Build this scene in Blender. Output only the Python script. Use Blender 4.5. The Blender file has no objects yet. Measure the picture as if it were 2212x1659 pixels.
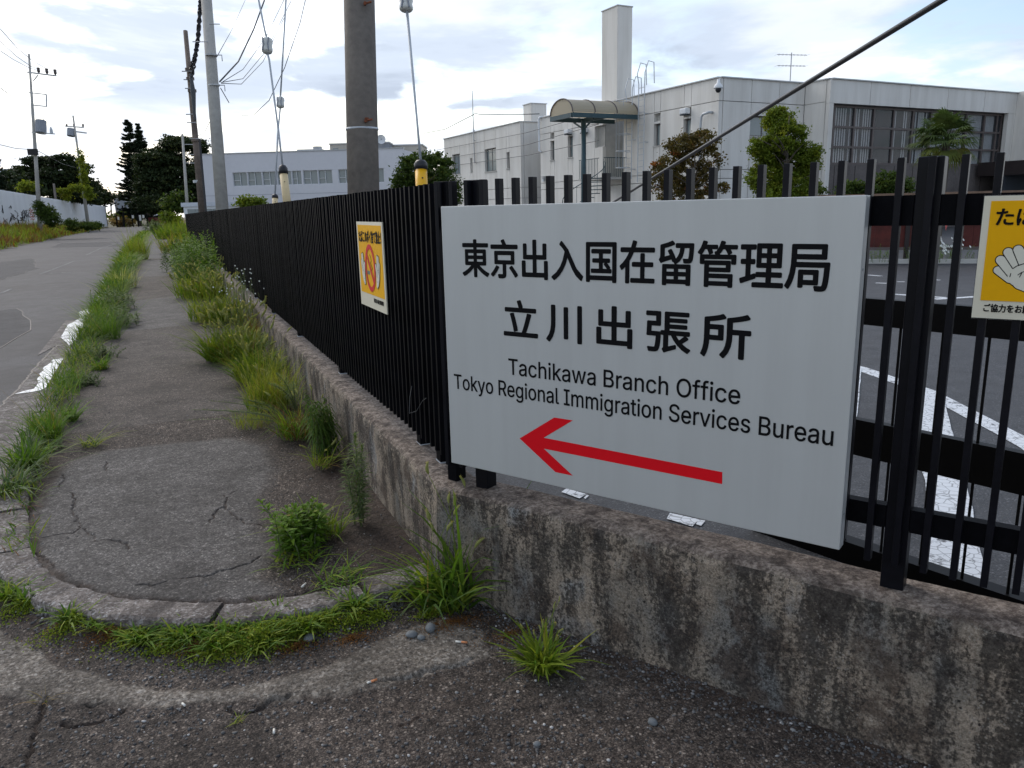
import bpy, bmesh, math, random
import numpy as np
from mathutils import Vector, Matrix, noise
SC = bpy.context.scene
COL = SC.collection
R = math.radians
random.seed(7)
RNG = np.random.default_rng(7)

# ------------------------------------------------------------ camera
H = 1.5
CAM_F, CAM_CX, CAM_CY = 1665.0, 1106.0, 829.5        # focal length and centre, for a frame 2212 wide
_y, _p, _r = R(23.55), R(12.8), R(1.31)
FWD = Vector((math.sin(_y)*math.cos(_p), math.cos(_y)*math.cos(_p), -math.sin(_p)))
_rt = Vector((math.cos(_y), -math.sin(_y), 0)); _up = _rt.cross(FWD)
RIGHT = _rt*math.cos(_r) - _up*math.sin(_r)
UP = _up*math.cos(_r) + _rt*math.sin(_r)
EYE = Vector((0, 0, H))
cam = bpy.data.cameras.new('camera'); cam.sensor_width = 36; cam.lens = 36*CAM_F/2212
cam.clip_start = 0.05; cam.clip_end = 3000
cam_ob = bpy.data.objects.new('camera', cam); COL.objects.link(cam_ob); SC.camera = cam_ob
cam_ob.matrix_world = Matrix(((RIGHT.x, UP.x, -FWD.x, 0), (RIGHT.y, UP.y, -FWD.y, 0), (RIGHT.z, UP.z, -FWD.z, H), (0, 0, 0, 1)))

def ray(px, py): return RIGHT*((px-CAM_CX)/CAM_F) - UP*((py-CAM_CY)/CAM_F) + FWD
def at(px, py, dep): return EYE + ray(px, py)*dep                     # survey point at a known depth
def gnd(px, py, z=0.0):
    d = ray(px, py); return EYE + d*((z-H)/d.z)                       # survey point on the level z

# ------------------------------------------------------------ world: bright broken overcast
W = bpy.data.worlds.new('World'); SC.world = W; W.use_nodes = True
SUN_AZ, SUN_EL = R(-14), R(38)                                         # azimuth from +Y towards +X
wt = W.node_tree; wt.nodes.clear()
def wn(t, **k):
    n = wt.nodes.new(t)
    for a, b in k.items(): setattr(n, a, b)
    return n
wo = wn('ShaderNodeOutputWorld'); mixs = wn('ShaderNodeMixShader')
b1 = wn('ShaderNodeBackground'); b2 = wn('ShaderNodeBackground')
sky = wn('ShaderNodeTexSky', sky_type='NISHITA', sun_disc=False, sun_elevation=SUN_EL, sun_rotation=SUN_AZ, air_density=1.0, dust_density=2.0)
wt.links.new(sky.outputs[0], b1.inputs[0]); b1.inputs[1].default_value = 0.13
tc = wn('ShaderNodeTexCoord'); sep = wn('ShaderNodeSeparateXYZ'); wt.links.new(tc.outputs['Generated'], sep.inputs[0])
def wmath(op, a, b=None, c=None):
    n = wn('ShaderNodeMath', operation=op)
    for i, v in enumerate((a, b, c)):
        if v is None: continue
        if isinstance(v, (int, float)): n.inputs[i].default_value = v
        else: wt.links.new(v, n.inputs[i])
    return n.outputs[0]
zz = wmath('ADD', wmath('MAXIMUM', sep.outputs[2], 0.0), 0.13)
cmb = wn('ShaderNodeCombineXYZ')
wt.links.new(wmath('DIVIDE', sep.outputs[0], zz), cmb.inputs[0]); wt.links.new(wmath('DIVIDE', sep.outputs[1], zz), cmb.inputs[1])
def wnoise(scale, det, rough, off, dist=0.0):
    m = wn('ShaderNodeMapping'); m.inputs['Location'].default_value = off
    wt.links.new(cmb.outputs[0], m.inputs[0])
    n = wn('ShaderNodeTexNoise'); n.inputs['Scale'].default_value = scale; n.inputs['Detail'].default_value = det
    n.inputs['Roughness'].default_value = rough; n.inputs['Distortion'].default_value = dist
    wt.links.new(m.outputs[0], n.inputs['Vector']); return n.outputs[0]
def wramp(f, stops):
    r = wn('ShaderNodeValToRGB'); wt.links.new(f, r.inputs[0]); e = r.color_ramp.elements
    while len(e) < len(stops): e.new(0.5)
    for i, (p, c) in enumerate(stops): e[i].position = p; e[i].color = (*c, 1)
    r.color_ramp.interpolation = 'EASE'
    return r.outputs[0]
shade = wnoise(0.62, 7, 0.56, (1.9, 12.4, 0), 0.35)
ccol = wramp(shade, [(0.36, (0.36, 0.42, 0.52)), (0.46, (0.47, 0.54, 0.65)), (0.56, (0.64, 0.69, 0.76)), (0.66, (0.90, 0.91, 0.92))])
cov = wnoise(0.9, 7, 0.55, (4.8, 14.1, 0), 0.3)
covr = wramp(cov, [(0.42, (0.0, 0.0, 0.0)), (0.53, (1, 1, 1))])
# bright band near the horizon and towards the hidden sun
hor = wramp(sep.outputs[2], [(0.0, (0.90, 0.90, 0.90)), (0.05, (0.60, 0.60, 0.60)), (0.14, (0, 0, 0))])
sdir = (math.sin(SUN_AZ)*math.cos(SUN_EL), math.cos(SUN_AZ)*math.cos(SUN_EL), math.sin(SUN_EL))
dot = wn('ShaderNodeVectorMath', operation='DOT_PRODUCT'); wt.links.new(tc.outputs['Generated'], dot.inputs[0]); dot.inputs[1].default_value = sdir
sunb = wramp(dot.outputs['Value'], [(0.45, (0, 0, 0)), (1.0, (1, 1, 1))])
mc = wn('ShaderNodeMixRGB', blend_type='MIX'); wt.links.new(hor, mc.inputs[0]); wt.links.new(ccol, mc.inputs[1]); mc.inputs[2].default_value = (1.0, 1.01, 1.03, 1)
mg = wn('ShaderNodeMixRGB', blend_type='ADD'); wt.links.new(wmath('MULTIPLY', sunb, 0.12), mg.inputs[0]); wt.links.new(mc.outputs[0], mg.inputs[1]); mg.inputs[2].default_value = (0.6, 0.58, 0.55, 1)
wt.links.new(mg.outputs[0], b2.inputs[0]); b2.inputs[1].default_value = 0.92
wt.links.new(wmath('MAXIMUM', covr, wmath('MULTIPLY', hor, 0.85)), mixs.inputs[0])
wt.links.new(b1.outputs[0], mixs.inputs[1]); wt.links.new(b2.outputs[0], mixs.inputs[2]); wt.links.new(mixs.outputs[0], wo.inputs[0])

sun = bpy.data.lights.new('sun', 'SUN'); sun.energy = 0.8; sun.angle = R(25); sun.color = (1, 0.94, 0.86)
sun_ob = bpy.data.objects.new('sun', sun); COL.objects.link(sun_ob)
sun_ob.rotation_euler = Vector(sdir).to_track_quat('Z', 'Y').to_euler()
SC.view_settings.view_transform = 'Standard'; SC.view_settings.look = 'None'
SC.view_settings.gamma = 1; SC.view_settings.exposure = 0.67; SC.view_settings.use_curve_mapping = False
SC.cycles.max_bounces = 6

# ------------------------------------------------------------ materials
class NT:
    def __init__(s, name):
        s.m = bpy.data.materials.new(name); s.m.use_nodes = True; s.t = s.m.node_tree
        s.b = s.t.nodes['Principled BSDF']; s.out = s.t.nodes['Material Output']
        s.tc = s.t.nodes.new('ShaderNodeTexCoord')
    def n(s, t, **k):
        x = s.t.nodes.new(t)
        for a, b in k.items(): setattr(x, a, b)
        return x
    def lk(s, a, b): s.t.links.new(a, b)
    def put(s, inp, v):
        if isinstance(v, bpy.types.NodeSocket): s.lk(v, inp)
        elif isinstance(v, tuple) and len(v) == 3 and inp.type == 'RGBA': inp.default_value = (*v, 1)
        else: inp.default_value = v
    def vec(s, scale=(1, 1, 1), loc=(0, 0, 0), src='Object'):
        m = s.n('ShaderNodeMapping'); s.lk(s.tc.outputs[src], m.inputs[0])
        m.inputs['Scale'].default_value = scale; m.inputs['Location'].default_value = loc; return m.outputs[0]
    def noise(s, sc, det=4, rough=0.55, v=None, dist=0.0):
        x = s.n('ShaderNodeTexNoise'); x.inputs['Scale'].default_value = sc; x.inputs['Detail'].default_value = det
        x.inputs['Roughness'].default_value = rough; x.inputs['Distortion'].default_value = dist
        s.lk(v if v is not None else s.tc.outputs['Object'], x.inputs['Vector']); return x.outputs[0]
    def vor(s, sc, v=None, feature='F1', out='Color', rnd=1.0):
        x = s.n('ShaderNodeTexVoronoi', feature=feature); x.inputs['Scale'].default_value = sc; x.inputs['Randomness'].default_value = rnd
        s.lk(v if v is not None else s.tc.outputs['Object'], x.inputs['Vector']); return x.outputs[out]
    def ramp(s, f, stops, ip='LINEAR'):
        r = s.n('ShaderNodeValToRGB'); s.lk(f, r.inputs[0]); e = r.color_ramp.elements; r.color_ramp.interpolation = ip
        while len(e) < len(stops): e.new(0.5)
        for i, (p, c) in enumerate(stops):
            e[i].position = p; e[i].color = (c, c, c, 1) if isinstance(c, (int, float)) else (*c, 1)
        return r.outputs[0]
    def mix(s, f, a, b, mode='MIX'):
        x = s.n('ShaderNodeMixRGB', blend_type=mode); s.put(x.inputs[0], f); s.put(x.inputs[1], a); s.put(x.inputs[2], b); return x.outputs[0]
    def math(s, op, a, b=0.0):
        x = s.n('ShaderNodeMath', operation=op); s.put(x.inputs[0], a); s.put(x.inputs[1], b); return x.outputs[0]
    def bump(s, h, st=0.3, d=0.01):
        x = s.n('ShaderNodeBump'); x.inputs['Strength'].default_value = st; x.inputs['Distance'].default_value = d
        s.lk(h, x.inputs['Height']); s.lk(x.outputs[0], s.b.inputs['Normal'])
    def set(s, **k):
        for a, v in k.items(): s.put(s.b.inputs[{'col': 'Base Color', 'rough': 'Roughness', 'metal': 'Metallic', 'spec': 'Specular IOR Level', 'alpha': 'Alpha'}[a]], v)
        return s.m
M = {}
def plain(name, col, rough=0.7, metal=0.0, var=0.12, sc=3.0, spec=0.4, bump=0.0, bsc=60):
    """a base colour with cloudy variation and fine grain"""
    t = NT(name); n1 = t.noise(sc, 5); n2 = t.noise(sc*11, 3)
    lo = tuple(c*(1-var*1.6) for c in col); hi = tuple(min(1, c*(1+var*1.2)) for c in col)
    f = t.mix(0.35, n1, n2)
    c = t.ramp(f, [(0.32, lo), (0.66, hi)])
    if bump: t.bump(t.noise(bsc, 3), bump, 0.01)
    M[name] = t.set(col=c, rough=rough, metal=metal, spec=spec); return M[name]

def leafmat(name, base, dry=(0.30, 0.22, 0.07), trans=0.35, k=1.0):
    t = NT(name); a = t.n('ShaderNodeAttribute', attribute_name='tint')
    c = t.ramp(a.outputs['Fac'], [(0.0, tuple(x*0.55 for x in base)), (0.45, base), (0.85, (base[0]*1.7, base[1]*1.35, base[2]*1.1)), (1.0, dry)])
    t.set(col=c, rough=0.6, spec=0.13)
    tr = t.n('ShaderNodeBsdfTranslucent'); t.lk(t.mix(1.0, c, (1.25, 1.3, 0.7), 'MULTIPLY'), tr.inputs[0])
    ms = t.n('ShaderNodeMixShader'); ms.inputs[0].default_value = trans
    t.lk(t.b.outputs[0], ms.inputs[1]); t.lk(tr.outputs[0], ms.inputs[2]); t.lk(ms.outputs[0], t.out.inputs[0])
    M[name] = t.m; return t.m
leafmat('leaf_grass', (0.095, 0.185, 0.022))
leafmat('leaf_lime', (0.185, 0.255, 0.028))
leafmat('leaf_blue', (0.10, 0.155, 0.06))
leafmat('leaf_dark', (0.055, 0.105, 0.020), dry=(0.12, 0.15, 0.04))
leafmat('leaf_tan', (0.24, 0.18, 0.07))
leafmat('leaf_rust', (0.17, 0.085, 0.03))
leafmat('leaf_seed', (0.34, 0.36, 0.12), dry=(0.60, 0.58, 0.32))
leafmat('tree_dark', (0.028, 0.044, 0.018), dry=(0.07, 0.08, 0.025), trans=0.2)
leafmat('tree_conifer', (0.026, 0.042, 0.024), dry=(0.05, 0.055, 0.03), trans=0.12)
leafmat('tree_mid', (0.05, 0.085, 0.018), dry=(0.15, 0.16, 0.03), trans=0.3)
leafmat('tree_olive', (0.125, 0.175, 0.020), dry=(0.20, 0.20, 0.03), trans=0.3)
leafmat('tree_red', (0.105, 0.085, 0.028), dry=(0.30, 0.10, 0.035), trans=0.3)
leafmat('vine', (0.17, 0.22, 0.025), dry=(0.3, 0.28, 0.05), trans=0.35)
leafmat('palm', (0.075, 0.115, 0.035), dry=(0.2, 0.19, 0.04), trans=0.2)
plain('stem', (0.10, 0.13, 0.05), 0.6)
plain('bark', (0.09, 0.075, 0.06), 0.9, bump=0.5, bsc=30)
plain('black_metal', (0.0045, 0.0045, 0.0062), 0.50, spec=0.05, var=0.3, sc=5)
plain('bar_metal', (0.0055, 0.0055, 0.0085), 0.38, spec=0.16, var=0.3, sc=5)
plain('gate_metal', (0.004, 0.0035, 0.0035), 0.5, spec=0.15, var=0.2)
plain('grey_pole', (0.150, 0.130, 0.112), 0.85, var=0.22, sc=1.6, bump=0.25)
plain('pale_pole', (0.36, 0.345, 0.315), 0.8, var=0.15, sc=0.8)
plain('brown_pole', (0.14, 0.11, 0.09), 0.85, var=0.3, sc=1.2)
plain('rust', (0.20, 0.06, 0.025), 0.8, var=0.4, sc=30)
plain('steel', (0.40, 0.41, 0.42), 0.45, metal=0.6, var=0.1)
plain('galv', (0.48, 0.51, 0.54), 0.5, metal=0.2, var=0.1)
plain('porcelain', (0.62, 0.62, 0.58), 0.2, spec=0.6, var=0.05)
plain('cable_black', (0.010, 0.009, 0.011), 0.4, spec=0.4, var=0.1)
plain('wire', (0.05, 0.055, 0.06), 0.6, var=0.1)
plain('guard_yellow', (0.80, 0.42, 0.01), 0.4, var=0.04)
plain('guard_cream', (0.66, 0.52, 0.30), 0.5, var=0.05)
plain('guard_cap', (0.02, 0.02, 0.024), 0.4)
plain('paper_white', (0.72, 0.70, 0.64), 0.5, var=0.04)
plain('cig_tan', (0.62, 0.24, 0.10), 0.7, var=0.1, sc=80)
plain('stone', (0.17, 0.18, 0.185), 0.75, var=0.25, sc=18, bump=0.3, bsc=90)
plain('letter_black', (0.006, 0.006, 0.007), 0.6, var=0.0, spec=0.08)
plain('arrow_red', (0.72, 0.006, 0.014), 0.55, var=0.03, spec=0.12)
plain('concrete_far', (0.45, 0.44, 0.41), 0.85, var=0.12, sc=0.35)
plain('lavender_wall', (0.63, 0.63, 0.67), 0.8, var=0.04, sc=0.2)
plain('beige_wall', (0.48, 0.45, 0.40), 0.85, var=0.08, sc=0.3)
plain('grey_wall', (0.26, 0.28, 0.32), 0.85, var=0.08, sc=0.3)
plain('white_metal', (0.70, 0.72, 0.74), 0.45, var=0.05)
plain('brown_frame', (0.105, 0.085, 0.08), 0.5, var=0.1)
plain('teal_metal', (0.035, 0.075, 0.09), 0.5, var=0.15)
plain('louvre', (0.42, 0.41, 0.38), 0.6)
plain('blind', (0.85, 0.88, 0.90), 0.8, var=0.05)
plain('dark_inside', (0.030, 0.038, 0.050), 0.8)
plain('dark_brown', (0.022, 0.015, 0.015), 0.6)
plain('red_board', (0.085, 0.014, 0.010), 0.7, var=0.3, sc=4)
plain('red_sign', (0.5, 0.05, 0.05), 0.5)
plain('tan_plank', (0.20, 0.13, 0.09), 0.8, var=0.2)
plain('pink_banner', (0.55, 0.12, 0.11), 0.6)
plain('brown_wall', (0.12, 0.105, 0.10), 0.85, var=0.25, sc=0.8)
plain('roof_pale', (0.55, 0.58, 0.63), 0.5)
plain('petal', (0.75, 0.75, 0.68), 0.6)
plain('poster_amber', (0.78, 0.40, 0.003), 0.55, var=0.03, sc=6, spec=0.12)
plain('poster_cream', (0.66, 0.62, 0.50), 0.4, var=0.03, sc=6)
plain('poster_skin', (0.66, 0.64, 0.54), 0.4, var=0.02)
plain('poster_ring', (0.60, 0.035, 0.035), 0.55, var=0.05, spec=0.12)
plain('poster_grey', (0.10, 0.14, 0.13), 0.4, var=0.05)
t = NT('canopy_sheet'); t.set(col=(0.52, 0.47, 0.36), rough=0.4)
tr = t.n('ShaderNodeBsdfTranslucent'); tr.inputs[0].default_value = (0.6, 0.52, 0.38, 1); ms = t.n('ShaderNodeMixShader'); ms.inputs[0].default_value = 0.45
t.lk(t.b.outputs[0], ms.inputs[1]); t.lk(tr.outputs[0], ms.inputs[2]); t.lk(ms.outputs[0], t.out.inputs[0]); M['canopy_sheet'] = t.m
t = NT('glass'); t.set(col=(0.03, 0.045, 0.06), rough=0.03, spec=1.0, alpha=0.25); M['glass'] = t.m
t = NT('glass_pale'); t.set(col=(0.16, 0.20, 0.21), rough=0.12, spec=0.8); M['glass_pale'] = t.m
t = NT('sign_silver'); t.bump(t.noise(700, 2), 0.04, 0.001)
t.set(col=t.mix(0.5, t.ramp(t.noise(3, 4), [(0.3, (0.50, 0.51, 0.50)), (0.7, (0.54, 0.55, 0.54))]), t.ramp(t.noise(1.0, 7, 0.65, t.vec((14, 14, 0.8))), [(0.35, (0.495, 0.50, 0.49)), (0.6, (0.54, 0.55, 0.54))])), rough=0.42, metal=0.25, spec=0.4); M['sign_silver'] = t.m
# office wall: precast panels with faint rain staining
t = NT('office_wall'); st = t.noise(1.2, 5, 0.6, t.vec((1.6, 1.6, 0.16)))
c = t.ramp(st, [(0.26, (0.57, 0.54, 0.49)), (0.60, (0.74, 0.715, 0.67))]); c = t.mix(0.25, c, t.ramp(t.noise(0.5, 3), [(0.3, (0.62, 0.61, 0.58)), (0.7, (0.78, 0.76, 0.72))]))
t.bump(t.noise(25, 3), 0.15, 0.01); M['office_wall'] = t.set(col=c, rough=0.85)

def asphalt(name, cols, agg=150, cover=0.5, bigsc=1.3, bumpst=0.6, rough=0.85, dirt=(0.05, 0.035, 0.028), dirtamt=0.35, fade=None):
    t = NT(name)
    v = t.vor(agg, out='Color'); vd = t.vor(agg, out='Distance'); v2 = t.vor(agg*2.3, out='Color')
    g = t.n('ShaderNodeSeparateColor'); t.lk(v, g.inputs[0]); g2 = t.n('ShaderNodeSeparateColor'); t.lk(v2, g2.inputs[0])
    stone = t.ramp(g.outputs[0], [(0.0, cols[0]), (0.55, cols[1]), (0.86, cols[2]), (0.97, cols[3])])
    fine = t.ramp(g2.outputs[0], [(0.0, cols[0]), (0.7, cols[1]), (1.0, cols[2])])
    msk = t.ramp(vd, [(0.45, 1.0), (0.75, 0.0)])
    c = t.mix(t.math('MULTIPLY', msk, cover), fine, stone)
    big = t.ramp(t.noise(bigsc, 7, 0.62, dist=0.6), [(0.40, 0.0), (0.68, 1.0)])
    c = t.mix(t.math('MULTIPLY', big, dirtamt), c, dirt)
    c = t.mix(1.0, c, t.ramp(t.noise(4.5, 5, 0.6), [(0.3, (0.80, 0.80, 0.80)), (0.7, (1.2, 1.2, 1.2))]), 'MULTIPLY')
    hgt = t.mix(0.5, t.ramp(vd, [(0.2, 1.0), (0.9, 0.0)]), t.noise(agg*0.6, 3))
    t.bump(hgt, bumpst, 0.006)
    M[name] = t.set(col=c, rough=rough, spec=0.3); return M[name]
# ------------------------------------------------------------ geometry helpers
class MB:
    """collects faces into one mesh; tint is a per-face float for foliage"""
    def __init__(s): s.v = []; s.f = []; s.t = []
    def quad(s, a, b, c, d, tint=0.5):
        n = len(s.v); s.v += [tuple(a), tuple(b), tuple(c), tuple(d)]; s.f.append((n, n+1, n+2, n+3)); s.t.append(tint)
    def poly(s, pts, tint=0.5):
        n = len(s.v); s.v += [tuple(p) for p in pts]; s.f.append(tuple(range(n, n+len(pts)))); s.t.append(tint)
    def box(s, lo, hi):
        x0, y0, z0 = lo; x1, y1, z1 = hi; n = len(s.v)
        s.v += [(x0, y0, z0), (x1, y0, z0), (x1, y1, z0), (x0, y1, z0), (x0, y0, z1), (x1, y0, z1), (x1, y1, z1), (x0, y1, z1)]
        for q in ((0, 3, 2, 1), (4, 5, 6, 7), (0, 1, 5, 4), (1, 2, 6, 5), (2, 3, 7, 6), (3, 0, 4, 7)): s.f.append(tuple(n+i for i in q)); s.t.append(0.5)
        return s
    def bar(s, a, b, w, h=None, up=(0, 0, 1)):
        """rectangular bar between two points"""
        a = Vector(a); b = Vector(b); h = h or w; d = (b-a).normalized(); u = Vector(up)
        if abs(d.dot(u)) > 0.99: u = Vector((1, 0, 0))
        e1 = d.cross(u).normalized()*w/2; e2 = e1.cross(d).normalized()*h/2; n = len(s.v)
        for p in (a, b): s.v += [tuple(p-e1-e2), tuple(p+e1-e2), tuple(p+e1+e2), tuple(p-e1+e2)]
        for q in ((0, 1, 2, 3), (7, 6, 5, 4), (0, 4, 5, 1), (1, 5, 6, 2), (2, 6, 7, 3), (3, 7, 4, 0)): s.f.append(tuple(n+i for i in q)); s.t.append(0.5)
        return s
    def tube(s, pts, rad, seg=8, cap=True, tint=0.5):
        pts = [Vector(p) for p in pts]; k = len(pts)
        if isinstance(rad, (int, float)): rad = [rad]*k
        n0 = len(s.v); prev = None
        for i, p in enumerate(pts):
            d = (pts[min(i+1, k-1)]-pts[max(i-1, 0)]).normalized()
            if prev is None:
                u = Vector((0, 0, 1)) if abs(d.z) < 0.9 else Vector((1, 0, 0)); e1 = d.cross(u).normalized()
            else: e1 = (prev - d*prev.dot(d)).normalized()
            prev = e1; e2 = d.cross(e1)
            for j in range(seg):
                a = 2*math.pi*j/seg; s.v.append(tuple(p+(e1*math.cos(a)+e2*math.sin(a))*rad[i]))
        for i in range(k-1):
            for j in range(seg):
                a = n0+i*seg+j; b = n0+i*seg+(j+1) % seg; s.f.append((a, b, b+seg, a+seg)); s.t.append(tint)
        if cap:
            s.f.append(tuple(n0+j for j in range(seg))[::-1]); s.t.append(tint)
            s.f.append(tuple(n0+(k-1)*seg+j for j in range(seg))); s.t.append(tint)
        return s
    def build(s, name, mat, parent=None, smooth=False, bevel=0.0, tint=False):
        me = bpy.data.meshes.new(name); me.from_pydata(s.v, [], s.f); me.update()
        if tint:
            a = me.attributes.new('tint', 'FLOAT', 'FACE'); a.data.foreach_set('value', np.array(s.t, dtype=np.float32))
        me.materials.append(M[mat] if isinstance(mat, str) else mat)
        if smooth: me.polygons.foreach_set('use_smooth', [True]*len(me.polygons))
        o = bpy.data.objects.new(name, me); COL.objects.link(o)
        if parent is not None: o.parent = parent
        if bevel:
            m = o.modifiers.new('b', 'BEVEL'); m.width = bevel; m.segments = 2; m.limit_method = 'ANGLE'
        return o
def tag(o, label=None, cat=None, group=None, kind=None):
    if label: o['label'] = label
    if cat: o['category'] = cat
    if group: o['group'] = group
    if kind: o['kind'] = kind
    return o
def thing(name, label, cat, loc=(0, 0, 0), rz=0.0, group=None):
    o = bpy.data.objects.new(name, None); COL.objects.link(o); o.location = loc; o.rotation_euler = (0, 0, rz); o.empty_display_size = 0.2
    return tag(o, label, cat, group)
def share(src, loc, parent=None, rz=None):
    c = src.copy(); COL.objects.link(c); c.parent = parent; c.location = loc
    if rz is not None: c.rotation_euler = (0, 0, rz)
    return c

def vnoise(x, y, sc, seed=0):
    """smooth lattice noise for numpy arrays, -1..1"""
    x = x*sc+seed*17.3; y = y*sc+seed*9.1; xi = np.floor(x).astype(np.int64); yi = np.floor(y).astype(np.int64); xf = x-xi; yf = y-yi
    def h(a, b):
        n = (a*374761393+b*668265263+seed*1274126177) & 0x7fffffff
        n = ((n ^ (n >> 13))*1274126177) & 0x7fffffff
        return ((n ^ (n >> 16)) & 0xffff)/32767.5-1
    u = xf*xf*(3-2*xf); w = yf*yf*(3-2*yf)
    return (h(xi, yi)*(1-u)+h(xi+1, yi)*u)*(1-w)+(h(xi, yi+1)*(1-u)+h(xi+1, yi+1)*u)*w
def fbm(x, y, sc, oct=4, seed=0):
    r = 0; a = 1; t = 0
    for i in range(oct): r = r+a*vnoise(x, y, sc*2**i, seed+i*3); t += a; a *= 0.5
    return r/t
def inpoly(x, y, P):
    c = np.zeros(x.shape, bool); n = len(P)
    for i in range(n):
        x1, y1 = P[i][:2]; x2, y2 = P[(i+1) % n][:2]
        if y1 == y2: continue
        c ^= ((y1 > y) != (y2 > y)) & (x < (x2-x1)*(y-y1)/(y2-y1)+x1)
    return c
def pdist(x, y, P, closed=False):
    d = np.full(x.shape, 9.0); n = len(P)
    for i in range(n if closed else n-1):
        ax, ay = P[i][:2]; bx, by = P[(i+1) % n][:2]; L = (bx-ax)**2+(by-ay)**2+1e-12
        t = np.clip(((x-ax)*(bx-ax)+(y-ay)*(by-ay))/L, 0, 1); d = np.minimum(d, np.hypot(x-ax-t*(bx-ax), y-ay-t*(by-ay)))
    return d
def softin(x, y, P, w):
    d = pdist(x, y, P, True); s = np.where(inpoly(x, y, P), d, -d); return np.clip(s/w*0.5+0.5, 0, 1)
def jag(P, amp=0.012, step=0.03, seed=1):
    rr = random.Random(seed); out = []
    for i in range(len(P)-1):
        a = Vector(P[i][:2]); b = Vector(P[i+1][:2]); k = max(1, int((b-a).length/step))
        for j in range(k):
            p = a.lerp(b, j/k); out.append((p.x+rr.uniform(-amp, amp), p.y+rr.uniform(-amp, amp)))
    out.append(tuple(P[-1][:2])); return out
def gridmesh(name, x0, x1, y0, y1, step, keep, hfun, zone, mat):
    nx = int((x1-x0)/step)+1; ny = int((y1-y0)/step)+1
    X, Y = np.meshgrid(np.linspace(x0, x1, nx), np.linspace(y0, y1, ny)); X = X.ravel(); Y = Y.ravel()
    Z = hfun(X, Y); K = keep(X, Y)
    i = (np.arange(ny-1)[:, None]*nx+np.arange(nx-1)[None, :]).ravel()
    q = np.stack([i, i+1, i+nx+1, i+nx], 1); q = q[K[q].all(1)]
    used = np.zeros(nx*ny, bool); used[q.ravel()] = True; idx = np.cumsum(used)-1; q = idx[q]
    me = bpy.data.meshes.new(name); nv = int(used.sum()); nf = len(q)
    me.vertices.add(nv); me.vertices.foreach_set('co', np.stack([X[used], Y[used], Z[used]], 1).astype(np.float32).ravel())
    me.loops.add(nf*4); me.loops.foreach_set('vertex_index', q.astype(np.int32).ravel())
    me.polygons.add(nf); me.polygons.foreach_set('loop_start', np.arange(0, nf*4, 4, dtype=np.int32)); me.polygons.foreach_set('loop_total', np.full(nf, 4, np.int32))
    me.update(calc_edges=True); me.polygons.foreach_set('use_smooth', np.ones(nf, bool))
    zc = zone(X[used], Y[used]); a = me.color_attributes.new('zone', 'FLOAT_COLOR', 'POINT')
    a.data.foreach_set('color', np.concatenate([zc, np.ones((nv, 1))], 1).astype(np.float32).ravel())
    me.materials.append(M[mat]); o = bpy.data.objects.new(name, me); COL.objects.link(o); return o

# ------------------------------------------------------------ ground
ZG = -0.07                                                              # level of road and apron
t = NT('near_ground')
za = t.n('ShaderNodeAttribute', attribute_name='zone'); zs = t.n('ShaderNodeSeparateColor'); t.lk(za.outputs['Color'], zs.inputs[0])
def agg(t, sc, cols, seed=0):
    v = t.vec((1, 1, 0.35), (seed, seed*2, 0)); c = t.vor(sc, v); d = t.vor(sc, v, out='Distance')
    g = t.n('ShaderNodeSeparateColor'); t.lk(c, g.inputs[0]); return t.ramp(g.outputs[1], cols), d, g.outputs[0]
a1, d1, r1 = agg(t, 95, [(0.0, (0.010, 0.009, 0.0085)), (0.45, (0.030, 0.026, 0.025)), (0.74, (0.062, 0.057, 0.055)), (0.90, (0.115, 0.112, 0.108)), (1.0, (0.26, 0.26, 0.26))])
b1_, db1, _ = agg(t, 240, [(0.0, (0.010, 0.009, 0.008)), (0.6, (0.034, 0.030, 0.029)), (1.0, (0.11, 0.105, 0.10))], 3)
rough_c = t.mix(t.ramp(d1, [(0.30, 1.0), (0.55, 0.0)]), b1_, a1)
a2, d2_, _ = agg(t, 150, [(0.0, (0.026, 0.026, 0.028)), (0.5, (0.058, 0.058, 0.061)), (0.84, (0.100, 0.100, 0.103)), (1.0, (0.24, 0.24, 0.24))], 5)
patch_c = t.mix(0.45, a2, t.ramp(t.noise(420, 2), [(0.38, (0.030, 0.030, 0.032)), (0.64, (0.115, 0.115, 0.118))]))
a3, d3, _ = agg(t, 110, [(0.0, (0.055, 0.048, 0.041)), (0.40, (0.135, 0.122, 0.107)), (0.75, (0.20, 0.185, 0.168)), (1.0, (0.34, 0.33, 0.31))], 8)
conc_c = t.mix(0.4, a3, t.ramp(t.noise(260, 3), [(0.36, (0.06, 0.053, 0.046)), (0.62, (0.22, 0.20, 0.18))]))
dirt_c = t.mix(0.5, t.ramp(t.noise(55, 5, 0.65), [(0.3, (0.018, 0.012, 0.010)), (0.7, (0.060, 0.040, 0.032))]), t.ramp(t.noise(330, 3), [(0.38, (0.012, 0.009, 0.007)), (0.68, (0.085, 0.063, 0.050))]))
rough_c = t.mix(1.0, rough_c, (1.32, 1.16, 1.04), 'MULTIPLY'); patch_c = t.mix(1.0, patch_c, (1.12, 1.08, 1.04), 'MULTIPLY'); c = t.mix(zs.outputs[0], rough_c, patch_c); c = t.mix(zs.outputs[2], c, conc_c)
nz = t.noise(14, 6, 0.65)
c = t.mix(t.ramp(t.math('ADD', zs.outputs[1], t.math('MULTIPLY', t.math('SUBTRACT', nz, 0.5), 1.1)), [(0.35, 0.0), (0.75, 0.95)]), c, dirt_c)
c = t.mix(1.0, c, t.ramp(t.noise(2.6, 6, 0.62), [(0.32, (0.66, 0.64, 0.62)), (0.68, (1.34, 1.32, 1.29))]), 'MULTIPLY')
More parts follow.
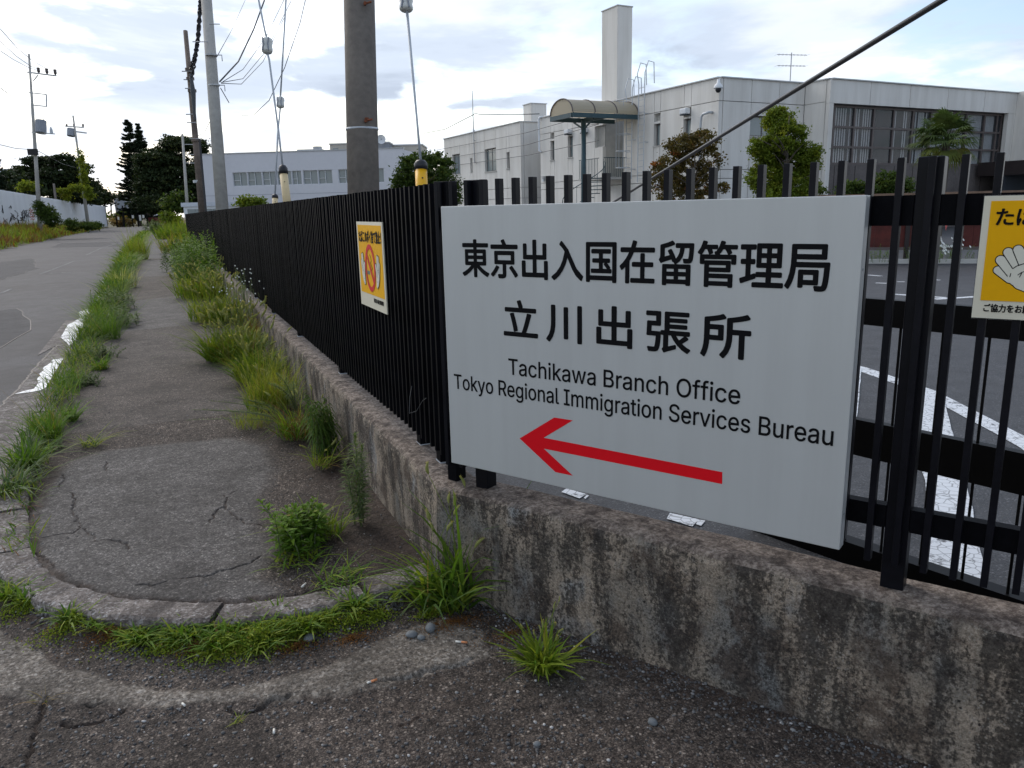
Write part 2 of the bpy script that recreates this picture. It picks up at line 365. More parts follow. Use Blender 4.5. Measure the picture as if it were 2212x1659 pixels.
c = t.mix(1.0, c, t.ramp(t.noise(19, 5, 0.7), [(0.34, (0.70, 0.68, 0.66)), (0.66, (1.3, 1.29, 1.26))]), 'MULTIPLY')
c = t.mix(1.0, c, t.ramp(t.noise(62, 4, 0.7), [(0.36, (0.55, 0.535, 0.52)), (0.62, (1.5, 1.48, 1.46))]), 'MULTIPLY')
hh = t.mix(0.5, t.ramp(d1, [(0.15, 1.0), (0.8, 0.0)]), t.ramp(t.noise(130, 4, 0.7), [(0.3, 0.0), (0.7, 1.0)]))
hs = t.mix(0.5, t.ramp(d2_, [(0.15, 0.6), (0.8, 0.35)]), t.noise(300, 2))
t.bump(t.mix(zs.outputs[0], hh, hs), 0.85, 0.005)
M['near_ground'] = t.set(col=c, rough=0.82, spec=0.28)
asphalt('road_asphalt', [(0.048, 0.046, 0.048), (0.074, 0.071, 0.073), (0.105, 0.102, 0.105), (0.20, 0.20, 0.20)], agg=120, bumpst=0.35, rough=0.80, dirt=(0.050, 0.046, 0.046), dirtamt=0.85, bigsc=0.45)
asphalt('road_mend', [(0.038, 0.036, 0.038), (0.060, 0.057, 0.059), (0.085, 0.083, 0.085), (0.18, 0.18, 0.18)], agg=120, bumpst=0.35, rough=0.86, dirt=(0.045, 0.042, 0.042), dirtamt=0.6)
asphalt('lot_asphalt', [(0.032, 0.033, 0.035), (0.055, 0.056, 0.060), (0.09, 0.092, 0.098), (0.22, 0.22, 0.23)], agg=110, bumpst=0.5, rough=0.65, dirt=(0.06, 0.06, 0.062), dirtamt=0.5)
asphalt('walk_asphalt', [(0.050, 0.047, 0.046), (0.080, 0.077, 0.076), (0.12, 0.117, 0.115), (0.22, 0.22, 0.22)], agg=100, bumpst=0.7, rough=0.8, dirt=(0.045, 0.038, 0.035), dirtamt=0.5)
asphalt('walk_patch', [(0.10, 0.102, 0.106), (0.125, 0.127, 0.132), (0.155, 0.157, 0.16), (0.23, 0.23, 0.23)], agg=150, bumpst=0.3, rough=0.75, dirt=(0.09, 0.09, 0.092), dirtamt=0.4)
t = NT('earth'); M['earth'] = t.set(col=t.ramp(t.noise(0.8, 6, 0.65), [(0.35, (0.05, 0.045, 0.02)), (0.6, (0.10, 0.085, 0.035)), (0.8, (0.16, 0.11, 0.05))]), rough=0.95)
t = NT('kerb_concrete'); vv = t.vor(120); g = t.n('ShaderNodeSeparateColor'); t.lk(vv, g.inputs[0])
c = t.ramp(g.outputs[0], [(0.0, (0.080, 0.066, 0.057)), (0.45, (0.185, 0.158, 0.140)), (0.8, (0.27, 0.235, 0.215)), (1.0, (0.42, 0.40, 0.38))])
c = t.mix(t.ramp(t.noise(7, 5, 0.7), [(0.40, 0.0), (0.60, 0.80)]), c, (0.045, 0.034, 0.028))
t.bump(t.mix(0.5, t.vor(120, out='Distance'), t.noise(90, 4)), 0.7, 0.005); M['kerb_concrete'] = t.set(col=c, rough=0.88)
def paintmat(name, col, under, thr=0.5, rough=0.45, sc=9):
    t = NT(name); cr = t.vor(sc*2.2, out='Distance', feature='DISTANCE_TO_EDGE', v=None)
    w = t.ramp(t.noise(sc, 7, 0.72), [(thr-0.03, 0.0), (thr+0.04, 1.0)]); ck = t.ramp(cr, [(0.02, 1.0), (0.06, 0.0)])
    m = t.math('MAXIMUM', w, t.math('MULTIPLY', ck, 0.6))
    M[name] = t.set(col=t.mix(m, col, under), rough=t.mix(m, (rough,)*3, (0.85,)*3)); return M[name]
paintmat('line_paint', (0.66, 0.68, 0.70), (0.08, 0.082, 0.088), 0.60)
paintmat('line_worn', (0.22, 0.22, 0.22), (0.08, 0.08, 0.082), 0.46, rough=0.8)
paintmat('edge_paint', (0.78, 0.79, 0.80), (0.15, 0.14, 0.13), 0.58, rough=0.30, sc=6)
paintmat('puddle_glare', (0.80, 0.81, 0.82), (0.16, 0.15, 0.14), 0.545, rough=0.3, sc=9)  # flaking white stands in for sky reflected off the puddle

# broad base sheet to the horizon (its own quads, below everything)
mb = MB()
mb.poly([(-900, -300, -0.35), (900, -300, -0.35), (900, 1500, -0.35), (-900, 1500, -0.35)])
tag(mb.build('ground', 'earth'), kind='structure')

# surveyed outlines
OUT = [(0.895, 2.875), (0.69, 2.845), (0.497, 2.82), (0.233, 2.831), (0.035, 2.871), (-0.206, 2.989), (-0.503, 3.191), (-0.80, 3.62), (-0.95, 4.25), (-1.06, 5.2), (-1.14, 6.9), (-1.20, 9.2), (-1.24, 14), (-1.4, 24), (-1.66, 57), (-2.4, 148)]
def resample(P, step):
    P = [Vector((p[0], p[1], 0)) for p in P]; out = []; acc = 0.0; 
    tot = [0.0]
    for i in range(len(P)-1): tot.append(tot[-1]+(P[i+1]-P[i]).length)
    s = 0.0; i = 0
    while s < tot[-1]:
        while tot[i+1] < s: i += 1
        out.append(P[i].lerp(P[i+1], (s-tot[i])/(tot[i+1]-tot[i]))); s += step
    out.append(P[-1]); return out
def smoothpath(P, it=2):
    P = [Vector((p[0], p[1], 0)) for p in P]
    for _ in range(it):
        Q = [P[0]]
        for a, b in zip(P, P[1:]): Q += [a.lerp(b, 0.25), a.lerp(b, 0.75)]
        Q.append(P[-1]); P = Q
    return P
OUTS = smoothpath(OUT)
def offset(P, d):
    out = []
    for i, p in enumerate(P):
        t_ = (P[min(i+1, len(P)-1)]-P[max(i-1, 0)]).normalized(); out.append(p+Vector((t_.y, -t_.x, 0))*d)
    return out
INS = offset(OUTS, 0.16)                                               # inner face of the kerb (towards the pavement)
MIDS = offset(OUTS, 0.08)
gz = lambda x, y: tuple(gnd(x, y, ZG))[:2]
g0 = lambda x, y: tuple(gnd(x, y, 0))[:2]
zA = lambda x, y: g0(x*.31246, 950.4+y*.31246)
zB = lambda x, y: gz(x*.31246, 1296+y*.31246)
zC = lambda x, y: gz(691.2+x*.31246, 1382.4+y*.31246)
cracks_walk = [[(160, 540), (185, 610), (160, 680), (200, 740), (280, 785), (340, 830), (360, 880), (345, 930), (420, 970), (560, 1020)],
    [(490, 350), (515, 400), (505, 470), (525, 540), (550, 590), (520, 630), (430, 640), (290, 665)], [(550, 590), (620, 640), (680, 690), (790, 680), (860, 710), (890, 745)],
    [(1640, 340), (1560, 370), (1555, 450), (1590, 490), (1650, 530), (1700, 570), (1850, 580)], [(1240, 945), (1400, 935), (1550, 895), (1680, 860), (1760, 820), (1800, 790)],
    [(940, 1000), (1060, 1000), (1150, 970)], [(400, 320), (445, 270), (430, 230)], [(740, 140), (735, 200)], [(40, 640), (35, 700)], [(1450, 560), (1500, 470), (1550, 450)]]
cracks_walk = [jag([zA(*p) for p in c], 0.010, 0.022, i) for i, c in enumerate(cracks_walk)]
cracks_apron = [[zB(*p) for p in c] for c in ([(300, 690), (275, 800), (240, 900), (215, 1000), (200, 1161), (190, 1300)], [(440, 850), (500, 870), (620, 850), (750, 810), (850, 760), (870, 720)], [(1550, 745), (1680, 775), (1800, 740), (1900, 690), (2000, 665)], [(580, 740), (730, 710)])]
cracks_apron += [[zC(*p) for p in ((390, 290), (600, 270), (720, 225), (860, 195), (960, 175), (1070, 140))], [zC(*p) for p in ((560, 600), (640, 560), (690, 530))]]
cracks_apron = [jag(c, 0.009, 0.02, 20+i) for i, c in enumerate(cracks_apron)]
PATCH1 = [g0(*p) for p in ((150, 995), (230, 972), (380, 955), (500, 945), (575, 960), (592, 1010), (565, 1080), (560, 1140), (600, 1190), (560, 1240), (620, 1290), (300, 1330), (120, 1290), (0, 1200), (45, 1120), (100, 1050))]
PATCH2 = [(-0.76, 11.6), (0.36, 11.9), (0.44, 13.4), (0.30, 16.5), (-0.72, 15.9)]
PATCH3 = [(-0.78, 22.5), (0.30, 22.0), (0.35, 30), (-0.8, 31)]
BAND = [gz(-260, 1330)] + [gz(*p) for p in ((-60, 1350), (0, 1370), (130, 1440), (250, 1476), (350, 1490), (460, 1492), (560, 1480), (700, 1440), (800, 1400), (900, 1352), (960, 1340), (1040, 1370), (1060, 1420), (1010, 1432), (900, 1460), (750, 1492), (600, 1512), (420, 1522), (250, 1528), (100, 1512), (0, 1500), (-260, 1480))]
def walk_h(x, y):
    z = -0.012+0.006*fbm(x, y, 1.3, 3, 2)+0.0022*fbm(x, y, 14, 3, 5)
    rough = 1-softin(x, y, PATCH1, 0.08)
    z = z+rough*0.0030*fbm(x, y, 70, 2, 9)
    for c in cracks_walk:
        d = pdist(x, y, c); wv = 0.0032+0.0030*vnoise(x, y, 9, 3); z = z-0.012*np.exp(-(d/wv)**2)
    z = z+0.006*softin(x, y, PATCH1, 0.03)
    d = pdist(x, y, [(p.x, p.y) for p in INS]); z = z-0.012*np.exp(-(d/0.02)**2)   # gap along the kerb
    return z
def walk_zone(x, y):
    jx = x+0.03*fbm(x, y, 7, 3, 4); jy = y+0.03*fbm(x, y, 7, 3, 8)
    p = softin(jx, jy, PATCH1, 0.05)
    g = np.clip((x-0.30-0.12*fbm(x, y, 2.5, 3, 6))/0.45, 0, 1)*0.75
    g = np.maximum(g, np.exp(-(pdist(x, y, [(q.x, q.y) for q in INS])/0.05)**2)*0.7)
    g = np.maximum(g, np.clip((-0.68-x)/0.1, 0, 1)*0.6)
    for c in cracks_walk: g = np.maximum(g, np.exp(-(pdist(x, y, c)/0.007)**2)*0.7)
    return np.stack([p*0.92, g, 0*g], 1)
WALKP = [(p.x, p.y) for p in MIDS]
WALKPOLY = [(0.95, 2.90)] + WALKP + [(0.95, 148)]
bag = [p for p in WALKPOLY if p[1] < 9] 
o = gridmesh('pavement', -1.15, 0.94, 2.80, 6.2, 0.0058, lambda x, y: inpoly(x, y, WALKPOLY), walk_h, walk_zone, 'near_ground'); tag(o, kind='structure')
def walk_h2(x, y): return -0.012+0.006*fbm(x, y, 1.3, 3, 2)+0.004*fbm(x, y, 14, 3, 5)
def walk_zone2(x, y):
    jx = x+0.05*fbm(x, y, 4, 3, 4); jy = y+0.05*fbm(x, y, 4, 3, 8)
    p = np.maximum(softin(jx, jy, PATCH2, 0.06), softin(jx, jy, PATCH3, 0.1))
    g = np.clip((x-0.25-0.15*fbm(x, y, 2.0, 3, 6))/0.5, 0, 1)*0.75; g = np.maximum(g, np.clip((-0.75-x)/0.1, 0, 1)*0.6)
    return np.stack([np.maximum(p*1.0, 0.25+0.2*fbm(x, y, 0.9, 3, 11)), g, 0*g], 1)
o = gridmesh('pavement', -1.5, 0.94, 6.2, 32.0, 0.03, lambda x, y: inpoly(x, y, WALKPOLY), walk_h2, walk_zone2, 'near_ground'); tag(o, kind='structure')
mb = MB(); prev = None
for yy in range(32, 149, 4):
    xl = np.interp(yy, [p.y for p in MIDS[8:]], [p.x for p in MIDS[8:]])
    if prev: mb.quad((prev[0], prev[1], -0.012), (0.94, prev[1], -0.012), (0.94, yy, -0.012), (xl, yy, -0.012))
    prev = (xl, yy)
tag(mb.build('pavement', 'walk_asphalt'), kind='structure')
# apron in front (rough asphalt, concrete gutter band, dirt)
OUTP = [(p.x, p.y) for p in OUTS]
FRONT = [(0.985, 2.84), (3.2, -1.1), (3.2, -2.5), (-3.2, -2.5), (-3.2, 6.8), (-1.06, 6.8)]
APOLY = FRONT + [p for p in [(q.x, q.y) for q in MIDS][::-1] if p[1] < 6.8]
NS = [(0.985, 2.842), (1.9, 1.25), (3.0, -0.66)]
def ap_h(x, y):
    z = ZG+0.010*fbm(x, y, 0.9, 3, 31)+0.0035*fbm(x, y, 9, 3, 33)+0.0035*fbm(x, y, 55, 3, 35)
    for c in cracks_apron:
        d = pdist(x, y, c); wv = 0.005+0.0045*vnoise(x, y, 8, 13); z = z-0.014*np.exp(-(d/wv)**2)
    b = softin(x, y, BAND, 0.03); z = z+0.010*b
    dk = pdist(x, y, OUTP); z = z+np.exp(-(dk/0.075)**2)*(0.036+0.030*fbm(x, y, 5, 3, 61))
    d = pdist(x, y, NS); z = z+0.018*np.exp(-(d/0.05)**2)*(0.6+0.5*fbm(x, y, 12, 3, 3))
    return z
def ap_zone(x, y):
    jx = x+0.045*fbm(x, y, 8, 5, 41); jy = y+0.045*fbm(x, y, 8, 5, 43)
    b = softin(jx, jy, BAND, 0.012)
    blot = np.exp(-((x-1.13)**2+(y-2.03)**2)/0.012)*0.8
    d = pdist(x, y, [p for p in OUTP]); g = np.exp(-(d/0.10)**2)*1.0
    dn = pdist(x, y, NS); g = np.maximum(g, np.clip(1.05-dn/0.35, 0, 1)*0.75)
    g = np.maximum(g, 0.30+0.25*fbm(x, y, 1.6, 3, 47))
    for c in cracks_apron: g = np.maximum(g, np.exp(-(pdist(x, y, c)/0.008)**2)*0.8)
    bb = np.maximum(b, blot*(0.5+0.5*fbm(x, y, 30, 2, 5)))
    return np.stack([0.12+0*g, g*(1-bb*0.9), bb*0.85], 1)
o = gridmesh('apron', -1.25, 2.35, 1.05, 4.2, 0.0062, lambda x, y: inpoly(x, y, APOLY), ap_h, ap_zone, 'near_ground'); tag(o, kind='structure')
o = gridmesh('apron', -3.2, 3.2, -2.5, 1.05, 0.06, lambda x, y: inpoly(x, y, APOLY), ap_h, ap_zone, 'near_ground'); tag(o, kind='structure')
# road
def road_h(x, y): return ZG-0.004+0.006*fbm(x, y, 0.5, 3, 51)
ROADP = [(-9.6, -2.5), (-3.2, -2.5), (-3.2, 1.05), (-1.25, 1.05), (-1.25, 4.2)] + [(q.x, q.y) for q in OUTS if q.y > 4.2] + [(-9.3, 150), (-9.2, 60), (-9.5, 20)]
mb = MB(); ys = [-2.5, 1.05, 4.2, 6, 9, 14, 20, 28, 40, 57, 80, 110, 150]
lx = lambda y: np.interp(y, [-3, 30, 60, 75, 100, 128, 151], [-8.2, -8.2, -8.4, -8.6, -8.8, -8.8, -8.7])
rx = lambda y: (3.2 if y < 1.0 else float(np.interp(y, [p.y for p in OUTS[14:]], [p.x for p in OUTS[14:]]))+0.05)
for a, b in zip(ys, ys[1:]):
    ra = -3.2 if a < 1 else (-1.25 if a < 4.2 else rx(a)); rb = -3.2 if b < 1.05 else (-1.25 if b <= 4.2 else rx(b))
    if b == 1.05: rb = -3.2
    if a == 1.05: ra = -1.25
    k = 8
    for i in range(k):
        f0, f1 = i/k, (i+1)/k
        mb.quad((lx(a)*(1-f0)+ra*f0, a, ZG-.004), (lx(a)*(1-f1)+ra*f1, a, ZG-.004), (lx(b)*(1-f1)+rb*f1, b, ZG-.004), (lx(b)*(1-f0)+rb*f0, b, ZG-.004))
tag(mb.build('road', 'road_asphalt'), kind='structure')
# parking lot
mb = MB()
mb.poly([(1.06, 2.93, 0), (1.06, 60, 0), (60, 60, 0), (60, -30, 0), (20.5, -30, 0), (2.5, 0.44, 0)][::-1])
o = mb.build('parking_lot', 'lot_asphalt'); tag(o, kind='structure')

def ribbon(name, P, w, z, mat, jit=0.0, parent=None, seed=0):
    """flat painted strip with slightly uneven edges"""
    rr = random.Random(seed); P = [Vector((p[0], p[1], 0)) for p in P]; S = []
    for a, b in zip(P, P[1:]):
        k = max(1, int((b-a).length/0.12)); S += [a.lerp(b, i/k) for i in range(k)]
    S.append(P[-1]); L = offset(S, w/2); Rr = offset(S, -w/2); mb = MB()
    j = lambda: Vector((rr.uniform(-jit, jit), rr.uniform(-jit, jit), 0))
    L = [p+j() for p in L]; Rr = [p+j() for p in Rr]
    for i in range(len(S)-1): mb.quad((*L[i][:2], z), (*L[i+1][:2], z), (*Rr[i+1][:2], z), (*Rr[i][:2], z))
    return mb.build(name, mat, parent)
l0 = lambda x, y: g0(2100*.864+x*460/1192*.864, 900*.864+y*460/1192*.864)
ribs = [('long', [l0(-60, 15), l0(125, 55), l0(560, 205), l0(1180, 530), l0(1700, 850)], 0.16), ('diag', [l0(570, 230), l0(690, 850), l0(760, 1420)], 0.30)]
tag(ribbon('lot_marking', ribs[0][1], 0.15, 0.004, 'line_paint', 0.004), kind='structure')
tag(ribbon('lot_marking', ribs[1][1], 0.20, 0.008, 'line_paint', 0.006), kind='structure')
tag(ribbon('lot_marking', [l0(122, 60), l0(95, 290), l0(60, 560)], 0.05, 0.008, 'line_paint', 0.004), kind='structure')
lz = lambda x, y: g0(2140*.864+x*.18987*.864, 460*.864+y*.18987*.864)
for a, b, w in (((-300, 1560), (1000, 1570), .2), ((150, 1200), (330, 1215), .12), ((260, 1305), (400, 1310), .12), ((500, 1455), (1180, 1500), .14), ((540, 1290), (640, 1290), .10), ((1020, 1520), (1700, 1480), .14), ((1030, 1265), (1110, 1268), .1), ((1700, 1480), (2600, 1500), .14)):
    tag(ribbon('lot_marking', [lz(*a), lz(*b)], w, 0.004, 'line_paint', 0.01), kind='structure')
# white slabs just behind the wall
w0 = lambda x, y: g0(1400*.864+x*400/2212*.864, 1160*.864+y*400/2212*.864)
for P, nm in (((20, 400), (270, 490), (370, 430), (90, 350)), 'a'), (((1475, 770), (1830, 880), (1920, 780), (1520, 690)), 'b'), (((1880, 850), (1950, 870), (2010, 800), (1910, 780)), 'c'), (((330, 480), (355, 495), (400, 450), (370, 440)), 'd'):
    mb = MB(); mb.poly([(*w0(*p), 0.006) for p in P]); tag(mb.build('lot_marking', 'line_paint'), kind='structure')
# road markings, worn
zr = lambda x, y: gz(x*.3333, 483.8+y*.3333)
for P, w in (([zr(260, 325), zr(380, 280), zr(480, 240)], .07), ([zr(300, 320), zr(465, 315)], .16), ([zr(0, 450), zr(75, 420)], .08), ([zr(560, 200), zr(660, 155), zr(800, 115)], .07), ([zr(725, 127), zr(800, 125)], .5), ([zr(375, 158), zr(435, 157)], .35), ([zr(925, 50), zr(960, 48)], 2.0)):
    tag(ribbon('road_marking', P, w, ZG+0.001, 'line_worn', 0.01), kind='structure')
for k, P in enumerate((((-3.6, 11), (-2.2, 10.2), (-1.9, 13), (-2.6, 16.5), (-3.9, 15)), ((-6.5, 22), (-4.4, 21), (-4.0, 30), (-5.2, 38), (-6.6, 33)), ((-6.2, 52), (-2.6, 50), (-2.6, 58), (-6.4, 60)))):
    J = jag(list(P)+[P[0]], 0.07, 0.6, 300+k)[:-1]; mb = MB(); mb.v = [(x, y, ZG+0.0) for x, y in J]
    from mathutils.geometry import tessellate_polygon as _tp
    mb.f = [tuple(q) for q in _tp([[Vector(p) for p in mb.v]])]; mb.t = [0.5]*len(mb.f); tag(mb.build('road_patch', 'road_mend'), kind='structure')
    mb = MB(); J2 = J+[J[0]]
    for a, b in zip(J2, J2[1:]): mb.bar((*a, ZG-.002), (*b, ZG-.002), 0.014, 0.007)
    tag(mb.build('patch_seam', 'dark_brown'), kind='structure')
# white edge paint; puddle strip beside the kerb, sky reflection painted in white
EP = [[zr(100, 1105), zr(200, 1095), zr(265, 1080), zr(300, 1060), zr(380, 960), zr(440, 870), zr(350, 880), zr(290, 930), zr(245, 1000), zr(230, 1070)],
      [zr(395, 735), zr(440, 655), zr(520, 612), zr(508, 572), zr(590, 548), zr(625, 480), zr(680, 402), zr(660, 374), zr(735, 352), zr(775, 328), zr(830, 318), zr(800, 380), zr(740, 450), zr(690, 520), zr(640, 600), zr(570, 700), zr(450, 790)]]
for i, P in enumerate(EP):
    J = jag(P+[P[0]], 0.015, 0.10, 60+i)[:-1]; mb = MB()
    from mathutils.geometry import tessellate_polygon
    if i: J = [q_ for q_ in jag(P+[P[0]], 0.006, 0.25, 90)[:-1]]
    mb.v = [(x, y, ZG+0.006) for x, y in J]; mb.f = [tuple(q) for q in tessellate_polygon([[Vector(p) for p in mb.v]])]; mb.t = [0.5]*len(mb.f)
    tag(mb.build('edge_marking' if i == 0 else 'puddle_glare', 'edge_paint' if i == 0 else 'puddle_glare'), kind='structure')

# gutter strip along the road with its open joint
JP = [zr(-130, 1330), zr(0, 1190), zr(60, 1120), zr(110, 1080), zr(175, 1000), zr(240, 920), zr(300, 855), zr(370, 785), (-1.55, 10.5), (-1.6, 14)]
gp = JP + [(p.x, p.y) for p in OUTS if 3.7 < p.y < 14][::-1]
from mathutils.geometry import tessellate_polygon as _tess
mb = MB(); mb.v = [(x, y, ZG+0.0015) for x, y in gp]; mb.f = [tuple(q) for q in _tess([[Vector(p) for p in mb.v]])]; mb.t = [0.5]*len(mb.f)
tag(mb.build('gutter', 'kerb_concrete'), kind='structure')
mb = MB(); J = jag(JP[:8], 0.012, 0.05, 77)
for a, b in zip(J, J[1:]): mb.bar((*a, ZG-.004), (*b, ZG-.004), 0.022, 0.014)
tag(mb.build('gutter_joint', 'dark_brown'), kind='structure')

# kerb stones
kerb = thing('kerb', None, None); kerb['kind'] = 'structure'
kp = resample([(p.x, p.y) for p in OUTS], 0.02)
c_near = lambda s_: s_[0].y < 8
def kerbstone(i0, i1, name='kerbstone', seed=0):
    rr = random.Random(seed); seg = kp[i0:i1]; seg = seg if len(seg) < 50 and c_near(seg) else seg[::3]+[seg[-1]]
    dz = rr.uniform(-.006, .006); mb = MB(); rows = []; W_ = 0.16; c = seg[len(seg)//2]
    for k, p in enumerate(seg):
        t_ = (seg[min(k+1, len(seg)-1)]-seg[max(k-1, 0)]).normalized(); nrm = Vector((t_.y, -t_.x, 0)); r = []
        for off, z in ((0, ZG-0.1), (0.0, -0.03), (0.006, -0.010), (0.022, 0.0), (0.08, 0.002), (0.14, 0.0), (0.155, -0.008), (W_, -0.1)):
            n_ = noise.noise(Vector((p.x*22, p.y*22, off*40)))*0.007+noise.noise(Vector((p.x*60, p.y*60, off*90)))*0.003
            q = p+nrm*(off+n_)-c; r.append((q.x, q.y, z+dz+n_*.7+noise.noise(Vector((p.x*5, p.y*5, 3)))*0.008))
        rows.append(r)
    for a, b in zip(rows, rows[1:]):
        for j in range(7): mb.quad(a[j], a[j+1], b[j+1], b[j])
    mb.poly(rows[0][::-1]); mb.poly(rows[-1]); o = mb.build(name, 'kerb_concrete', kerb); o.location = (c.x, c.y, 0); return o
i = 0; k = 0; lens = [16, 30, 44, 30, 30, 30]
while i < len(kp)-4 and k < 60:
    L = lens[k] if k < len(lens) else 30
    kerbstone(i, min(len(kp), i+L), seed=k); i += L; k += 1
mb = MB()
for a, b in zip(range(i, len(kp)-1, 60), range(i+60, len(kp), 60)):
    p, q = kp[a], kp[min(b, len(kp)-1)]; mb.bar((p.x+.08, p.y, -0.05), (q.x+.08, q.y, -0.05), 0.16, 0.10)
o = mb.build('kerbstone', 'kerb_concrete', kerb); o['kind'] = 'stuff'
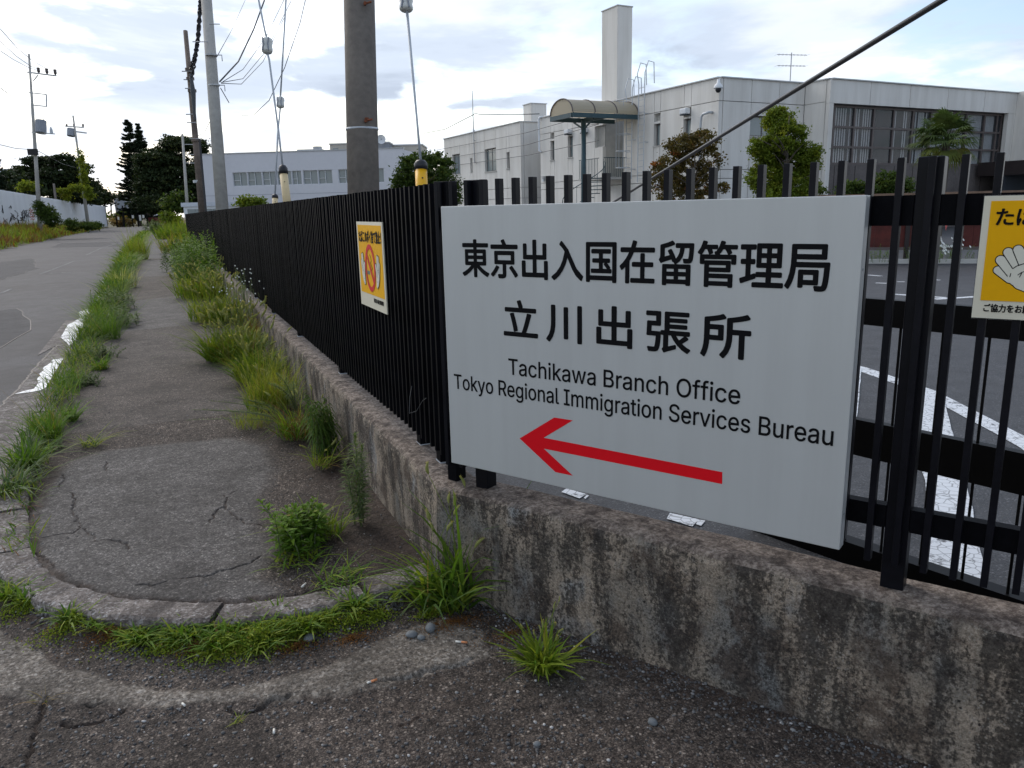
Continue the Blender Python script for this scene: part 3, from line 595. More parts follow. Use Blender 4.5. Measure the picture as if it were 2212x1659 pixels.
# outlines of the Latin letters on the office sign (closed loops, thousandths of an em) and their advances
GLY = {"B":[[60,0,60,509,241,509,266,508,289,504,310,499,329,491,345,481,359,469,371,456,381,442,388,426,394,410,397,392,398,374,397,358,395,344,392,331,387,320,380,310,373,301,365,293,356,286,347,280,336,275,326,270,315,267,315,262,327,261,339,257,351,252,363,245,374,237,385,227,394,216,402,203,409,189,414,173,417,155,418,136,417,117,413,100,408,83,400,67,390,52,377,39,362,28,344,18,324,10,301,4,275,1,247,0],[125,57,245,57,272,58,296,63,315,70,330,80,341,92,349,105,354,120,355,137,355,149,352,161,348,173,342,184,335,194,327,203,317,211,306,218,293,224,279,228,264,230,248,231,125,231],[125,285,238,285,252,286,265,288,277,291,288,296,299,302,308,309,316,317,323,326,329,337,333,348,335,359,336,372,334,388,330,403,323,417,313,429,299,439,283,446,263,450,240,452,125,452]],"I":[[31,0,31,57,118,57,118,452,31,452,31,509,269,509,269,452,183,452,183,57,269,57,269,0]],"O":[[267,-7,235,-5,205,1,177,11,150,25,126,42,105,63,86,88,70,115,57,146,48,179,42,215,40,254,42,293,48,329,57,362,70,393,86,421,105,445,126,466,150,484,177,498,205,508,235,514,267,516,299,514,329,508,357,498,384,484,408,466,429,445,448,421,464,393,477,362,486,329,491,293,493,254,491,215,486,179,477,146,464,115,448,88,429,63,408,42,384,25,357,11,329,1,299,-5],[267,53,289,54,310,59,330,66,349,76,367,89,383,105,396,123,408,144,418,168,425,194,429,223,430,254,429,286,425,314,418,341,408,365,396,386,383,404,367,420,349,433,330,443,310,450,289,454,267,456,245,454,223,450,203,443,184,433,167,420,151,404,137,385,125,364,116,340,109,314,105,285,103,254,105,223,109,194,116,168,125,144,137,123,151,105,167,89,184,76,203,66,223,59,245,54]],"R":[[60,0,60,509,236,509,264,507,290,504,313,497,333,489,351,478,367,465,380,450,390,433,399,415,405,395,408,374,409,352,408,330,405,309,399,290,390,271,380,255,367,240,351,228,333,217,312,209,289,203,264,199,236,198,125,198,125,0],[125,255,234,255,252,256,269,258,284,262,298,267,309,273,319,281,327,290,334,300,339,312,342,324,344,338,345,352,344,367,342,380,339,393,334,405,327,415,319,425,309,433,298,440,284,445,269,449,252,451,233,452,125,452],[353,0,230,229,303,229,428,0]],"S":[[224,-9,197,-8,172,-4,149,1,128,9,108,19,91,31,76,45,64,60,54,77,46,96,41,115,38,137,104,137,107,123,110,110,116,98,123,88,132,79,142,71,154,64,166,59,180,55,194,52,209,50,224,49,241,50,257,52,272,55,286,60,299,66,311,74,321,82,329,92,336,102,341,114,345,126,346,139,345,151,342,161,338,171,332,179,325,186,316,193,307,199,296,205,284,209,272,214,259,218,245,222,184,239,154,249,128,260,105,274,86,289,71,307,60,326,54,348,52,372,53,393,58,413,65,431,75,448,87,463,102,476,119,488,138,498,158,506,180,511,203,514,227,516,252,514,275,511,296,505,316,498,334,488,351,476,365,463,377,449,387,433,394,415,399,397,401,378,337,378,334,396,326,412,316,426,302,437,286,447,267,453,247,457,225,459,209,458,194,456,180,452,167,448,156,442,145,435,136,427,129,418,123,409,118,398,116,387,115,376,116,363,119,352,124,342,131,334,139,326,148,319,158,313,169,308,180,304,191,300,202,296,212,293,264,279,276,276,287,272,299,268,312,264,324,258,336,252,347,245,359,238,369,229,379,220,387,209,395,198,401,185,405,171,407,155,408,139,407,118,403,99,396,81,386,64,374,48,360,34,343,21,323,11,302,2,278,-4,252,-8]],"T":[[32,452,32,509,417,509,417,452,257,452,257,0,193,0,193,452]],"a":[[160,-9,142,-8,126,-5,110,-1,94,5,80,12,68,22,57,32,48,45,40,58,35,73,31,90,30,108,31,123,34,138,38,150,43,161,50,171,58,179,67,187,78,193,89,199,100,203,112,207,125,211,138,213,152,216,165,218,178,220,194,222,209,224,222,225,234,227,244,228,252,230,259,232,265,235,270,238,273,243,275,248,276,255,276,257,275,268,273,279,271,288,267,297,262,304,256,311,248,317,240,322,230,326,220,329,208,330,196,331,183,330,171,329,159,326,149,322,140,318,132,313,124,307,118,301,112,294,107,288,103,281,100,274,41,291,48,308,57,322,67,335,79,346,91,355,104,364,118,370,133,375,148,379,163,382,179,384,194,384,204,384,215,383,227,382,239,379,251,376,263,372,275,367,286,360,296,353,306,343,315,333,322,320,329,306,333,290,336,272,337,251,337,0,277,0,277,52,272,52,269,45,264,38,258,32,252,25,244,18,236,12,226,6,215,1,203,-3,190,-6,176,-8],[170,45,187,46,202,49,216,53,228,59,239,66,248,74,257,83,263,93,269,104,272,115,275,126,276,138,276,190,273,188,270,186,265,184,259,182,253,180,246,179,239,177,231,176,223,175,216,173,208,172,200,171,193,170,186,169,181,169,175,168,165,166,154,164,144,162,134,159,125,155,117,150,110,145,103,139,98,132,95,124,93,115,92,105,92,95,94,87,98,79,102,72,107,66,114,61,121,56,130,52,139,49,149,47,159,46]],"c":[[207,-8,182,-7,159,-2,137,6,117,16,98,30,82,46,68,64,56,85,46,108,40,133,36,159,34,187,36,216,40,243,46,268,56,291,68,312,82,330,98,346,117,360,137,371,159,378,182,383,207,384,221,384,234,383,247,380,260,377,272,373,284,368,295,362,305,356,315,349,324,341,332,332,340,322,347,312,353,301,358,289,362,277,303,262,301,269,298,276,294,283,290,289,286,295,281,301,276,306,270,311,264,315,257,319,250,322,242,325,234,327,226,329,217,329,207,330,189,329,173,325,158,319,145,310,134,300,124,287,115,274,108,258,103,242,99,224,97,206,96,187,97,169,99,151,103,134,108,117,115,102,124,89,134,76,145,66,158,57,173,51,189,48,207,46,217,47,226,48,234,49,243,52,250,54,258,58,264,62,271,66,277,71,282,76,287,82,292,89,296,95,299,102,302,110,304,117,363,102,359,90,354,78,348,67,341,56,334,46,325,37,316,29,306,21,296,15,285,9,273,4,261,-1,248,-4,235,-6,221,-8]],"e":[[212,-8,185,-7,161,-2,138,6,117,16,98,30,82,46,68,64,56,85,46,108,40,132,35,159,34,187,35,215,39,242,46,267,55,290,67,311,81,329,97,346,115,359,135,370,157,378,180,383,205,384,221,384,236,382,251,379,266,374,280,368,294,361,307,351,319,341,331,329,341,315,350,299,357,282,363,263,368,242,370,219,371,194,371,169,75,169,75,221,338,221,310,202,309,220,307,237,303,254,298,269,291,282,283,294,273,305,263,314,250,321,237,326,222,329,205,330,189,329,173,326,159,321,146,313,135,304,125,294,116,282,109,270,103,256,99,241,97,226,96,211,96,178,97,157,100,139,104,122,110,106,118,92,128,80,139,70,151,61,165,55,179,50,195,47,212,46,224,47,234,48,244,50,254,53,263,56,271,61,278,66,285,73,292,80,297,88,302,96,306,105,365,91,360,77,353,63,345,51,335,39,324,29,311,19,298,11,283,4,266,-1,249,-5,231,-7]],"f":[[228,379,228,327,6,327,6,379],[81,0,81,432,82,447,84,461,89,474,96,486,104,496,113,505,124,513,135,519,148,524,161,527,174,529,187,530,197,530,207,529,215,528,222,527,229,525,234,524,239,522,243,521,227,468,225,469,222,470,219,471,215,472,211,473,206,473,200,474,195,474,182,473,171,470,162,466,154,460,149,452,145,443,142,431,142,419,142,0]],"g":[[207,-151,187,-150,168,-148,150,-144,134,-140,119,-134,105,-127,93,-119,82,-110,73,-101,64,-91,57,-80,51,-69,101,-41,106,-47,110,-53,116,-59,122,-66,128,-72,136,-78,145,-83,154,-88,165,-92,178,-95,192,-97,207,-97,229,-96,249,-92,267,-85,282,-75,295,-62,304,-47,310,-28,311,-6,311,68,306,68,302,62,298,56,293,49,287,41,280,34,272,28,263,21,252,16,241,11,227,8,212,5,195,5,173,6,152,10,132,17,113,27,95,39,80,53,67,71,55,90,46,112,39,136,35,163,34,191,35,220,39,246,46,271,55,293,66,314,80,332,95,347,112,361,131,371,152,378,173,383,196,384,213,384,228,382,242,378,253,373,264,367,273,360,281,353,288,346,294,338,299,331,304,325,308,319,313,319,313,379,372,379,372,-9,371,-32,367,-54,360,-73,350,-90,338,-104,324,-117,308,-127,291,-136,271,-142,251,-147,229,-150],[205,59,222,60,237,63,251,68,264,75,275,84,285,95,293,107,300,121,305,137,309,154,312,172,312,193,312,212,309,231,305,248,300,264,293,278,285,291,275,303,264,312,251,320,237,325,222,329,205,330,188,329,172,325,158,320,145,312,134,302,124,290,115,277,109,262,103,246,99,229,97,212,96,193,97,173,99,155,103,138,109,123,116,108,124,96,134,85,145,76,158,68,172,63,188,60]],"h":[[114,227,114,0,53,0,53,509,114,509,114,287,102,287,112,312,124,332,137,349,152,362,169,372,187,379,207,383,227,384,246,383,264,380,280,376,295,369,309,360,321,349,332,336,341,321,348,304,353,285,356,264,357,240,357,0,296,0,296,235,295,256,290,275,283,291,273,304,260,315,246,323,229,328,210,329,197,328,184,326,172,322,161,317,150,311,141,303,133,293,126,283,121,271,117,257,114,243]],"i":[[53,0,53,379,114,379,114,0],[84,443,75,444,67,446,60,449,54,455,48,461,44,468,42,475,41,483,42,491,44,499,48,506,54,512,60,517,67,521,75,523,84,524,92,523,100,521,107,517,114,512,119,506,123,499,126,491,126,483,126,475,123,468,119,461,114,455,107,449,100,446,92,444]],"k":[[110,137,110,212,121,212,284,379,360,379,184,199,177,199],[53,0,53,509,114,509,114,0],[294,0,148,186,191,229,372,0]],"l":[[139,-2,119,-1,101,3,86,10,74,20,65,33,58,47,54,65,53,84,53,509,114,509,114,99,114,87,115,77,117,68,120,62,124,58,130,54,137,53,146,52,150,52,154,52,158,52,160,53,163,53,165,53,167,54,170,54,181,3,176,2,172,1,167,0,162,-1,156,-2,151,-2,145,-2]],"m":[[53,0,53,379,112,379,112,295,108,295,112,310,118,323,125,335,132,346,141,355,151,363,161,370,172,376,183,380,195,384,207,386,219,386,239,385,257,380,273,372,287,361,299,347,309,331,316,314,321,295,312,295,317,308,322,321,329,332,337,343,347,353,357,361,368,369,381,375,394,380,407,383,422,385,437,386,453,385,468,383,483,378,497,372,510,364,522,354,532,342,541,328,548,313,553,296,556,276,557,255,557,0,496,0,496,254,494,273,490,289,483,302,473,313,460,321,447,326,433,329,419,330,406,330,395,328,384,324,374,320,365,314,358,307,351,299,345,290,341,280,338,270,336,259,335,247,335,0,274,0,274,260,273,275,269,288,262,301,253,311,242,320,229,326,215,329,199,330,188,330,178,328,168,325,158,320,148,314,140,307,132,299,126,289,121,278,117,266,114,253,114,238,114,0]],"n":[[114,227,114,0,53,0,53,379,112,379,112,287,102,287,112,312,124,332,137,349,152,362,169,372,187,379,207,383,227,384,246,383,264,380,280,376,295,369,309,360,321,349,332,336,341,321,348,304,353,285,356,264,357,240,357,0,296,0,296,235,295,256,290,275,283,291,273,304,260,315,246,323,229,328,210,329,197,328,184,326,172,322,161,317,150,311,141,303,133,293,126,283,121,271,117,257,114,243]],"o":[[207,-8,182,-7,159,-2,137,6,117,16,98,30,82,46,68,64,56,85,46,108,40,133,36,159,34,187,36,216,40,243,46,268,56,291,68,312,82,330,98,346,117,360,137,371,159,378,182,383,207,384,233,383,256,378,278,371,299,360,317,346,333,330,347,312,359,291,369,268,376,243,380,216,381,187,380,159,376,133,369,108,359,85,347,64,333,46,317,30,299,16,278,6,256,-2,233,-7],[207,46,226,48,242,51,257,57,270,66,282,76,292,89,300,102,307,117,312,134,316,151,318,169,319,187,318,206,316,224,312,242,307,258,300,274,292,287,282,300,270,310,257,319,242,325,226,329,207,330,189,329,173,325,158,319,145,310,134,300,124,287,115,274,108,258,103,242,99,224,97,206,96,187,97,169,99,151,103,134,108,117,115,102,124,89,134,76,145,66,158,57,173,51,189,48]],"r":[[53,0,53,379,112,379,112,321,115,321,122,335,130,347,140,358,152,367,166,375,181,380,196,384,213,385,217,385,221,385,225,385,229,384,243,384,243,322,242,323,239,323,235,324,230,324,224,325,219,325,213,326,207,326,194,325,182,323,170,319,159,315,149,309,140,301,132,293,126,284,121,273,117,262,114,250,114,237,114,0]],"s":[[182,-8,163,-7,145,-5,128,-2,112,3,98,10,84,18,72,27,62,38,53,50,45,63,40,78,36,94,94,107,99,92,105,79,114,69,124,60,136,54,150,49,165,46,181,45,200,46,217,50,232,55,244,62,255,71,262,81,267,91,268,103,267,112,265,121,260,129,254,136,246,142,237,147,225,151,212,155,149,170,125,177,104,186,87,196,72,208,61,222,53,237,48,255,47,274,48,290,51,305,57,319,65,332,75,343,87,354,100,363,115,370,131,377,149,381,167,384,187,384,206,384,223,381,239,378,254,372,267,366,279,358,290,349,299,339,307,328,314,316,319,303,324,290,268,277,264,288,258,298,251,307,243,316,232,323,219,328,205,331,187,333,171,332,156,329,143,324,131,317,121,308,114,299,110,289,109,277,110,267,112,258,117,250,124,243,133,237,144,232,157,227,172,223,229,209,254,202,275,194,292,183,306,171,317,158,325,142,330,125,331,107,330,90,326,75,321,61,312,47,302,35,290,24,276,15,260,6,242,0,223,-5,203,-7]],"t":[[204,379,204,327,6,327,6,379],[65,471,126,471,126,98,127,86,128,76,132,68,136,61,142,56,150,53,159,51,170,50,173,50,177,50,181,51,185,51,190,52,194,52,198,53,202,54,213,2,208,0,203,-1,198,-2,192,-3,186,-3,180,-4,174,-4,168,-4,145,-3,125,2,107,10,92,21,80,35,72,52,67,71,65,93]],"u":[[182,-5,164,-4,146,-1,130,4,115,11,101,20,89,31,78,44,69,59,62,76,57,95,54,116,53,139,53,379,114,379,114,144,115,123,119,105,127,89,137,75,150,64,164,56,181,52,200,50,213,51,226,53,238,57,249,62,259,69,268,77,276,86,283,97,289,109,293,122,295,137,296,153,296,379,357,379,357,0,298,0,298,92,307,92,297,67,286,47,272,30,257,17,240,7,222,0,203,-4]],"v":[[163,0,17,379,84,379,165,155,171,138,177,121,182,104,187,87,191,70,196,53,201,37,206,21,184,21,189,37,194,53,198,70,203,87,207,104,213,121,218,138,224,155,305,379,371,379,226,0]],"w":[[138,0,23,379,87,379,170,55,252,379,316,379,397,55,480,379,545,379,429,0,368,0,284,320,199,0]],"y":[[47,-139,61,-86,71,-87,80,-89,88,-90,96,-90,104,-89,111,-87,118,-84,124,-80,130,-74,136,-67,141,-58,146,-48,151,-36,163,-1,17,379,84,379,165,155,171,138,177,121,182,104,187,87,191,70,196,53,201,37,206,21,184,21,188,37,193,53,198,70,202,87,207,104,212,121,218,138,224,155,305,379,371,379,204,-58,198,-72,191,-85,184,-97,177,-107,168,-116,159,-124,150,-130,139,-136,128,-140,117,-143,104,-145,91,-145,84,-145,77,-145,71,-144,65,-143,59,-142,54,-141,51,-140]]}
ADV = {"B":456,"I":300,"O":533,"R":449,"S":447,"T":449,"a":389,"c":396,"e":404,"f":254,"g":425,"h":410,"i":167,"k":381,"l":189,"m":610,"n":410,"o":415,"r":259,"s":365,"t":227,"u":410,"v":389,"w":567,"y":389," ":188}
# ------------------------------------------------------------ stained retaining wall
t = NT('wall_concrete')
v1 = t.vec((9, 9, 1.2)); v2 = t.vec((1, 1, 1))
st = t.noise(1.0, 10, 0.72, v1, 0.3); md = t.noise(5.5, 10, 0.74, v2, 0.2); fn = t.noise(70, 4, 0.7); blot = t.noise(2.1, 5, 0.6, t.vec((1, 1, 1), (4, 2, 7)))
base = t.ramp(t.noise(4.0, 5, 0.6, t.vec((1, 1, .7), (9, 1, 2))), [(0.34, (0.15, 0.15, 0.145)), (0.46, (0.20, 0.172, 0.140)), (0.56, (0.30, 0.245, 0.19)), (0.66, (0.22, 0.22, 0.215))])
brown = t.mix(t.ramp(md, [(0.49, 0.0), (0.57, 0.80)]), base, (0.062, 0.044, 0.034))
dm = t.math('ADD', t.math('MULTIPLY', st, 0.55), t.math('ADD', t.math('MULTIPLY', blot, 0.34), t.math('MULTIPLY', fn, 0.42)))
dark = t.ramp(dm, [(0.642, 0.0), (0.700, 0.82)])
c = t.mix(dark, brown, t.ramp(t.noise(38, 5, 0.7), [(0.40, (0.014, 0.012, 0.011)), (0.62, (0.050, 0.043, 0.038))]))
c = t.mix(1.0, c, t.ramp(t.noise(120, 4, 0.75), [(0.36, (0.55, 0.54, 0.53)), (0.64, (1.45, 1.45, 1.45))]), 'MULTIPLY')
sp = t.vor(75, out='Distance'); spn = t.math('MULTIPLY', t.ramp(sp, [(0.16, 1.0), (0.30, 0.0)]), t.ramp(t.noise(6, 4), [(0.5, 0.0), (0.62, 0.7)]))
c = t.mix(spn, c, (0.26, 0.24, 0.21))
ps = t.vor(34, out='Distance'); c = t.mix(t.math('MULTIPLY', t.ramp(ps, [(0.10, 1.0), (0.16, 0.0)]), t.ramp(t.noise(3.1, 3), [(0.50, 0.0), (0.56, 0.9)])), c, (0.015, 0.013, 0.012))
pale = t.ramp(t.noise(2.6, 7, 0.7, t.vec((1.6, 1.6, .8), (2, 8, 5))), [(0.60, 0.0), (0.72, 0.55)]); c = t.mix(pale, c, (0.25, 0.25, 0.235))
geo = t.n('ShaderNodeNewGeometry'); sn = t.n('ShaderNodeSeparateXYZ'); t.lk(geo.outputs['Normal'], sn.inputs[0])
topc = t.mix(t.ramp(t.noise(16, 10, 0.78), [(0.42, 0.0), (0.60, 1.0)]), t.mix(t.ramp(t.noise(70, 6, 0.75), [(0.42, 0.0), (0.58, 1.0)]), (0.36, 0.30, 0.25), (0.14, 0.105, 0.085)), (0.045, 0.032, 0.026))
c = t.mix(t.ramp(sn.outputs[2], [(0.35, 0.0), (0.8, 0.85)]), c, topc)
t.bump(t.mix(0.5, t.noise(45, 6, 0.7), t.noise(180, 3, 0.7)), 0.7, 0.008)
M['wall_concrete'] = t.set(col=c, rough=0.9, spec=0.25)

def wallsec(name, A, B, thick, z0, z1, step, parent, back=1.0):
    """wall section from A to B (front face line), body behind it to the right hand side"""
    A = Vector((*A, 0)); B = Vector((*B, 0)); d = (B-A).normalized(); n = Vector((-d.y, d.x, 0))*back; L = (B-A).length
    prof = [(0.0, z0+(z1-0.03-z0)*i/14) for i in range(15)] + [(0.004, z1-0.014), (0.013, z1-0.004), (0.028, z1)] + [(0.028+(thick-0.05)*i/6, z1+0.001) for i in range(1, 7)] + [(thick-.006, z1-.005), (thick, z1-.02), (thick, z0)]
    k = max(2, int(L/step)); mb = MB(); rows = []
    for i in range(k+1):
        p = A+d*(L*i/k); r = []
        for j, (o_, z) in enumerate(prof):
            q = p+n*o_+Vector((0, 0, z)); s_ = 1.0 if 0 < j < 26 else 0.2
            e = noise.noise(q*3.0)*0.006+noise.noise(q*14)*0.0032+noise.noise(q*45)*0.0018
            edge = 1.8 if 13 <= j <= 18 else 1.0
            nn = Vector((0, 0, 1)) if j >= 17 and j < 24 else (-n if j < 15 else (-n+Vector((0, 0, 1))).normalized())
            q = q+nn*e*s_*edge; r.append(q-A)
        rows.append(r)
    for a, b in zip(rows, rows[1:]):
        for j in range(len(prof)-1): mb.quad(a[j], a[j+1], b[j+1], b[j]) if back < 0 else mb.quad(a[j], b[j], b[j+1], a[j+1])
    mb.poly(rows[0] if back < 0 else rows[0][::-1]); mb.poly(rows[-1][::-1] if back < 0 else rows[-1])
    o = mb.build(name, 'wall_concrete', parent, smooth=True); o.location = A; return o
U2 = Vector((0.5, -math.sqrt(3)/2, 0)); N2 = Vector((math.sqrt(3)/2, 0.5, 0))     # along the sign fence (towards the right) and behind it
def F2(d, n): p = U2*(-d)+N2*n; return (p.x, p.y)
wall = thing('retaining_wall', 'low stained concrete wall carrying the black fences along the pavement and round the corner', 'wall', (0.9, 2.9, 0))
wall_parts = []
def wsec(A, B, step, back): o = wallsec('wall_section', A, B, 0.19, -0.30, 0.40, step, None, back); o.parent = wall; o.location = Vector(o.location)-Vector((0.9, 2.9, 0)); return o
wsec((0.90, 2.873), F2(-2.6, 2.215), 0.014, 1.0)
ys = [2.876, 5.05, 9.05, 14.0, 20.0, 30.0, 42.3]
for i, (a, b) in enumerate(zip(ys, ys[1:])): wsec((0.90+0.004*(i % 2), a+0.004), (0.90+0.004*(i % 2), b-0.004), 0.02 if b < 10 else 0.15, -1.0)

# ------------------------------------------------------------ fence along the pavement
f1 = thing('slatted_fence', 'long black metal fence of close upright slats running away along the pavement', 'fence', (0.978, 3.0, 0.40))
mb = MB().box((0, 0, 0), (0.030, 0.0175, 1.13)); sl = mb.build('slat', 'black_metal', f1, bevel=0.0); sl.location = (0, 0.02, 0.075)
P1 = 0.0696; far = MB(); n_sl = int((42.2-3.02)/P1)
for k in range(1, n_sl):
    if k < 300:
        o = share(sl, (random.uniform(-.0015, .0015), 0.02+k*P1+random.uniform(-.001, .001), 0.075+random.uniform(-.0015, .0015)), f1); o.rotation_euler = (random.gauss(0, .0012), random.gauss(0, .0012), random.gauss(0, .02))
    else: far.box((0, 0.02+k*P1, 0.075), (0.03, 0.0375+k*P1, 1.205))
o = far.build('slat', 'black_metal', f1); o['kind'] = 'stuff'
for z in (0.20, 0.62, 1.04): MB().box((0.031, 0.16, z), (0.066, 39.2, z+0.06)).build('rail', 'black_metal', f1)
pm = MB().box((0, 0, -0.01), (0.06, 0.06, 1.20)).build('post', 'black_metal', f1, bevel=0.003); pm.location = (0.031, 0.13, 0)
ft = MB().box((-0.002, -0.002, -0.008), (0.062, 0.062, 0.006)).build('post_foot', 'galv', f1); ft.location = (0.031, 0.13, 0)
for k in range(1, 21):
    y = 0.43+1.88*(k-1); share(pm, (0.031, y, 0), f1); share(ft, (0.031, y, 0), f1)
# hooked wire ends near the corner
MB().tube([(0.0, 0.42, 0.30), (-0.03, 0.36, 0.26), (-0.05, 0.31, 0.20), (-0.03, 0.26, 0.22), (-0.01, 0.23, 0.27), (0, 0.2, 0.29)], 0.0012, 5).build('tie_wire', 'wire', f1)

# ------------------------------------------------------------ fence behind the office sign
O2 = F2(2.05, 2.27)
f2 = thing('open_bar_fence', 'black metal fence of spaced upright bars on the stained wall behind the grey office sign', 'fence', (O2[0], O2[1], 0.40), R(-60))
X2 = lambda d: 2.05-d
bw = 0.0175
bm = MB().box((0, 0, 0), (bw, 0.030, 1.129)).build('bar', 'bar_metal', f2, bevel=0.0012)
ds = [0.400+0.0731*k for k in range(-20, 23)]
bs = MB().box((0, 0, 0), (bw, 0.030, 1.082)).build('bar', 'bar_metal', f2, bevel=0.0012); first_s = True
for k, d in enumerate(ds):
    if 0.47 < d < 1.93:
        loc = (X2(d)-bw, 0, 0.125)
        if first_s: bs.location = loc; first_s = False
        else: share(bs, loc, f2)
        continue
    loc = (X2(d)-bw, 0, 0.078)
    if k == 0: bm.location = loc
    else: share(bm, loc, f2)
posts = [(-1.147-0.06+0.06, ), (0.374,), (1.895,)]
pm = MB().box((0, 0, -0.01), (0.062, 0.06, 1.208)).build('post', 'bar_metal', f2, bevel=0.003); pm.location = (X2(0.374), 0.031, 0)
share(pm, (X2(1.895), 0.031, 0), f2); share(pm, (X2(-1.147), 0.031, 0), f2)
e = MB().box((0, 0, -0.01), (0.05, 0.06, 1.208)).build('post', 'black_metal', f2, bevel=0.003); e.location = (X2(2.045), 0.031, 0)
for z0, z1 in ((0.178, 0.246), (1.033, 1.112)):
    for xa, xb in ((X2(1.995), X2(1.895)), (X2(1.833), X2(0.374)), (X2(0.312), X2(-1.147)), (X2(-1.209), X2(-1.6))):
        MB().box((xa+.001, 0.0315, z0), (xb-.001, 0.066, z1)).build('rail', 'black_metal', f2)

# ------------------------------------------------------------ sliding gate standing in the lot behind the fence
G0 = Vector((2.515, 2.078, 0)); gt = thing('folding_gate', 'black steel gate of thin rods and deep rails standing open behind the bar fence', 'gate', G0, R(-75.85))
for z0, z1, dp in ((-0.0, 0.10, 0.07), (0.485, 0.635, 0.04), (1.023, 1.127, 0.04)):
    MB().box((-0.55, 0, z0), (2.4, dp, z1)).build('rail', 'gate_metal', gt)
rod = MB().tube([(0, 0, 0.09), (0, 0, 1.03)], 0.0055, 8).build('rod', 'gate_metal', gt); rod.location = (0.005, 0.02, 0)
for k in range(-3, 16):
    if k: share(rod, (0.005+0.1555*k, 0.02, 0), gt)
MB().box((-0.60, 0, 0.0), (-0.551, 0.07, 1.20)).build('stile', 'gate_metal', gt)

# ------------------------------------------------------------ lettering
def flat_text(body, space=1.0, size=1.0):
    cu = bpy.data.curves.new('txt', 'FONT'); cu.body = body; cu.space_character = space; cu.resolution_u = 4
    o = bpy.data.objects.new('txt', cu); COL.objects.link(o); dg = bpy.context.evaluated_depsgraph_get()
    me = bpy.data.meshes.new_from_object(o.evaluated_get(dg)); v = [(p.co.x, p.co.y) for p in me.vertices]; f = [tuple(p.vertices) for p in me.polygons]
    bpy.data.objects.remove(o); bpy.data.curves.remove(cu); bpy.data.meshes.remove(me); return v, f
def glyph_text(body):
    from mathutils.geometry import tessellate_polygon
    x = 0; v = []; f = []
    for ch in body:
        loops = []
        for L in GLY.get(ch, []):
            P = []
            for i in range(len(L)//2):
                q = (L[2*i]/1000, L[2*i+1]/1000)
                if not P or abs(P[-1][0]-q[0])+abs(P[-1][1]-q[1]) > 0.0015: P.append(q)
            ar_ = sum(P[i][0]*P[(i+1) % len(P)][1]-P[(i+1) % len(P)][0]*P[i][1] for i in range(len(P))); loops.append((ar_, P))
        outs = [P for a_, P in loops if a_ < 0]; holes = [P for a_, P in loops if a_ > 0]
        for P in outs:
            inside = [h_ for h_ in holes if inpoly(np.array([h_[0][0]]), np.array([h_[0][1]]), P)[0]]
            polys = [[Vector((a_, b_, 0)) for a_, b_ in Q] for Q in [P]+inside]; flat = [p_ for Q in polys for p_ in Q]; n = len(v)
            v += [(p_.x+x, p_.y) for p_ in flat]; f += [tuple(n+i for i in tri) for tri in tessellate_polygon(polys)]
        x += ADV.get(ch, 188)/1000
    return v, f
def place_text(name, vf, rect, parent, y, mat='letter_black', bold=0.0, label=None):
    """fit flat lettering into rect (x0, z0, x1, z1) on a board whose front faces -Y; bold by laying shifted sheets in front"""
    v, f = vf; xs = [p[0] for p in v]; zs_ = [p[1] for p in v]; x0, x1, z0, z1 = min(xs), max(xs), min(zs_), max(zs_)
    sx = (rect[2]-rect[0]-2*bold)/(x1-x0); sz = (rect[3]-rect[1]-2*bold)/(z1-z0); mb = MB()
    offs = [(0, 0)] + ([(bold*math.cos(a*math.pi/4), bold*math.sin(a*math.pi/4)) for a in range(8)] if bold else [])
    for k, (ox, oz) in enumerate(offs):
        n = len(mb.v); mb.v += [(rect[0]+bold+(px-x0)*sx+ox, y-0.00012*k, rect[1]+bold+(pz-z0)*sz+oz) for px, pz in v]
        mb.f += [tuple(n+i for i in q) for q in f]; mb.t += [0.5]*len(f)
    o = mb.build(name, mat, parent); 
    if label: o['label'] = label
    return o

OS = F2(1.951, 2.22)
sg = thing('office_sign', 'big silver-grey board with black Japanese and English lettering and a red arrow', 'sign', (OS[0], OS[1], 0), R(-60))
MB().box((0, 0.0, 0.5135), (1.477, 0.045, 1.5145)).build('board', 'sign_silver', sg, bevel=0.0025)
for x in (1.4775,):
    for z in (0.62, 1.32): MB().tube([(x, 0.02, z), (x+0.0015, 0.02, z)], 0.004, 8).build('rivet', 'steel', sg)
place_text('lettering', flat_text('東京出入国在留管理局'), (0.095, 1.2575, 1.3985, 1.3965), sg, -0.0006, bold=0.0028, label='upper row of black Japanese characters')
place_text('lettering', flat_text('立川出張所', 1.33), (0.280, 1.044, 1.190, 1.184), sg, -0.0006, bold=0.0030, label='second row of widely spaced black Japanese characters')
def latin(body, x0, x1, base, cap):
    v, f = glyph_text(body); cz = 0.0
    ymax = max(p[1] for p in v); ymin = min(p[1] for p in v); capem = max(L[i] for L in GLY['T'] for i in range(1, len(L), 2))/1000
    k = cap/capem; return (v, f), (x0, base+ymin*k, x1, base+ymax*k)
vf, rc = latin('Tachikawa Branch Office', 0.2973, 1.1653, 0.908, 0.060); place_text('lettering', vf, rc, sg, -0.0006, bold=0.0007, label='upper English line')
vf, rc = latin('Tokyo Regional Immigration Services Bureau', 0.0326, 1.4385, 0.8235, 0.058); place_text('lettering', vf, rc, sg, -0.0006, bold=0.0007, label='lower English line')
ar = [(0.3409, 0.6695), (0.4953, 0.7721), (0.5729, 0.7726), (0.449, 0.6895), (1.1190, 0.6850), (1.1200, 0.6457), (0.449, 0.6480), (0.5718, 0.5681), (0.4977, 0.5677)]
mb = MB(); n = [(x, -0.0006, z) for x, z in ar]
mb.poly([n[0], n[1], n[2], n[3]]); mb.poly([n[0], n[3], n[6], n[7], n[8]]); mb.poly([n[3], n[4], n[5], n[6]]); mb.f = [q[::-1] for q in mb.f]
mb.build('arrow', 'arrow_red', sg)

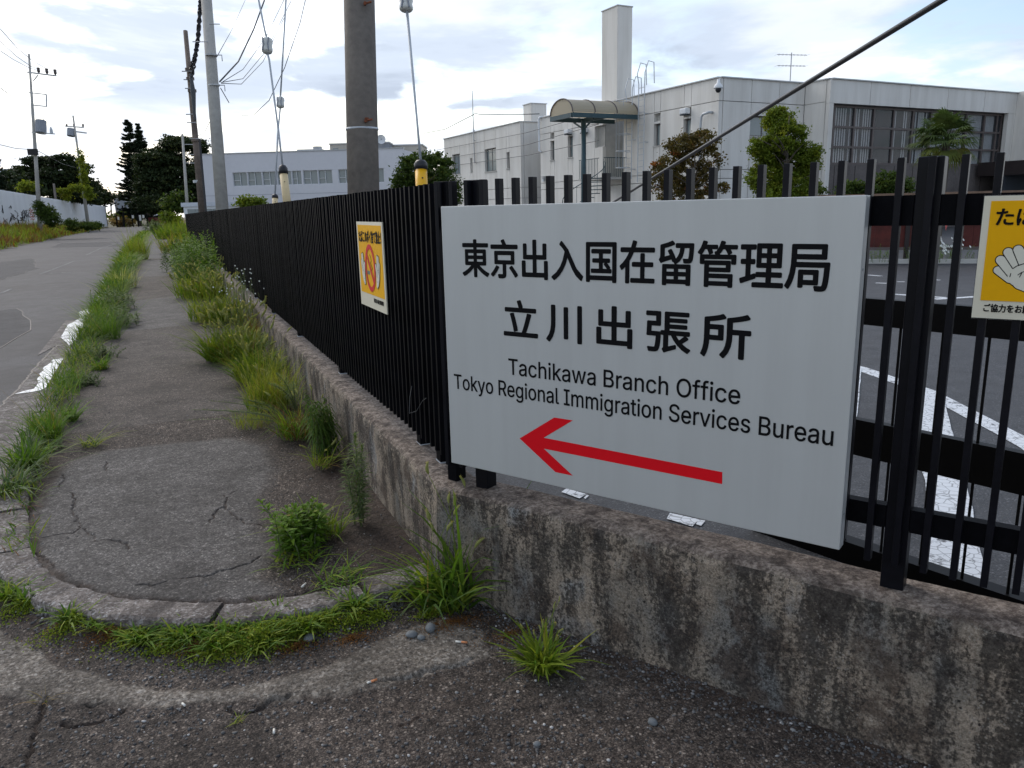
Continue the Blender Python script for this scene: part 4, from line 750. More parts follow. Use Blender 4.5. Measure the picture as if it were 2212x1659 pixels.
# ------------------------------------------------------------ anti-littering posters
def cap2(mb, a, b, r0, r1, y, seg=14):
    """flat capsule between a and b facing -Y"""
    a = Vector(a); b = Vector(b); ang = math.atan2(b.y-a.y, b.x-a.x); pts = []
    for i in range(seg+1): t_ = ang+math.pi/2+math.pi*i/seg; pts.append((a.x+r0*math.cos(t_), y, a.y+r0*math.sin(t_)))
    for i in range(seg+1): t_ = ang-math.pi/2+math.pi*i/seg; pts.append((b.x+r1*math.cos(t_), y, b.y+r1*math.sin(t_)))
    mb.poly(pts)
def stroke(mb, pts, w, y):
    for a, b in zip(pts, pts[1:]): cap2(mb, a, b, w/2, w/2, y, 6); y -= 0.00002
    return y
def ring(mb, cx, cz, rx, rz, w, y, k=48):
    for i in range(k):
        a, b = 2*math.pi*i/k, 2*math.pi*(i+1)/k
        mb.quad(*[(cx+(rx-s)*math.cos(q), y, cz+(rz-s)*math.sin(q)) for q, s in ((a, 0), (b, 0), (b, w), (a, w))])
def hand(parent, fingers, palm, lw, y, flip=None, strokes=()):
    fx = (lambda x: x) if flip is None else (lambda x: 2*flip-x)
    bk = MB(); wh = MB(); shp = [((fx(a[0]), a[1]), (fx(b[0]), b[1]), r0, r1) for a, b, r0, r1 in fingers+palm]
    for k, (a, b, r0, r1) in enumerate(shp):
        yy = y-0.00016*k
        if k < len(fingers): cap2(bk, a, b, r0+lw, r1+lw, yy)
        else: cap2(bk, a, b, r0+lw, r1+lw, y)
        cap2(wh, a, b, r0, r1, yy-0.00008)
    yl = y-0.00016*(len(shp)+1)
    for s in strokes: stroke(bk, [(fx(p[0]), p[1]) for p in s], lw*0.9, yl)
    bk.build('hand_outline', 'letter_black', parent); wh.build('hand', 'poster_skin', parent)

# poster on the long fence (board plane x = 0.972, facing the road)
p1 = thing('litter_poster', 'amber no-smoking poster with two white hands and a red ring, wired to the long fence', 'poster', (0.965, 4.306, 0), R(-90))
MB().box((0, 0.0, 1.0), (0.555, 0.006, 1.4510)).build('poster_sheet', 'poster_cream', p1)
MB().box((0.026, -0.0010, 1.073), (0.532, -0.0002, 1.434)).build('poster_field', 'poster_amber', p1)
place_text('lettering', flat_text('たばこのポイ捨て禁止！'), (0.045, 1.342, 0.528, 1.407), p1, -0.0016, bold=0.0022)
place_text('lettering', flat_text('東京出入国在留管理局'), (0.305, 1.036, 0.505, 1.060), p1, -0.0012, bold=0.0008)
mb = MB(); ring(mb, 0.272, 1.213, 0.108, 0.124, 0.026, -0.0030)
cap2(mb, (0.205, 1.285), (0.340, 1.140), 0.012, 0.012, -0.0032, 6); mb.build('ring', 'poster_ring', p1)
mb = MB(); mb.quad((0.200, -0.0020, 1.178), (0.262, -0.0020, 1.178), (0.262, -0.0020, 1.197), (0.200, -0.0020, 1.197)); mb.build('cigarette', 'poster_grey', p1)
mb = MB(); mb.quad((0.262, -0.0020, 1.178), (0.330, -0.0020, 1.178), (0.330, -0.0020, 1.197), (0.262, -0.0020, 1.197)); mb.build('cigarette', 'poster_amber', p1)
mb = MB(); stroke(mb, [(0.30, 1.203), (0.318, 1.215), (0.30, 1.228), (0.282, 1.24), (0.30, 1.252), (0.29, 1.27), (0.275, 1.283)], 0.005, -0.0022); mb.build('smoke', 'letter_black', p1)
fing = [((0.083, 1.240), (0.103, 1.180), .0105, .013), ((0.097, 1.272), (0.112, 1.190), .0105, .013), ((0.117, 1.276), (0.125, 1.190), .0105, .013), ((0.152, 1.232), (0.138, 1.185), .0105, .014)]
palm = [((0.118, 1.180), (0.130, 1.150), .030, .024), ((0.130, 1.150), (0.140, 1.132), .022, .014)]
st_ = [[(0.112, 1.215), (0.112, 1.190)], [(0.136, 1.205), (0.130, 1.175)], [(0.135, 1.150), (0.143, 1.153)]]
hand(p1, fing, palm, 0.0035, -0.0034, None, st_); hand(p1, fing, palm, 0.0035, -0.0034, 0.275, st_)

# poster on the bar fence at the right edge
OP = F2(0.212, 2.262)
p2 = thing('litter_poster', 'amber poster with a white open hand, cut by the right edge, on the bar fence', 'poster', (OP[0], OP[1], 0), R(-60))
MB().box((-0.002, 0.0, 1.2025), (0.50, 0.003, 1.5065)).build('laminate', 'glass', p2)
MB().box((0, -0.0025, 1.205), (0.498, -0.0002, 1.5045)).build('poster_sheet', 'poster_cream', p2)
MB().box((0.0155, -0.0040, 1.2495), (0.482, -0.0027, 1.4925)).build('poster_field', 'poster_amber', p2)
place_text('lettering', flat_text('たばこのポイ捨て禁止！'), (0.0290, 1.4320, 0.478, 1.4770), p2, -0.0045, bold=0.0012)
place_text('lettering', flat_text('ご協力をお願いします'), (0.0240, 1.2210, 0.190, 1.2415), p2, -0.0030, bold=0.0006)
X = lambda x: x-1.7415
fing = [((X(1.787), 1.3255), (X(1.815), 1.306), .0090, .011), ((X(1.7905), 1.3505), (X(1.820), 1.318), .0100, .012), ((X(1.8045), 1.3695), (X(1.832), 1.332), .0100, .012), ((X(1.8245), 1.3760), (X(1.845), 1.338), .0100, .013)]
palm = [((X(1.834), 1.312), (X(1.853), 1.318), .0250, .026), ((X(1.840), 1.300), (X(1.860), 1.290), .020, .018)]
hand(p2, fing, palm, 0.0022, -0.0046, None, [[(X(1.818), 1.330), (X(1.826), 1.337), (X(1.838), 1.342), (X(1.852), 1.345)], [(X(1.830), 1.315), (X(1.838), 1.322), (X(1.850), 1.326)], [(X(1.838), 1.322), (X(1.834), 1.310)], [(X(1.815), 1.318), (X(1.814), 1.310)]])
hand(p2, fing, palm, 0.0022, -0.0046, 0.249, [])
# ------------------------------------------------------------ office buildings across the lot
def facade(parent, place, strips, z0, z1, th=0.22, joint=0.03, name='wall_panel', mat='office_wall', hj=()):
    """strips: (a, b, [(zlo, zhi), ...openings]); place(a0, a1, z0, z1, d0, d1) -> box corners"""
    for a, b, ops in strips:
        cuts = [z0]; zz_ = sorted(ops); cur = z0; segs = []
        for lo, hi in zz_: segs.append((cur, lo)); cur = hi
        segs.append((cur, z1)); fin = []
        for lo, hi in segs:
            c_ = lo
            for j in hj:
                if lo < j < hi: fin.append((c_, j-joint/2)); c_ = j+joint/2
            fin.append((c_, hi))
        for lo, hi in fin:
            if hi-lo > 0.02: MB().box(*place(a+joint/2, b-joint/2, lo, hi, 0.0, th)).build(name, mat, parent)
def win(parent, place, a, b, z0, z1, kind='window', d=0.16, mull=1):
    fr = MB(); w = 0.045
    for q in ((a, a+w, z0, z1), (b-w, b, z0, z1), (a+w, b-w, z0, z0+w), (a+w, b-w, z1-w, z1)): fr.box(*place(*q, d, d+0.05))
    for k in range(1, mull): m_ = a+(b-a)*k/mull; fr.box(*place(m_-w/2, m_+w/2, z0+w, z1-w, d, d+0.05))
    f = fr.build(kind, 'brown_frame' if kind == 'window' else 'louvre', parent)
    if kind == 'window':
        MB().box(*place(a+w, b-w, z0+w, z1-w, d+0.02, d+0.03)).build('pane', 'glass_pale', f)
        MB().box(*place(a-0.06, b+0.06, z0-0.07, z0-0.003, -0.05, d)).build('sill', 'concrete_far', parent)
    else:
        m = MB(); k = int((z1-z0)/0.07)
        for i in range(k): z = z0+w+(z1-z0-2*w)*i/k; m.box(*place(a+w, b-w, z, z+0.045, d+0.005, d+0.04))
        m.build('slats', 'louvre', f)
c1 = Vector((23.713, 30.064, 0)); BR = R(3.7)
BM = Matrix.Translation(c1) @ Matrix.Rotation(BR, 4, 'Z')
bl = lambda u, v, z=0.0: BM @ Vector((u, v, z))
main = thing('office_building', 'pale two-storey office block with a wide brown-framed window band, beyond the parking lot', 'building', c1, BR)
plL = lambda a0, a1, z0, z1, d0, d1: ((d0, a0, z0), (d1, a1, z1))             # face towards -x
plR = lambda a0, a1, z0, z1, d0, d1: ((a0, d0, z0), (a1, d1, z1))             # face towards -y
HJ = (2.67, 3.07, 6.1)
facade(main, plL, [(0.0, 1.92, []), (1.92, 2.44, [(4.5, 5.55), (5.62, 6.05)]), (2.44, 4.25, []), (4.25, 4.75, [(4.46, 5.55), (5.66, 6.05)]), (4.75, 7.38, []), (7.38, 9.38, [(3.10, 6.02)]), (9.38, 10.2, [(4.8, 5.98)]), (10.2, 12.58, []), (12.58, 13.12, [(4.45, 5.69)]), (13.12, 14.75, []), (14.75, 15.22, [(4.42, 5.60), (5.70, 6.06)]), (15.22, 16.5, [])], 0, 7.1, hj=HJ)
facade(main, plR, [(0.235, 1.96, []), (1.96, 3.73, [(4.58, 5.52)]), (3.73, 5.40, [])], 0, 7.1, hj=HJ)
win(main, plR, 2.0, 3.7, 4.6, 5.5, mull=2)
for a, b, z0, z1, k in ((1.95, 2.41, 4.52, 5.53, 'window'), (4.28, 4.72, 4.48, 5.53, 'window'), (4.28, 4.72, 5.68, 6.03, 'louvre'), (9.41, 10.17, 4.82, 5.96, 'louvre'), (12.61, 13.09, 4.47, 5.67, 'window'), (14.78, 15.19, 4.44, 5.58, 'window'), (14.78, 15.19, 5.72, 6.04, 'louvre')): win(main, plL, a, b, z0, z1, k)
# solid core behind the panels
co = MB(); co.box((0.225, 0.22, 0), (20.2, 7.36, 7.02)); co.box((0.225, 9.40, 0), (20.2, 16.45, 7.02)); co.box((2.2, 7.36, 0), (20.2, 9.40, 7.02)); co.box((5.45, -0.30, 0), (20.2, 0.22, 7.02)); co.box((5.45, -1.27, 6.06), (20.2, -0.31, 7.02))
co.build('wall', 'concrete_far', main)
MB().box((0.25, 7.37, 2.95), (2.2, 9.39, 3.10)).build('landing', 'concrete_far', main)
d_ = MB().box((2.14, 7.6, 3.11), (2.19, 8.5, 5.3)).build('door', 'grey_wall', main); MB().tube([(2.12, 7.7, 4.1), (2.12, 7.78, 4.1)], 0.02, 6).build('handle', 'steel', d_)
mb = MB()
for a, b in (((-.03, -.03, 0), (-.03, 16.53, 0)), ((-.03, -.03, 0), (5.41, -.03, 0)), ((5.38, -1.53, 0), (20.2, -1.53, 0)), ((5.38, -1.53, 0), (5.38, 0, 0))): mb.bar((a[0]+.1, a[1]+.1, 7.115), (b[0]+.1, b[1]+.1, 7.115), 0.30, 0.05)
mb.build('coping', 'steel', main)
facade(main, plL, [], 0, 7.1)
plN = lambda a0, a1, z0, z1, d0, d1: ((5.41+d0, a0, z0), (5.41+d1, a1, z1))
facade(main, plN, [(-1.27, 0.0, [])], 0, 7.1, hj=(6.1,))
plW = lambda a0, a1, z0, z1, d0, d1: ((a0, -1.5+d0, z0), (a1, -1.5+d1, z1))
facade(main, plW, [(5.41, 8.2, []), (8.2, 11.12, []), (11.12, 14.1, []), (14.1, 17.2, []), (17.2, 20.1, [])], 6.03, 7.08)
facade(main, plW, [(5.41, 5.72, []), (19.45, 20.1, [])], 0, 6.02)
mu = [5.75, 6.15, 7.59, 8.98, 10.46, 11.94, 13.38, 14.87, 16.32, 17.91, 19.04, 19.44]; zr_ = [3.30, 4.08, 5.01, 5.95]
wf = MB()
for m_ in mu: wf.box((m_-0.06, -1.20, 3.25), (m_+0.06, -1.08, 6.02))
wfo = wf.build('window', 'brown_frame', main)
for k, z in enumerate(zr_):
    hb = MB()
    for a, b in zip(mu, mu[1:]): hb.box((a+.061, -1.195, z-.05), (b-.061, -1.09, z+.05))
    hb.build('frame', 'brown_frame', wfo)
rb = random.Random(5)
for i, (a, b) in enumerate(zip(mu, mu[1:])):
    for k in range(3):
        MB().box((a+.061, -1.14, zr_[k]+.051), (b-.061, -1.13, zr_[k+1]-.051)).build('pane', 'glass', wfo)
    bb = MB(); open_ = i in (3, 4); x = a+0.1
    side = rb.random()
    while x < b-0.12:
        if not (open_ and x-a > 0.25 and rb.random() < 0.75):
            ang = rb.uniform(0.5, 1.0) if i < 5 else rb.uniform(0.15, 0.5)
            if rb.random() < 0.9: bb.box((x, -1.04, 3.36), (x+(0.10 if i > 4 else 0.075), -1.035, 5.9))
        x += 0.165 if i < 5 else 0.12
    if bb.v: bb.build('blind', 'blind', wfo)['kind'] = 'stuff'
inn = MB().box((5.73, -0.42, 3.2), (19.44, -0.32, 6.02)).build('room_shade', 'dark_inside', wfo)  # dark bluish board; the unlit room's shade is put into its colour
MB().box((5.73, -1.35, 0), (19.44, -1.05, 3.24)).build('wall', 'brown_wall', main)
for x in np.arange(6.2, 19, 1.45): MB().box((float(x), -1.362, 0), (float(x)+0.03, -1.352, 3.2)).build('joint', 'dark_brown', main)
MB().box((20.1, -7.0, 0), (26, 3, 7.16)).build('wing', 'office_wall', main)
MB().box((17.2, -4.6, 2.66), (20.05, -1.52, 3.38)).build('porch_roof', 'dark_brown', main)
MB().box((17.3, -3.0, 0), (20.05, -2.9, 2.65)).build('porch_wall', 'dark_inside', main)
for x in (17.5, 18.9): MB().box((x, -4.5, 0), (x+0.2, -4.3, 2.655)).build('porch_column', 'concrete_far', main)

# fittings on the office wall
def fit(name, label, cat, u, v, z, build, rz=0.0, group=None):
    o = thing(name, label, cat, bl(u, v, z), BR+rz, group); build(o); return o
def hood(o): MB().box((-0.32, -0.23, 0), (-0.003, 0.23, 0.26)).build('hood', 'white_metal', o, bevel=0.04); MB().box((-0.30, -0.2, -0.05), (-0.01, 0.2, -0.002)).build('grille', 'dark_inside', o)
fit('vent_hood', 'white box vent hood high on the office wall above the red-leaved tree', 'vent', 0, 2.18, 5.74, hood)
fit('vent_hood', 'white box vent hood above the slim window left of the stair canopy', 'vent', 0, 12.86, 5.80, hood)
fit('vent_hood', 'white box vent hood just right of the canopy post', 'vent', 0, 11.1, 5.72, hood)
fit('vent_hood', 'white box vent hood low on the wall behind the fence, right of the ladder', 'vent', 0, 3.9, 2.42, hood)
def drain(o):
    MB().tube([(-0.003, -0.45, 0.8), (-0.22, -0.45, 0.8), (-0.22, -0.05, 0.76), (-0.22, 0.06, 0.66), (-0.22, 0.1, 0.3), (-0.22, 0.1, -2.6)], 0.06, 10).build('pipe', 'galv', o, smooth=True)
fit('drain_pipe', 'shiny bent drain pipe beside the corner of the office block', 'pipe', 0, 0.86, 4.83, drain)
def drain2(o):
    MB().tube([(0.3, 0.05, 1.2), (0.3, -0.15, 1.2)], 0.05, 8).build('elbow', 'white_metal', o)
    MB().tube([(0.1, -0.12, 1.15), (-0.12, -0.05, 1.12), (-0.14, 0, 1.0), (-0.14, 0, -0.9), (-0.10, -0.2, -1.0)], 0.075, 10).build('pipe', 'white_metal', o, smooth=True)
fit('drain_pipe', 'white downpipe at the far left edge of the office block, under the roof edge', 'pipe', 0, 16.4, 6.0, drain2)
def dome(o):
    MB().tube([(0, 0, 0.35), (0, 0, 0.2), (0, 0, 0.12), (0, 0, 0.0), (0, 0, -.04)], [0.05, 0.08, 0.16, 0.21, 0.2], 14).build('housing', 'white_metal', o, smooth=True)
    MB().tube([(0, 0, -.041), (0, 0, -.12), (0, 0, -.2), (0, 0, -.22)], [0.13, 0.13, 0.08, 0.02], 12).build('lens', 'guard_cap', o, smooth=True)
    MB().bar((0, 0, 0.3), (0.25, 0.2, 0.3), 0.05).build('arm', 'white_metal', o)
fit('security_camera', 'white dome security camera hung at the roof corner of the office block', 'camera', -0.22, -0.16, 6.62, dome)
def lights(o):
    MB().box((-0.16, -.12, 0), (-0.003, .12, 0.2)).build('box', 'steel', o); MB().tube([(-0.1, 0, 0), (-0.1, 0, -0.14)], [0.07, 0.09], 8).build('lamp', 'white_metal', o)
fit('wall_lamp', 'small grey wall lamp box low at the left end of the office block', 'lamp', 0, 16.0, 3.3, lights)
def ladder(h, cage):
    def f(o):
        m = MB()
        for y in (-0.25, 0.25): m.tube([(-0.25, y, 0), (-0.25, y, h), (-0.30, y*1.3, h+0.5), (-0.1, y*1.3, h+1.05), (0.25, y*1.3, h+1.0), (0.3, y*1.3, h)], 0.025, 6)
        m.build('rail', 'galv', o); rg = None
        for k in range(int(h/0.3)):
            if rg is None: rg = MB().tube([(-0.25, -0.25, 0.2), (-0.25, 0.25, 0.2)], 0.015, 5).build('rung', 'galv', o)
            else: share(rg, (0, 0, 0.3*k), o)
        if cage:
            hp = None
            for k in range(5):
                z = 0.6+k*0.85
                if hp is None:
                    hp = MB().tube([(-0.25+0.42*(math.cos(a)-1)*0.9, 0.38*math.sin(a), 0) for a in np.linspace(0, 2*math.pi, 17)], 0.018, 5, cap=False).build('hoop', 'galv', o); hp.location = (0, 0, z)
                else: share(hp, (0, 0, z), o)
            m = MB()
            for a in (2.2, 2.75, 3.5, 4.1): m.tube([(-0.25+0.42*(math.cos(a)-1)*0.9, 0.38*math.sin(a), 0.6), (-0.25+0.42*(math.cos(a)-1)*0.9, 0.38*math.sin(a), 4.0)], 0.014, 5)
            m.build('cage_bar', 'galv', o)
        for z in (0.5, 2.0, 3.4):
            if z < h: MB().box((-0.25, -0.27, z), (-0.002, -0.24, z+.04)).build('bracket', 'galv', o)
    return f
fit('roof_ladder', 'caged steel ladder climbing the office wall to the roof, nearer the canopy', 'ladder', 0, 6.55, 2.9, ladder(4.1, True))
fit('roof_ladder', 'tall plain steel ladder with looped handrails above the roof, right of the caged one', 'ladder', 0, 5.5, 2.7, ladder(4.9, False))
def antenna(o):
    MB().tube([(0, 0, 0), (0, 0, 1.55)], 0.025, 6).build('mast', 'steel', o)
    for z, s in ((1.45, .75), (0.95, .7)):
        b = MB().tube([(-s, 0.2, z), (s*1.1, -0.2, z)], 0.014, 5).build('boom', 'steel', o); m = MB()
        for k in range(9): x = -s+k*s*2.1/8; y = 0.2-0.4*k/8; m.tube([(x-.05, y-0.22, z), (x+.05, y+0.22, z)], 0.006, 4)
        m.build('elements', 'steel', b)
fit('television_antenna', 'two-tier television antenna on the office roof', 'antenna', 5.0, 0.6, 7.02, antenna)
# chimney tower
MBt = thing('chimney_tower', 'tall plain white chimney tower rising behind the office roof', 'chimney', bl(1.1, 9.6, 7.0), BR)
MB().box((0, 0, 0.03), (1.0, 1.55, 5.3)).build('shaft', 'office_wall', MBt, bevel=0.02)
MB().box((-.03, -.03, 5.302), (1.03, 1.58, 5.36)).build('cap', 'concrete_far', MBt)
# stair canopy
cp = thing('stair_canopy', 'barrel-vaulted translucent canopy on a teal post over the outside stair landing', 'canopy', bl(-4.1, 6.0, 0), BR)
CW, CLn, cz = 2.2, 4.05, 6.02
arc = [(CW/2-CW/2*math.cos(a), cz+0.14+0.72*math.sin(a)) for a in np.linspace(0, math.pi, 15)]
sh = MB()
for (y0, z0), (y1, z1) in zip(arc, arc[1:]): sh.quad((0.02, y0, z0), (CLn, y0, z0), (CLn, y1, z1), (0.02, y1, z1)); 
for (y0, z0), (y1, z1) in zip(arc, arc[1:]): sh.quad((0.02, y0, cz+.14), (0.02, y1, cz+.14), (0.02, y1, z1), (0.02, y0, z0))
sh.build('vault', 'canopy_sheet', cp, smooth=False)
for x in (0, CLn/3, 2*CLn/3, CLn-.03): MB().tube([(x, y, z+.01) for y, z in arc], 0.035, 6).build('rib', 'brown_frame', cp)
for a, b in (((0, 0, cz), (CLn, 0, cz)), ((0, CW, cz), (CLn, CW, cz)), ((0, 0.06, cz), (0, CW-.06, cz)), ((CLn*.5, 0.06, cz), (CLn*.5, CW-.06, cz))): MB().bar(a, b, 0.1, 0.22).build('beam', 'teal_metal', cp)
MB().tube([(1.35, 1.1, 0), (1.35, 1.1, cz-.11)], 0.13, 12).build('post', 'teal_metal', cp, smooth=True)
for s in (-1, 1): MB().bar((1.35, 1.1+s*.14, cz-.5), (1.35, 1.1+s*.95, cz-.13), 0.07).build('brace', 'teal_metal', cp)
# spiral stair round the post
stt = thing('spiral_stair', 'dark teal spiral stair with a curved railing below the canopy', 'stairs', bl(-2.75, 7.1, 0), BR)
tr0 = None; rail = []
for k in range(15):
    a = math.pi*1.95-k*0.33; z = 3.0-0.2*k
    m = MB(); r0, r1 = 0.14, 1.15; h_ = 0.17
    p = [(r0*math.cos(a-h_), r0*math.sin(a-h_)), (r1*math.cos(a-h_), r1*math.sin(a-h_)), (r1*math.cos(a+h_), r1*math.sin(a+h_)), (r0*math.cos(a+h_), r0*math.sin(a+h_))]
    m.poly([(x, y, z) for x, y in p]); m.poly([(x, y, z-.04) for x, y in p][::-1])
    for q in range(4): x0, y0 = p[q]; x1, y1 = p[(q+1) % 4]; m.quad((x0, y0, z-.04), (x1, y1, z-.04), (x1, y1, z), (x0, y0, z))
    m.build('tread', 'teal_metal', stt); rail.append((1.13*math.cos(a), 1.13*math.sin(a), z))
MB().tube([(x, y, z+0.95) for x, y, z in rail], 0.022, 6).build('handrail', 'teal_metal', stt)
m = MB()
for x, y, z in rail: m.tube([(x, y, z), (x, y, z+.95)], 0.011, 5)
m.build('baluster', 'teal_metal', stt)
lr = thing('landing_railing', 'teal railing of thin uprights round the stair landing under the canopy', 'railing', bl(-1.55, 7.0, 3.05), BR)
MB().box((0, 0, -.12), (1.5, 2.5, 0)).build('deck', 'concrete_far', lr)
m = MB()
for k in range(13): m.tube([(0.02+k*.12, 0.02, 0), (0.02+k*.12, 0.02, 1.0)], 0.013, 5); m.tube([(0.02, 0.62+k*.15, 0), (0.02, 0.62+k*.15, 1.0)], 0.013, 5)
m.build('baluster', 'teal_metal', lr)
MB().tube([(0.02, 2.45, 1.0), (0.02, 0.5, 1.0)], 0.025, 6).build('handrail', 'teal_metal', lr); MB().tube([(0.02, 0.02, 1.0), (1.5, 0.02, 1.0)], 0.025, 6).build('handrail', 'teal_metal', lr)

# block B
nb = thing('office_annex', 'plain white two-storey block with slim windows, set back left of the stair canopy', 'building', bl(-0.3, 18.6, 0), BR)
facade(nb, plL, [(0, 1.66, []), (1.66, 2.08, [(4.2, 5.3)]), (2.08, 3.73, []), (3.73, 5.57, [(4.15, 5.75)]), (5.57, 7.73, []), (7.73, 8.15, [(4.2, 5.3)]), (8.15, 10.03, []), (10.03, 11.5, [(4.24, 5.78)]), (11.5, 13.1, [])], 0, 7.1, hj=(2.2, 2.9))
facade(nb, plR, [(0.235, 1.9, []), (1.9, 3.6, []), (3.6, 5.0, [])], 0, 7.1, hj=(2.2, 2.9))
MB().box((0.225, 0.225, 0), (9, 13.05, 7.02)).build('wall', 'concrete_far', nb)
for a, b, z0, z1, k, mm in ((1.69, 2.05, 4.22, 5.28, 'window', 1), (3.76, 5.54, 4.17, 5.73, 'window', 2), (7.76, 8.12, 4.22, 5.28, 'louvre', 1), (10.06, 11.47, 4.26, 5.76, 'window', 2)): win(nb, plL, a, b, z0, z1, k, mull=mm)
m = MB(); m.bar((.07, -.03, 7.115), (.07, 13.1, 7.115), .3, .05); m.bar((.235, .07, 7.115), (5, .07, 7.115), .3, .05); m.build('coping', 'steel', nb)
MB().box((1.55, 1.3, 7.03), (2.75, 2.4, 8.45)).build('chimney', 'office_wall', nb); MB().box((1.5, 1.25, 8.452), (2.8, 2.45, 8.5)).build('chimney_cap', 'steel', nb)
am = thing('wall_mast', 'thin grey aerial mast fixed to the white annex wall, rising above its roof', 'mast', bl(-0.42, 25.7, 4.9), BR)
MB().tube([(0, 0, 0), (0, 0, 5.1)], [0.05, 0.025], 6).build('pole', 'steel', am)
for z in (0.05, 1.6, 2.3): MB().bar((0, 0, z), (0.118, 0, z), .05).build('bracket', 'steel', am)
m = MB(); [m.tube([(0, 0, z), (-.08, -.12, z)], .03, 5) for z in (3.0, 3.25, 3.5, 3.75)]; m.build('insulator', 'porcelain', am)
for k, (z, s) in enumerate(((6.35, .1), (5.6, .25), (4.95, .05))):
    tag(MB().tube([bl(-.45, 33, z), bl(-.5, 25, z-.05), bl(-.7, 17, z-.1), bl(-1.2, 8, z+s)], 0.018, 5).build('service_cable', 'wire'), ['upper thin cable strung along the white annex wall', 'middle thin cable strung along the white annex wall', 'lowest dark cable strung along the white annex wall'][k], 'cable')

# red boarding and planting along the far side of the lot
rf = thing('red_board_fence', 'dark red boarded fence with brown posts at the far edge of the parking lot', 'fence', (15.75, 14.35, 0), math.atan2(-2.35, 2.75))
Lr = 4.6
for k in range(-3, 15):
    if k in (5,): continue
    MB().box((k*0.36, 0.0, 0.35), (k*0.36+0.355, 0.03, 1.50)).build('board', 'red_board', rf)
for k in range(-3, 15, 3): MB().box((k*0.36-.05, -0.06, 0), (k*0.36+.05, -0.003, 1.60)).build('post', 'dark_brown', rf)
for z in (0.30, 0.95): MB().box((-1.0, -0.045, z), (5.3, -0.0025, z+.07)).build('rail', 'brown_frame', rf)
MB().box((-1.1, -0.12, 1.525), (5.4, 0.16, 1.66)).build('coping', 'tan_plank', rf)
MB().box((-1.1, -0.45, 0), (5.4, -0.25, 0.10)).build('kerb', 'concrete_far', rf)
MB().box((0.55, -0.07, 1.05), (0.95, -0.061, 1.48)).build('notice', 'red_sign', rf); MB().box((0.99, -0.07, 1.14), (1.13, -0.061, 1.46)).build('notice', 'paper_white', rf)
MB().box((3.42, -0.07, 1.15), (3.64, -0.061, 1.46)).build('notice', 'paper_white', rf)
m = MB(); m.poly([(1.75, -.08, 1.52), (2.03, -.08, 1.52), (1.95, -.08, 0.98), (1.90, -.08, 0.75), (1.86, -.08, 0.98)]); m.build('pennant', 'pink_banner', rf)
pb = thing('planting_bed', 'earth bed with low green edging in front of the red boards', 'bed', (15.6, 14.2, 0)); pb['kind'] = 'structure'; del pb['label'], pb['category']

# far lavender office block on the left of the big pole
P0 = at(484, 333, 78); P1_ = at(872, 341, 76); dv = (P1_-P0); dv.z = 0; ang = math.atan2(dv.y, dv.x); LB_ = dv.length; hz = P0.z
fb = thing('lavender_building', 'long low lavender-grey office block with a ribbon of windows, behind the guy wires', 'building', (P0.x, P0.y, 0), ang)
zw0, zw1 = at(600, 399, 77).z, at(600, 369, 77).z
px2x = lambda px: (Vector((at(px, 380, 77).x-P0.x, at(px, 380, 77).y-P0.y, 0))).dot(dv.normalized())
wins = [(488, 521), (522.5, 555), (556.5, 589), (590.5, 623), (624.5, 646), (650, 683), (684.5, 716), (730, 762), (764, 796), (800, 832)]
wins = [(px2x(a), px2x(b)) for a, b in wins]
plF = lambda a0, a1, z0, z1, d0, d1: ((a0, d0, z0), (a1, d1, z1))
MB().box((-3.0, 0, zw1), (LB_, 0.3, hz)).build('wall', 'lavender_wall', fb); MB().box((-3.0, 0, 0), (LB_, 0.3, zw0)).build('wall', 'lavender_wall', fb)
MB().box((-2.98, 0.302, 0), (LB_-.02, 12, hz-.1)).build('core', 'lavender_wall', fb)
cur = -3.0
for a, b in wins+[(LB_, LB_)]:
    if a-cur > 0.03: MB().box((cur, 0.001, zw0+.002), (a, 0.29, zw1-.002)).build('wall', 'lavender_wall', fb)
    cur = b
for a, b in wins:
    f = MB(); w = .05
    for q in ((a, a+w, zw0, zw1), (b-w, b, zw0, zw1), ((a+b)/2-w/2, (a+b)/2+w/2, zw0+.04, zw1-.04), (a+w, b-w, zw1-.04, zw1), (a+w, b-w, zw0, zw0+.04), (a+w, (a+b)/2-w/2, (zw0*.6+zw1*.4), (zw0*.6+zw1*.4)+.04)): f.box(*plF(q[0], q[1], q[2]+.003, q[3]-.003, .1, .16))
    f = f.build('window', 'white_metal', fb); MB().box(*plF(a+w, b-w, zw0+.05, zw1-.05, .2, .21)).build('pane', 'glass_pale', f)
MB().box((-3.05, -0.06, hz+.002), (LB_+.05, 0.4, hz+0.10)).build('coping', 'steel', fb)
for z in (zw0-.9, zw0-2.2): MB().box((-3, -0.012, z), (LB_, -0.002, z+.03)).build('joint', 'grey_wall', fb)
m = MB(); [m.box((x, 2, hz), (x+.3, 2.3, hz+.25)) for x in (2, 4, 6.6, 9)]; m.build('roof_vent', 'steel', fb)
# buildings further back
def slab(name, label, x0, y0, x1, y1, dep, mat, cat='building', depth=6.0, roof=None):
    a = at(x0, y0, dep); b = at(x1, y0, dep); an = math.atan2(b.y-a.y, b.x-a.x); L = math.hypot(b.x-a.x, b.y-a.y); zb = max(0, at((x0+x1)/2, y1, dep).z)
    o = thing(name, label, cat, (a.x, a.y, zb), an); h_ = (a.z+b.z)/2-zb
    MB().box((0, 0, 0), (L, depth, h_)).build('wall', mat, o); MB().box((-.1, -.1, h_+.003), (L+.1, depth+.1, h_+(0.18 if roof is None else roof))).build('roof', 'steel' if roof is None else 'roof_pale', o)
    return o, L, h_
o, L, h_ = slab('beige_building', 'beige flat-roofed block showing behind the big concrete pole, left part', 712, 312, 760, 345, 110, 'beige_wall')
MB().box((0.4, -0.03, h_-1.2), (1.2, -.003, h_-0.5)).build('window', 'glass_pale', o)
